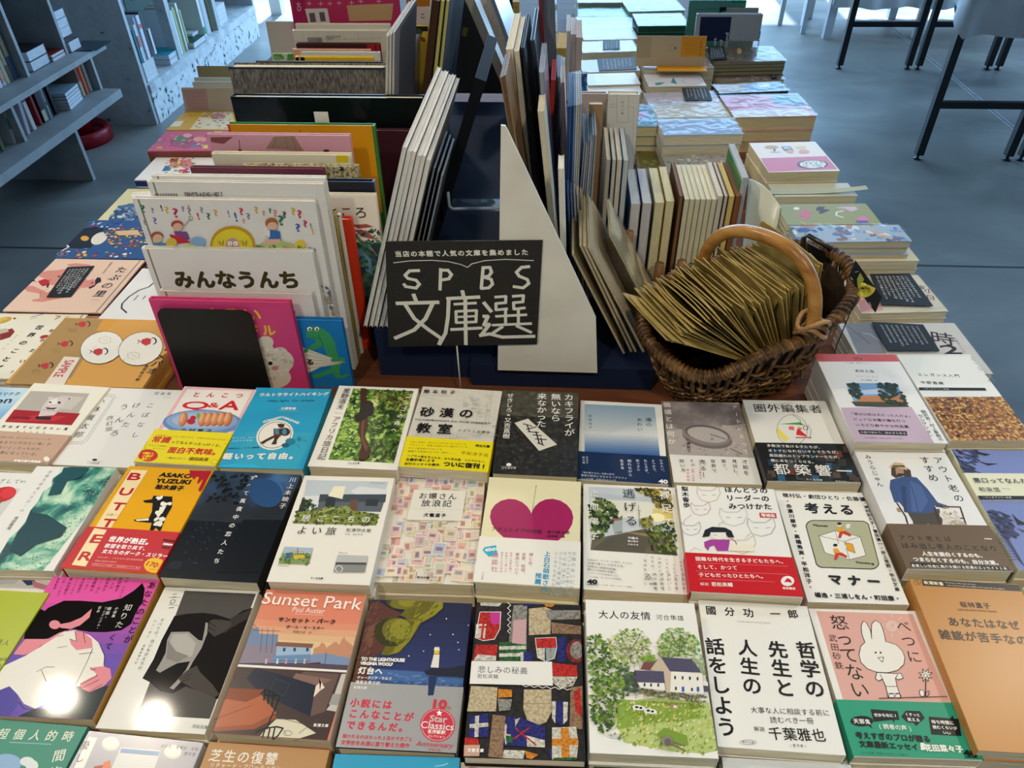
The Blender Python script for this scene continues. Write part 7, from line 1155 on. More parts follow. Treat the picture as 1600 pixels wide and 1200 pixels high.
q = [(1112, 113), (1214, 109), (1222, 124), (1112, 129)]; r, F = rp('rosy photo covered magazine in the right pile column', q, .765, .01, '9a8478', art_s(q, ['c8a8a0', '7a5a4c', 'd8c4bc', '8a6a5a'], 50, 8, 10))
shopcard('black card on the rosy photo magazine', F, [(1199, 109), (1206, 109), (1214, 124), (1206, 125)], 2, seed=6, z=.0022)
q = [(1112, 133), (1219, 128), (1234, 142), (1124, 146)]; rp('blue and white sleeved paperback in the right pile column', q, .785, .02, '9aa0a8', lambda a: (a.zm(1000, 0, 6.154), a.P('2a6aac', 1000, 870, 1080, 800, 1350, 780, 1390, 860, 1100, 870), a.P('c8ccd0', 1120, 800, 1230, 790, 1260, 830, 1150, 840), a.P('b8b0a8', 700, 810, 960, 810, 1000, 860, 760, 880)), undercol='16181c', page='3a3a3c')
def a_red(a): a.zm(1000, 0, 6.154); a.P('b04a5c', 770, 915, 1500, 910, 1600, 1045, 870, 1065); a.P('3f7088', 1250, 935, 1300, 912, 1510, 910, 1590, 1010, 1500, 1025, 1440, 1005, 1360, 1015, 1290, 985); a.P('c8c4cc', 870, 1070, 1600, 1050, 1640, 1110, 910, 1130); [a.S([x-12, y-7, x+12, y-7, x+12, y+7, x-12, y+7], 3, 5, ['d08a94'], x) for x, y in ((930, 970), (985, 970), (1050, 968), (970, 995), (1020, 995), (950, 1020), (1020, 1020), (1110, 1018))]
rp('rose red paperback with a teal cloud in a flared clear sleeve', [(1124, 149), (1246, 147), (1278, 181), (1147, 184)], .795, .03, 'c4808a', a_red, page='d4bd90')
def a_mush(a):
    a.zm(1160, 140, 7.27); a.P('bf5a6c', 205, 780, 950, 755, 1080, 905, 300, 935); a.E('2c2824', 795, 850, 180, 52); a.E('d8d4c8', 800, 848, 150, 44); a.S([680, 815, 920, 815, 930, 880, 680, 880], 60, 3, ['8a867a', 'efece2', '5a564c', 'b4b0a4'], 3); a.E('b48a2c', 330, 655, 80, 20); a.P('4a3a1c', 350, 670, 372, 668, 378, 700, 360, 705); a.P('9a9aa4', 320, 705, 430, 708, 425, 716, 320, 715); a.P('5a5a68', 440, 648, 540, 645, 585, 690, 480, 700); a.P('b8b4c0', 460, 655, 530, 652, 550, 672, 480, 676); a.E('d08a4c', 545, 702, 40, 22); a.P('d4c060', 595, 642, 720, 640, 720, 668, 610, 668); a.E('d08a7c', 700, 705, 62, 22); a.L('8a6a3a', .5, 650, 670, 670, 690)
rp('cream paperback with little mushrooms above a rose red panel', [(1169, 222), (1273, 222), (1315, 266), (1201, 271)], .79, .022, 'dccfc0', a_mush, film_=False, page='e0d2a8')
r, F = rp('pale olive paperback half hidden under a curling cover', [(1200, 287), (1322, 286), (1345, 306), (1208, 308)], .775, .02, 'b4b094', film_=False, below=True)
mb = MB(); a0, b0 = F.w(0, F.H*.3, .001), F.w(F.W, F.H*.3, .001); vs = []; n = 10
for j in (0, 1):
    for i in range(n+1): u = F.W*1.16*i/n; vs.append(F.w(u-.004, F.H*.45-.016*j, .0012+.02*max(0, i/n-.45)**1.6))
mb.mesh(vs, [(i, i+1, n+2+i, n+1+i) for i in range(n)], 'a8a888', True); mb.build('curling_cover', r)
def a_oli(a):
    a.zm(1200, 300); a.E('d8d4c0', 178, 103, 20, 9); a.P('c05a74', 175, 128, 220, 130, 235, 90, 250, 125, 285, 125, 255, 145, 275, 175, 230, 160, 180, 165, 205, 145); a.P('3a2a1e', 300, 100, 320, 90, 360, 92, 345, 105, 390, 112, 340, 135, 315, 135, 325, 118, 305, 120); a.L('d8d4c0', 3, 470, 118, 430, 125, 425, 145, 470, 160); a.P('c8a4b4', 415, 98, 480, 92, 550, 92, 560, 110, 520, 122, 480, 105); a.P('d06a9a', 550, 165, 600, 150, 640, 175, 600, 195); a.P('5a4a8a', 545, 178, 630, 178, 620, 195, 560, 195); a.L('d8a08a', 1.5, 200, 185, 240, 205, 330, 195)
    for i in range(5): a.H('5a5a3a', 'ことばの', 85+i*9, 102+20*i, 140+i*8, 102+20*i, .8)
rp('olive green paperback printed with a pink star and loose shapes', [(1214, 319), (1347, 318), (1386, 350), (1226, 352)], .775, .012, '8c8a44', a_oli, film_=False)
q = [(1230, 353), (1394, 352), (1438, 376), (1250, 379)]; rp('blue and white boat patterned paperback in a shiny sleeve', q, .795, .012, 'a8b8c8', art_s(q, ['2a5aa0', 'd8dce0', '7aa4c8', 'b08a7a', '5a7ab0', 'e4e4e4', '8a6a6a'], 60, 10, 11, lambda a: (a.zm(1200, 300), a.P('2f62a4', 175, 240, 230, 222, 275, 240, 235, 255), a.P('d0a880', 610, 228, 720, 260, 780, 300, 700, 280))), page='cfc4a4', undercol='d8cfae')
def a_dood(a): a.zm(1200, 300); a.L('6a6454', .4, 480, 322, 850, 325, 865, 418, 780, 415); [a.E(INK, x, y, 16, 8) for x, y in ((715, 325), (825, 382), (808, 402), (520, 400))]; a.O('8a8474', .4, 735, 380, 34, 18); a.L('8a8474', .4, 580, 340, 620, 355, 600, 345)
rp('cream paperback with tiny black doodles on a pile by the basket', [(1296, 381), (1421, 380), (1432, 407), (1306, 409)], .765, .016, 'cfc4a4', a_dood, film_=False, H=.06)
def a_tsu(a): a.zm(1200, 300); a.P('d8a89a', 530, 600, 700, 600, 720, 740, 560, 760, 490, 700); a.P('c08a84', 560, 680, 640, 660, 700, 720, 580, 750); a.H(INK, '宝', 930, 592, 985, 600, .95, b=.2); a.V('7a3a30', '小日', 1000, 600, 1020, 680, .8, b=.2); a.L('8a7a6a', .4, 920, 750, 1100, 720)
r, F = rp('cream and pink paperback with a clear sleeve and large black card', [(1325, 432), (1434, 430), (1484, 486), (1326, 491)], .755, .012, 'd8d2c0', a_tsu)
shopcard('large black card on the cream and pink paperback', F, [(1358, 431), (1420, 430), (1457, 481), (1376, 479)], 8, seed=7, z=.003)
def a_tok2(a): a.zm(1200, 300); a.P('8a8a90', 470, 810, 660, 810, 740, 1010, 560, 1010); a.L('c8ccd4', 1.5, 590, 880, 640, 890, 700, 930); a.L('4a4a50', 1, 500, 840, 640, 950); a.V('3a1c16', '時', 1080, 875, 1100, 960, .98, b=.3); a.H('3a1c16', '2', 1085, 985, 1195, 985, 20, b=.6); a.V('5a4a40', '大島コーソク', 1160, 905, 1230, 1010, .8); a.V('3a1c16', '集英社出版', 1035, 925, 1060, 1000, .8)
r, F = rp('white paperback with bold brown lettering and a large black card', [(1318, 505), (1490, 504), (1556, 585), (1342, 585)], .752, .014, 'd4d0ca', a_tok2)
shopcard('large black card on the paperback with bold brown lettering', F, [(1361, 506), (1441, 510), (1467, 551), (1386, 551)], 8, seed=8, z=.003)

# ------------------------------------------------------------------ basket of kraft envelopes
ANG = radians(25); BC = V3((.252, .852, 0)); bu, bv = V3((cos(ANG), sin(ANG), 0)), V3((-sin(ANG), cos(ANG), 0))
RZ = [(0, .883), (45, .872), (90, .850), (135, .838), (180, .812), (225, .802), (270, .838), (315, .866), (360, .883)]
def rimz(t):
    d = math.degrees(t) % 360
    for (a, za), (b, zb) in zip(RZ, RZ[1:]):
        if a <= d <= b: k = (d-a)/(b-a); k = k*k*(3-2*k); return za+(zb-za)*k
def bask(t, h, off=0):
    """point on the basket wall: t angle, h 0 at the base to 1 at the rim"""
    A = .096+.042*h**.8+off; B = .054+.040*h**.8+off; c, s = cos(t), sin(t); e = .8
    p = BC+bu*(A*math.copysign(abs(c)**e, c))+bv*(B*math.copysign(abs(s)**e, s)); p.z = TZ+.004+(rimz(t)-TZ-.004)*h
    return p
r = root('wicker_basket', (BC.x, BC.y, TZ), 'brown woven wicker basket with a tall arched handle', 'basket')
WK = nmat('wicker', [(.3, '33220f'), (.5, '624220'), (.7, '8e693a')], 70, rough=.45, detail=5); WK2 = nmat('wicker_pale', [(.3, '8a6236'), (.7, 'c09a62')], 60, rough=.45)
mb = MB(); NS = 58
for i in range(NS):
    t = 2*pi*i/NS; mb.tube([bask(t, h, .0015*(1 if i % 2 else -1)) for h in (0, .2, .4, .6, .8, .97)], .0031, WK, 5)
for k in range(10):
    h = (.04+.055*k) if k < 9 else .62; n = NS*2; m = WK2 if k in (6,) else WK
    mb.tube([bask(2*pi*j/n, h, .0032*(1 if (j//2+k) % 2 else -1)) for j in range(n)], .0024 if k < 11 else .0028, m, 5, closed=True)
mb.build('woven_wall', r)
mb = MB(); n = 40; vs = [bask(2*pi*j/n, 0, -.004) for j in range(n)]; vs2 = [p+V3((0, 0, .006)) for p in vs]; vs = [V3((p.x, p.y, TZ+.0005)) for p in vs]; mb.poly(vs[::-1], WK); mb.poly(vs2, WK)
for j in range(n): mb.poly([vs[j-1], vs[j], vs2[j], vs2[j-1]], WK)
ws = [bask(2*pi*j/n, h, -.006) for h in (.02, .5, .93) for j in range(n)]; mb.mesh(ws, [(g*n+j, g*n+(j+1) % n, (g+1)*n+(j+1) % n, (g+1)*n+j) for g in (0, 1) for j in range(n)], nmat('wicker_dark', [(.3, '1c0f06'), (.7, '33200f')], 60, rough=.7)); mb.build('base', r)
mb = MB(); n = 420; turns = 100; core = [bask(2*pi*j/80, 1) for j in range(80)]; mb.tube(core, .0078, WK, 8, closed=True); pts = []
for j in range(n*3):
    t = 2*pi*j/(n*3); p = bask(t, 1); q = bask(t+.01, 1); T = (q-p).normalized(); o = V3((cos(t)*bu.x+sin(t)*bv.x, cos(t)*bu.y+sin(t)*bv.y, 0)).normalized(); w = T.cross(o).normalized(); a = turns*t*1.0; pts.append(p+o*.0076*cos(a)+w*.0076*sin(a))
mb.tube(pts, .0024, WK, 5, closed=True); mb.build('rim', r)
hb, hf = V3((.198, .905, .842)), V3((.316, .776, .862)); mid = (hb+hf)/2; hv = (hf-hb)/2; mb = MB(); hp = []
for i in range(31):
    t = pi*i/30; hp.append(mid-hv*math.copysign(abs(cos(t))**.85, cos(t))*1.0+V3((-.008, 0, .098))*sin(t)**.8)
hp = [hb-V3((0, 0, .02))]+hp+[hf-V3((0, 0, .02))]
HND = nmat('cane', [(.3, '8a5a24'), (.5, 'b07c3a'), (.75, 'c89a56')], 16, rough=.3, stretch=(1, 1, 3), detail=5); mb.tube(hp, .0085, HND, 12); mb.build('handle', r)
for hpnt in (hb, hf):
    mb = MB()
    for i in range(4): a = .8*i; mb.tube([hpnt+V3((.017*cos(t+a)*1.1, .013*sin(t+a), -.012+.006*i+.008*sin(t*2+a))) for t in [2*pi*k/16 for k in range(16)]], .0032, WK2 if i % 2 else WK, 6, closed=True)
    mb.build('binding', r)
# envelopes: planes across the basket, fanned from almost flat at the front left to upright at the back right
KRF = nmat('kraft_paper', [(.3, '8f7840'), (.5, 'a58d4e'), (.7, 'b59d5e')], 30, rough=.6, detail=6, spec=.25)
rng = random.Random(11); NE = 46; EG = 'kraft paper envelopes in the basket'
def envelope(i, src=None):
    k = i/(NE-1); tilt = radians(63-57*k**.9); s = -.022+.096*k; hgt = .152+(.03 if i > NE-4 else 0)+rng.uniform(-.006, .008); w = .056+rng.uniform(-.002, .002)+(.004 if i > NE-5 else 0); sh = rng.uniform(-.010, .010)-.010*(1-k); yaw = rng.uniform(-.05, .05)
    U = (bv*-1*cos(yaw)+bu*sin(yaw)).normalized(); nrm0 = U.cross(V3((0, 0, 1))); back = V3((-nrm0.x, -nrm0.y, 0))
    side = bu*-1; V = (side*sin(tilt)+V3((0, 0, cos(tilt)))).normalized(); V = (V-U*V.dot(U)).normalized()
    O = BC+bu*s+V3((0, 0, TZ+.022+.058*(1-k)**1.3))-U*(w+sh)
    return Face(O, U, V, 2*w, hgt)
for i in range(NE):
    F = envelope(i); lab = 'kraft paper envelope packed upright in the wicker basket'
    if i == 0: lab = 'frontmost kraft envelope lying over the left rim of the basket'
    if i == NE-1: lab = 'tall kraft envelope furthest back in the basket'
    e = root('envelope', F.w(F.W/2, 0), lab, 'envelope', EG); mb = MB(); n = 6; vs = []
    bow = rng.uniform(-.004, .004)
    for d in (0, -.0016):
        for b in range(3):
            for a in range(n+1): vs.append(F.w(F.W*a/n, F.H*b/2, d+bow*sin(pi*a/n)*(b/2)))
    m = 3*(n+1); fs = []
    for b in range(2):
        for a in range(n): j = b*(n+1)+a; fs += [(j, j+1, j+n+2, j+n+1), (m+j+n+1, m+j+n+2, m+j+1, m+j)]
    for a in range(n): t = 2*(n+1)+a; fs += [(t, t+1, m+t+1, m+t), (m+a, m+a+1, a+1, a)]
    for b in range(2): j = b*(n+1); fs += [(j, j+n+1, m+j+n+1, m+j), (j+n+n+1, j+n, m+j+n, m+j+n+n+1)]
    mb.mesh(vs, fs, KRF); mb.build('body', e); mb = MB(); f0 = .0006+abs(bow); mb.poly([F.w(.002, F.H-.001, f0), F.w(F.W-.002, F.H-.001, f0), F.w(F.W-.012, F.H-.026, f0+.0008), F.w(.012, F.H-.026, f0+.0008)], KRF); mb.build('flap', e)
# metal clip and pen at the back of the basket
r = root('metal_clip', PY(1290, 410, .918), 'dark metal clip frame tucked behind the envelopes at the basket end', 'clip'); MT = mat('4a443c', .25, .5, .8); mb = MB()
P = lambda x, y, d=.918: PY(x, y, d)
mb.tube([P(1252, 440), P(1256, 372), P(1262, 367), P(1308, 394), P(1314, 400), P(1315, 450)], .0035, MT, 8); mb.build('frame', r); mb = MB(); c = [P(1262, 380), P(1310, 405), P(1308, 440), P(1264, 440)]; mb.box8([p for p in c]+[p+V3((.0, .004, 0)) for p in c], mat('2a2723', .3, .5, .6)); mb.build('plate', r)
r = root('pen', PY(1276, 415, .903), 'silver pen leaning against the clip in the basket', 'pen'); mb = MB(); mb.tube([PY(1287, 424, .9), PY(1272, 408, .904), PY(1262, 398, .908)], [.001, .004, .004], mat('c8c4bc', .2, .5, .7), 8); mb.build('barrel', r)
# black diamond card with a yellow paper flower on a wire
yd = .79; r = root('flower_pick', PY(1306, 545, yd), 'small black diamond card with a yellow flower on a thin wire', 'card pick'); mb = MB(); c = [PY(*p, yd) for p in ((1337, 407), (1326, 434), (1368, 489), (1378, 464))]; mb.box8([p+V3((0, .0012, 0)) for p in c]+c, mat('17181a', .5)); Fd = Face((0, yd-.0002, 0), (1, 0, 0), (0, 0, 1), 1, 1); A = Art(Fd, mb, .0003); A.t = (0, 0, 1); A.L('e0ded8', .6, 1336, 425, 1341, 424); A.L('e0ded8', .6, 1329, 433, 1332, 437); A.L('e0ded8', .6, 1358, 472, 1361, 478); mb.build('card', r)
mb = MB(); mb.tube([PY(1343, 458, yd-.004), PY(1330, 485, yd-.004), PY(1308, 538, yd-.004), PY(1304, 552, yd-.004)], .0007, '17130f', 6); mb.build('wire', r)
mb = MB(); o = PY(1349, 448, yd-.008); YL = mat('cfc04a', .6)
for k in range(9):
    a = k*.7; rr = .004+.0085*(k/9); ring = []
    for j in range(7): t = a+j*.3-.9; ring.append(o+V3((cos(t)*rr, -.006+.010*k/9*0, sin(t)*rr)))
    vs = [p+V3((0, -.004*(1-k/9), 0)) for p in ring]+[o+(p-o)*.55+V3((0, .006, 0)) for p in ring]; mb.mesh(vs, [(j, j+1, 8+j, 7+j) for j in range(6)], YL, True)
mb.build('flower', r); mb = MB(); mb.poly([PY(x, y, yd-.0035) for x, y in ((1340, 448), (1339, 436), (1344, 426), (1350, 436), (1347, 446))], mat('9aa24a', .6)); mb.build('leaf', r)

# ------------------------------------------------------------------ background, left: grey bookshelf and weathered white cabinet
GR = nmat('grey_board', [(.3, '8a8d8e'), (.7, 'a2a5a6')], 8, rough=.55)
r = root('low_bookshelf', (-2.25, 2.3, 0), 'grey open bookshelf full of books at the left edge of the picture', 'bookshelf')
for z0, z1 in ((.302, .335), (.500, .520), (.86, .88)): mb = MB(); mb.box(-2.52, -1.92, .9, 3.21, z0, z1, GR); mb.build('shelf_board', r)
for y in (1.2, 1.9, 2.78, 3.06): mb = MB(); mb.box(-2.5, -2.0, y-.008, y+.008, .520, .86, GR); mb.build('divider', r)
for y in (1.3, 2.05, 2.62, 3.235-.03): mb = MB(); mb.box(-2.5, -2.0, y-.008, y+.008, .335, .500, GR); mb.build('divider', r)
for y in (1.2, 3.02): mb = MB(); mb.box(-2.5, -2.066, y-.01, y+.01, 0, .302, GR); mb.build('foot_panel', r)
mb = MB(); mb.box(-2.53, -2.52, .9, 3.21, .30, .88, 'b0b0ae'); mb.build('back_panel', r)
def spine_book(y, w, d, h, z, cover, page, label, group, x=-2.03, lean=0, art=None):
    """upright shelf book, its spine towards +X"""
    up = V3((0, sin(lean), cos(lean))); U = V3((1, 0, 0)); F = Face(V3((x-d, y, z)), U, up, d, h); F2 = Face(F.w(0, 0), U, up, d, h)
    r = root('shelf_book', F.w(d/2, 0, -w/2), label, 'book', group); slab(F, w, cover, page, r, 'R', tc=.002, ov=.002, axn=1)
    if art:
        G = Face(F.w(d+.001, 0, 0), F.N*-1, up, w, h); mb = MB(); A = Art(G, mb, .0003)
        for c, a, b in art: A.R(c, .0, a, 1, b)
        mb.build('spine_print', r)
    return r
rng = random.Random(21); SG = 'books on the lower shelf of the grey bookshelf'
LOW = [(2.335, .03, .13, '7a8aa8'), (2.365, .028, .15, '1c4a4a'), (2.395, .022, .15, '1c2a44'), (2.43, .012, .12, 'd0d0d4'), (2.445, .012, .13, '1c1e2c'), (2.46, .02, .145, 'b8bccc'), (2.483, .014, .14, '26304a'), (2.50, .018, .145, '6a6434'), (2.575, .015, .13, 'b0b6ba'),
    (2.66, .02, .13, 'a8a4a8'), (2.70, .022, .14, 'c0b8b4'), (2.76, .014, .15, '8a2028'), (2.78, .025, .15, '2a1c1c'), (2.81, .02, .14, '3a4448'), (2.835, .012, .13, '8a9498'), (2.85, .01, .13, '2a2e38'), (2.872, .016, .15, '181820')]
nm = ('first', 'second', 'third', 'fourth', 'fifth', 'sixth', 'seventh', 'eighth', 'ninth', 'tenth', 'eleventh', 'twelfth', 'thirteenth', 'fourteenth', 'fifteenth', 'sixteenth', 'seventeenth', 'eighteenth', 'nineteenth', 'twentieth')
cn = {'7a8aa8': 'slate blue', '1c4a4a': 'dark green', '1c2a44': 'navy', 'd0d0d4': 'white', '1c1e2c': 'black', 'b8bccc': 'lilac white', '26304a': 'dark blue', '6a6434': 'olive', 'b0b6ba': 'pale grey', 'a8a4a8': 'grey', 'c0b8b4': 'pinkish white', '8a2028': 'crimson', '2a1c1c': 'brown black', '3a4448': 'slate grey', '8a9498': 'silver', '2a2e38': 'charcoal', '181820': 'jet black'}
for i, (y, w, h, c) in enumerate(LOW):
    art = {1: [('b0a494', .7, 1)], 5: [('c8603a', .8, .95)], 7: [('4a5a3a', .6, 1)], 8: [('5a6a74', .3, .6)], 10: [('2a3a5a', .05, .25)], 12: [('b0a490', .7, .98)], 14: [('3a4448', .5, .6)]}.get(i)
    spine_book(y+w, w, .13, h, .336, c, 'd8d4cc', '%s spined book, %s from the left on the lower grey shelf' % (cn[c], nm[i]), SG, lean=.16 if i in (8, 9) else 0, art=art)
for i, (y, w, h, c, n_) in enumerate(((2.62, .02, .2, 'b89030', 'mustard and white'), (2.645, .02, .22, 'b4b4c4', 'pale lilac'), (2.668, .02, .24, 'a89c84', 'beige'), (2.69, .02, .23, '94886e', 'khaki'), (2.715, .022, .20, '9a8c74', 'tan and blue'))):
    spine_book(y+w, w, .14, h, .521, c, 'd0ccc4', '%s spined book standing tall on the upper grey shelf' % n_, 'books on the upper shelf of the grey bookshelf', art={0: [('c8c8d4', .5, 1)], 1: [('b88a74', .75, .95)], 4: [('2a4060', .6, 1)], 3: [('4a4234', .75, 1)]}.get(i))
def flatbook(x, y, w, d, z, t, c, label, group='books lying flat on the grey bookshelf', a=0):
    F = Face(V3((x, y, z+t)), V3((cos(a), sin(a), 0)), V3((-sin(a), cos(a), 0)), w, d); r = root('shelf_book', F.w(w/2, d/2, -t), label, 'book', group); slab(F, t, c, 'd8d8dc', r, 'T', tc=.0015, ov=.001); return r
for k, (c, l) in enumerate((('3a3a42', 'lower of two thick books lying flat on the upper grey shelf'), ('2a2024', 'dark thick book on top of another on the upper grey shelf'))): flatbook(-2.16, 2.83, .15, .12, .521+.036*k, .035, c, l)
for k, (c, l) in enumerate((('c8a0a0', 'lower thin red edged book lying on the upper grey shelf'), ('8a2a22', 'red covered thin book lying on the upper grey shelf'))): flatbook(-2.14, 2.955, .14, .09, .521+.013*k, .012, c, l)
flatbook(-2.14, 3.075, .15, .08, .521, .04, '1c2026', 'black covered book lying flat at the right end of the upper shelf')
for k in range(3): flatbook(-2.16, 3.10, .12, .1, .521+.042+.033*k, .032, ('c8ccd4', 'b8bcc8', '5a6a74')[k], ('lowest of three white edged books stacked at the shelf end', 'middle of three white edged books stacked at the shelf end', 'top one of three white edged books stacked at the shelf end')[k])
r = root('leaflet', (-1.98, 3.14, .521), 'dark teal leaflet lying over the right end of the upper shelf', 'leaflet'); mb = MB(); mb.box(-2.03, -1.90, 3.10, 3.24, .522, .5235, '2c3c44'); mb.build('sheet', r)
for k in range(5): flatbook(-2.14, 2.93, .14, .13, .336+.013*k, .0125, ('d0d4d8', '8aa4b0', 'c8d4dc', '5a7480', '9ab0bc')[k], nm[k]+' of five thin books lying flat near the right end, from the bottom', 'thin books lying flat on the lower grey shelf', .12)
spine_book(3.105, .02, .13, .15, .336, 'a8907c', 'd8d4cc', 'tan and red spined book at the right end of the lower shelf', SG, art=[('8a2a20', .2, .6)]); spine_book(3.135, .02, .13, .16, .336, 'c85a2c', 'd8d4cc', 'orange spined book at the right end of the lower shelf', SG)
spine_book(3.165, .02, .13, .16, .336, 'a8a4a0', 'd8d4cc', 'pale grey spined book at the right end of the lower shelf', SG)
# cabinet
WH = nmat('weathered_white', [(.0, '2a2a2c'), (.37, '3c3c3e'), (.39, 'c4c8ca'), (.6, 'd8dbdc')], 30, 'noise', .55, (1, 1, 1), 8)
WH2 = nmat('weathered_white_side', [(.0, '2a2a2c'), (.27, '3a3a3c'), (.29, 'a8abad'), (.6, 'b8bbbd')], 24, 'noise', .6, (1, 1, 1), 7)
r = root('white_cabinet', (-2.4, 4.5, 0), 'weathered white painted cabinet with open book compartments at the back left', 'cabinet')
mb = MB(); mb.box(-2.78, -2.067, 3.676, 3.70, 0, 1.5, WH2); mb.build('side_panel', r); mb = MB(); mb.box(-2.78, -2.067, 5.30, 5.32, 0, 1.5, WH2); mb.build('side_panel', r)
mb = MB(); mb.box(-2.76, -2.06, 3.70, 5.30, 0, .15, WH); mb.build('plinth', r); mb = MB(); mb.box(-2.76, -2.055, 3.70, 5.30, .15, .19, nmat('worn_ledge', [(.3, 'a8adb0'), (.6, 'd0d3d4')], 14, rough=.5)); mb.build('ledge', r)
for y in (4.14, 4.72): mb = MB(); mb.box(-2.13, -2.075, y-.022, y+.022, .19, 1.5, WH2); mb.build('post', r)
mb = MB(); mb.box(-2.78, -2.765, 3.70, 5.30, 0, 1.5, 'c0c4c6'); mb.build('back_panel', r); mb = MB(); mb.box(-2.765, -2.07, 3.70, 5.30, .66, .69, WH); mb.build('shelf_board', r)
CG = 'books in the white cabinet'
for i, (y, w, h, c, n_) in enumerate(((3.715, .012, .15, '3a7a8a', 'teal'), (3.73, .02, .17, 'c8ccd0', 'white and orange'), (3.755, .012, .2, 'b4b8c4', 'lilac grey'), (3.77, .03, .2, 'd0d0d8', 'white and pink'), (3.81, .02, .21, '1c2430', 'navy'), (3.835, .012, .2, '3a4a54', 'slate'), (3.86, .02, .12, 'd4d4d8', 'small white'))):
    spine_book(y+w+.02, w, .15, h, .28 if i < 7 else .191, c, 'd8d8dc', '%s spined book in the near cabinet compartment' % n_, CG, x=-2.085, art={1: [('c0603a', .3, .6)], 3: [('c06a6a', .2, .3)]}.get(i))
for k in range(4): flatbook(-2.25, 3.74, .17, .12, .191+.022*k, .0215, ('d8d8d4', 'c8ccc8', 'd0d4d0', 'dcdcd8')[k], nm[k]+' of four cream books flat at the near end, from the bottom', CG)
for k, (c, l) in enumerate((('c0c4c8', 'white book lying flat under the cyan one in the cabinet'), ('1a9aac', 'cyan book lying flat on a white one in the cabinet'))): flatbook(-2.22, 4.02, .14, .14, .191+.026*k, .025, c, l, CG)
r2 = root('picture_book', (-2.4, 4.0, .19), 'large grey and teal picture book standing behind the first post', 'book', CG); F = Face((-2.42, 3.90, .191), (.75, .66, 0), (0, 0, 1), .2, .26); slab(F, .02, '9aa8a8', 'c8c8c8', r2, 'L', tc=.002, art=lambda a: a.R('2f6f84', 0, .5, 1, 1))
for i, (y, w, h, c, n_) in enumerate(((4.19, .02, .22, 'd4d8dc', 'first white'), (4.215, .02, .23, 'b0b89a', 'green grey'), (4.24, .014, .22, '8a9438', 'lime'), (4.26, .022, .24, 'dcdcdc', 'tall white'), (4.285, .012, .2, '7a8a94', 'blue grey'), (4.30, .014, .2, 'c0c48c', 'pale lime'), (4.52, .03, .26, 'd8dcdc', 'white and green'), (4.56, .022, .25, 'a8acb4', 'silver'), (4.585, .022, .25, 'd0d4dc', 'pale blue'), (4.61, .02, .25, 'c4c8d0', 'grey white'), (4.64, .02, .22, '5a5a4a', 'dark olive'), (4.665, .02, .2, 'b8b87c', 'khaki yellow'))):
    spine_book(y+w, w, .15, h, .191, c, 'd8d8dc', '%s spined book in the middle cabinet compartment' % n_, CG, x=-2.10, art={6: [('1a8a5a', .8, .95)]}.get(i))
r2 = root('picture_book', (-2.4, 4.4, .19), 'large grey green picture book facing out in the middle compartment', 'book', CG); F = Face((-2.40, 4.33, .191), (.6, .8, 0), (0, 0, 1), .22, .3); slab(F, .02, '7f9490', 'c8c8c8', r2, 'L', tc=.002, art=lambda a: a.H('2a3a3a', 'WRITER', 0, 0, 0, 0, 14, uv=((.03, .24), (.19, .24))))
flatbook(-2.25, 4.32, .18, .17, .191, .03, '1f4a3a', 'dark green leaf patterned book lying flat in the cabinet', CG); flatbook(-2.22, 4.44, .1, .08, .222, .014, 'c8ccd0', 'small white book lying on the dark green one', CG)
for k in range(4): flatbook(-2.24, 4.80, .14, .13, .191+.026*k, .025, 'd4d4d8', nm[k]+' of four white books stacked in the far compartment, from the bottom', CG)
# red stand base on the floor
r = root('red_stand', (-2.36, 3.46, 0), 'round red base of a stand on the floor beside the cabinet', 'stand'); RD = mat('8f1220', .35); n = 40
prof = [(.0, .012), (.115, .012), (.128, .03), (.128, .062), (.14, .066), (.15, .058), (.15, .0), (.0, .0)]; mb = MB(); vs = [V3((-2.36+a*cos(2*pi*j/n), 3.46+a*sin(2*pi*j/n), z)) for a, z in prof for j in range(n)]
mb.mesh(vs, [(g*n+j, g*n+(j+1) % n, (g+1)*n+(j+1) % n, (g+1)*n+j) for g in range(len(prof)-1) for j in range(n)], RD, True); mb.build('dish', r); mb = MB(); mb.tube([(-2.36, 3.50, .01), (-2.36, 3.50, .3)], .05, RD, 20); mb.build('post', r)
# white column by the glass front
mb = MB(); mb.box(-2.16, -2.08, 5.86, 5.94, 0, 3.0, 'd8dadb'); o = mb.build('trim_1'); o['kind'] = 'structure'

# ------------------------------------------------------------------ background, right: cloth covered folding tables
BL = mat('16191c', .35, .5); CL = nmat('white_tablecloth', [(.3, 'b4b4b6'), (.7, 'd4d4d6')], 5, rough=.8, bump=.1)
def ftable(x0, x1, y0, y1, label):
    r = root('folding_table', ((x0+x1)/2, (y0+y1)/2, 0), label, 'table', 'folding tables along the right'); mb = MB(); mb.box(x0-.01, x1+.01, y0-.03, y1+.03, .69, .715, '8a8a88'); mb.build('table_top', r)
    for x in (x0, x1):
        for y in (y0, y1):
            mb = MB(); mb.box(x-.016, x+.016, y-.016, y+.016, .022, .69, BL); o = mb.build('leg', r); mb = MB(); mb.tube([(x, y, 0), (x, y, .006), (x, y, .008), (x, y, .024)], [.018, .018, .007, .007], BL, 12); mb.build('foot', o)
    for y in (y0, y1): mb = MB(); mb.box(x0, x1, y-.012, y+.012, .23, .258, BL); mb.build('crossbar', r)
    for x in (x0, x1): mb = MB(); mb.tube([(x, y0+.02, .54), (x, y0+.22, .69)], .011, mat('4a6470', .3, .5, .5), 8); mb.build('brace', r); mb = MB(); mb.tube([(x, y1-.02, .54), (x, y1-.22, .69)], .011, mat('4a6470', .3, .5, .5), 8); mb.build('brace', r)
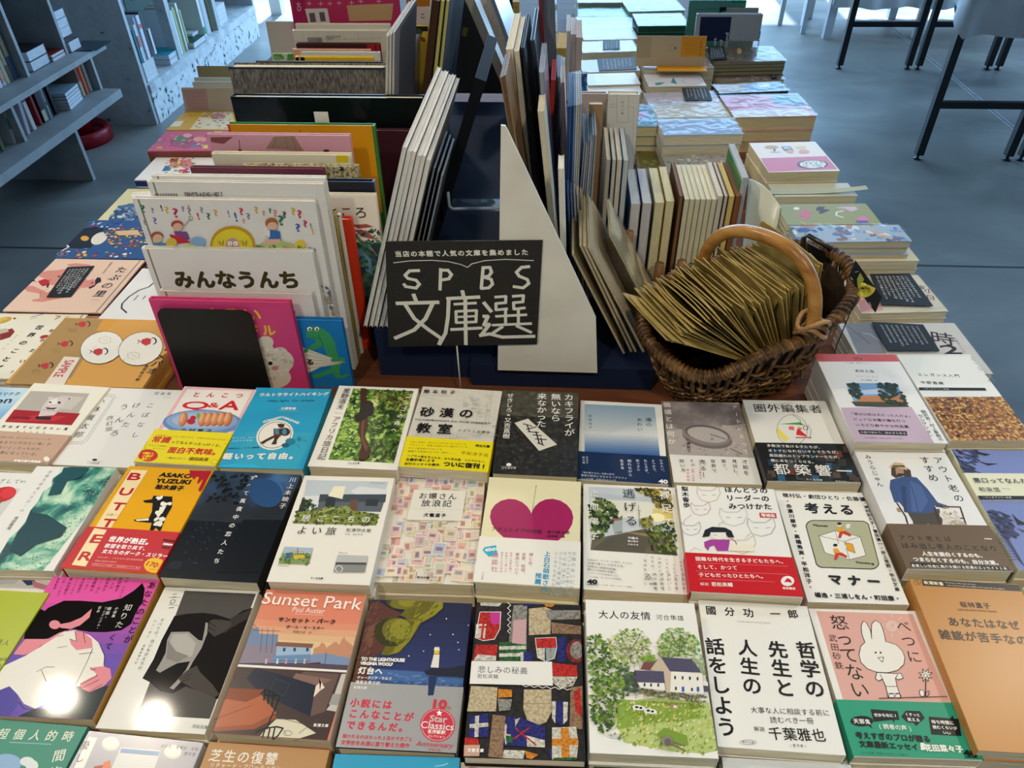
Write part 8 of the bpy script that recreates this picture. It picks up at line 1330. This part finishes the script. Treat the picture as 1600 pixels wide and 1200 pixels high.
ftable(1.61, 2.0, 3.36, 4.66, 'black legged folding table nearest the display table, under the white cloth'); ftable(2.06, 2.45, 3.36, 4.66, 'black legged folding table second from the left under the white cloth'); ftable(2.51, 2.9, 3.36, 4.66, 'black legged folding table furthest right under the white cloth')
def cloth(x0, x1, y0, y1, zt, zf, zl, label, seed=1, m=CL):
    rng = random.Random(seed); mb = MB(); per = []; n = 60
    for i in range(n): t = i/n; per.append((x0+(x1-x0)*t, y0, zf, 0, -1))
    for i in range(n): t = i/n; per.append((x1, y0+(y1-y0)*t, zl, 1, 0))
    for i in range(n): t = i/n; per.append((x1-(x1-x0)*t, y1, zf, 0, 1))
    for i in range(n): t = i/n; per.append((x0, y1-(y1-y0)*t, zl, -1, 0))
    N = len(per); vs = []
    for k in range(5):
        for i, (x, y, zb, nx, ny) in enumerate(per):
            e = min((i % n)/n, 1-(i % n)/n); drop = zb+(zf-zb)*math.exp(-e*14); a = .012*sin(i*.9+seed)*k/4+.02*k/4*math.exp(-e*20); vs.append((x+nx*a, y+ny*a, zt+(drop+.008*sin(i*.37)-zt)*k/4))
    mb.mesh(vs, [(k*N+i, (k+1)*N+i, (k+1)*N+(i+1) % N, k*N+(i+1) % N) for k in range(4) for i in range(N)], m, True); mb.poly([(x, y, zt) for x, y, *_ in per], m)
    return tag(mb.build('tablecloth', None, at=((x0+x1)/2, (y0+y1)/2, zt)), label, 'tablecloth')
cloth(1.585, 2.94, 3.31, 4.72, .718, .53, .66, 'white tablecloth draped over the black legged folding tables')
r = root('white_table', (2.05, 5.6, 0), 'white legged table with a white cloth at the far right back', 'table'); WL = mat('c8ccd0', .4)
for x, y in ((1.70, 5.30), (2.27, 5.80), (1.70, 5.80), (2.27, 5.30)): mb = MB(); mb.box(x-.025, x+.025, y-.025, y+.025, 0, .69, WL); mb.build('leg', r)
mb = MB(); mb.box(1.66, 2.9, 5.26, 5.84, .69, .715, WL); mb.build('table_top', r); cloth(1.68, 2.95, 5.24, 5.86, .718, .19, .3, 'long white tablecloth hanging low on the far white legged table', 4)
r = root('white_stool', (1.62, 5.5, 0), 'white legged stool standing by the bright doorway', 'stool')
for x, y in ((1.575, 5.41), (1.62, 5.60), (1.47, 5.62)): mb = MB(); mb.box(x-.014, x+.014, y-.014, y+.014, 0, .45, WL); mb.build('leg', r)
mb = MB(); mb.tube([(1.545, 5.52, .45), (1.545, 5.52, .475)], .12, WL, 28); mb.build('seat', r)
_ts.collection.objects.unlink(_to); bpy.data.objects.remove(_to); bpy.data.scenes.remove(_ts)
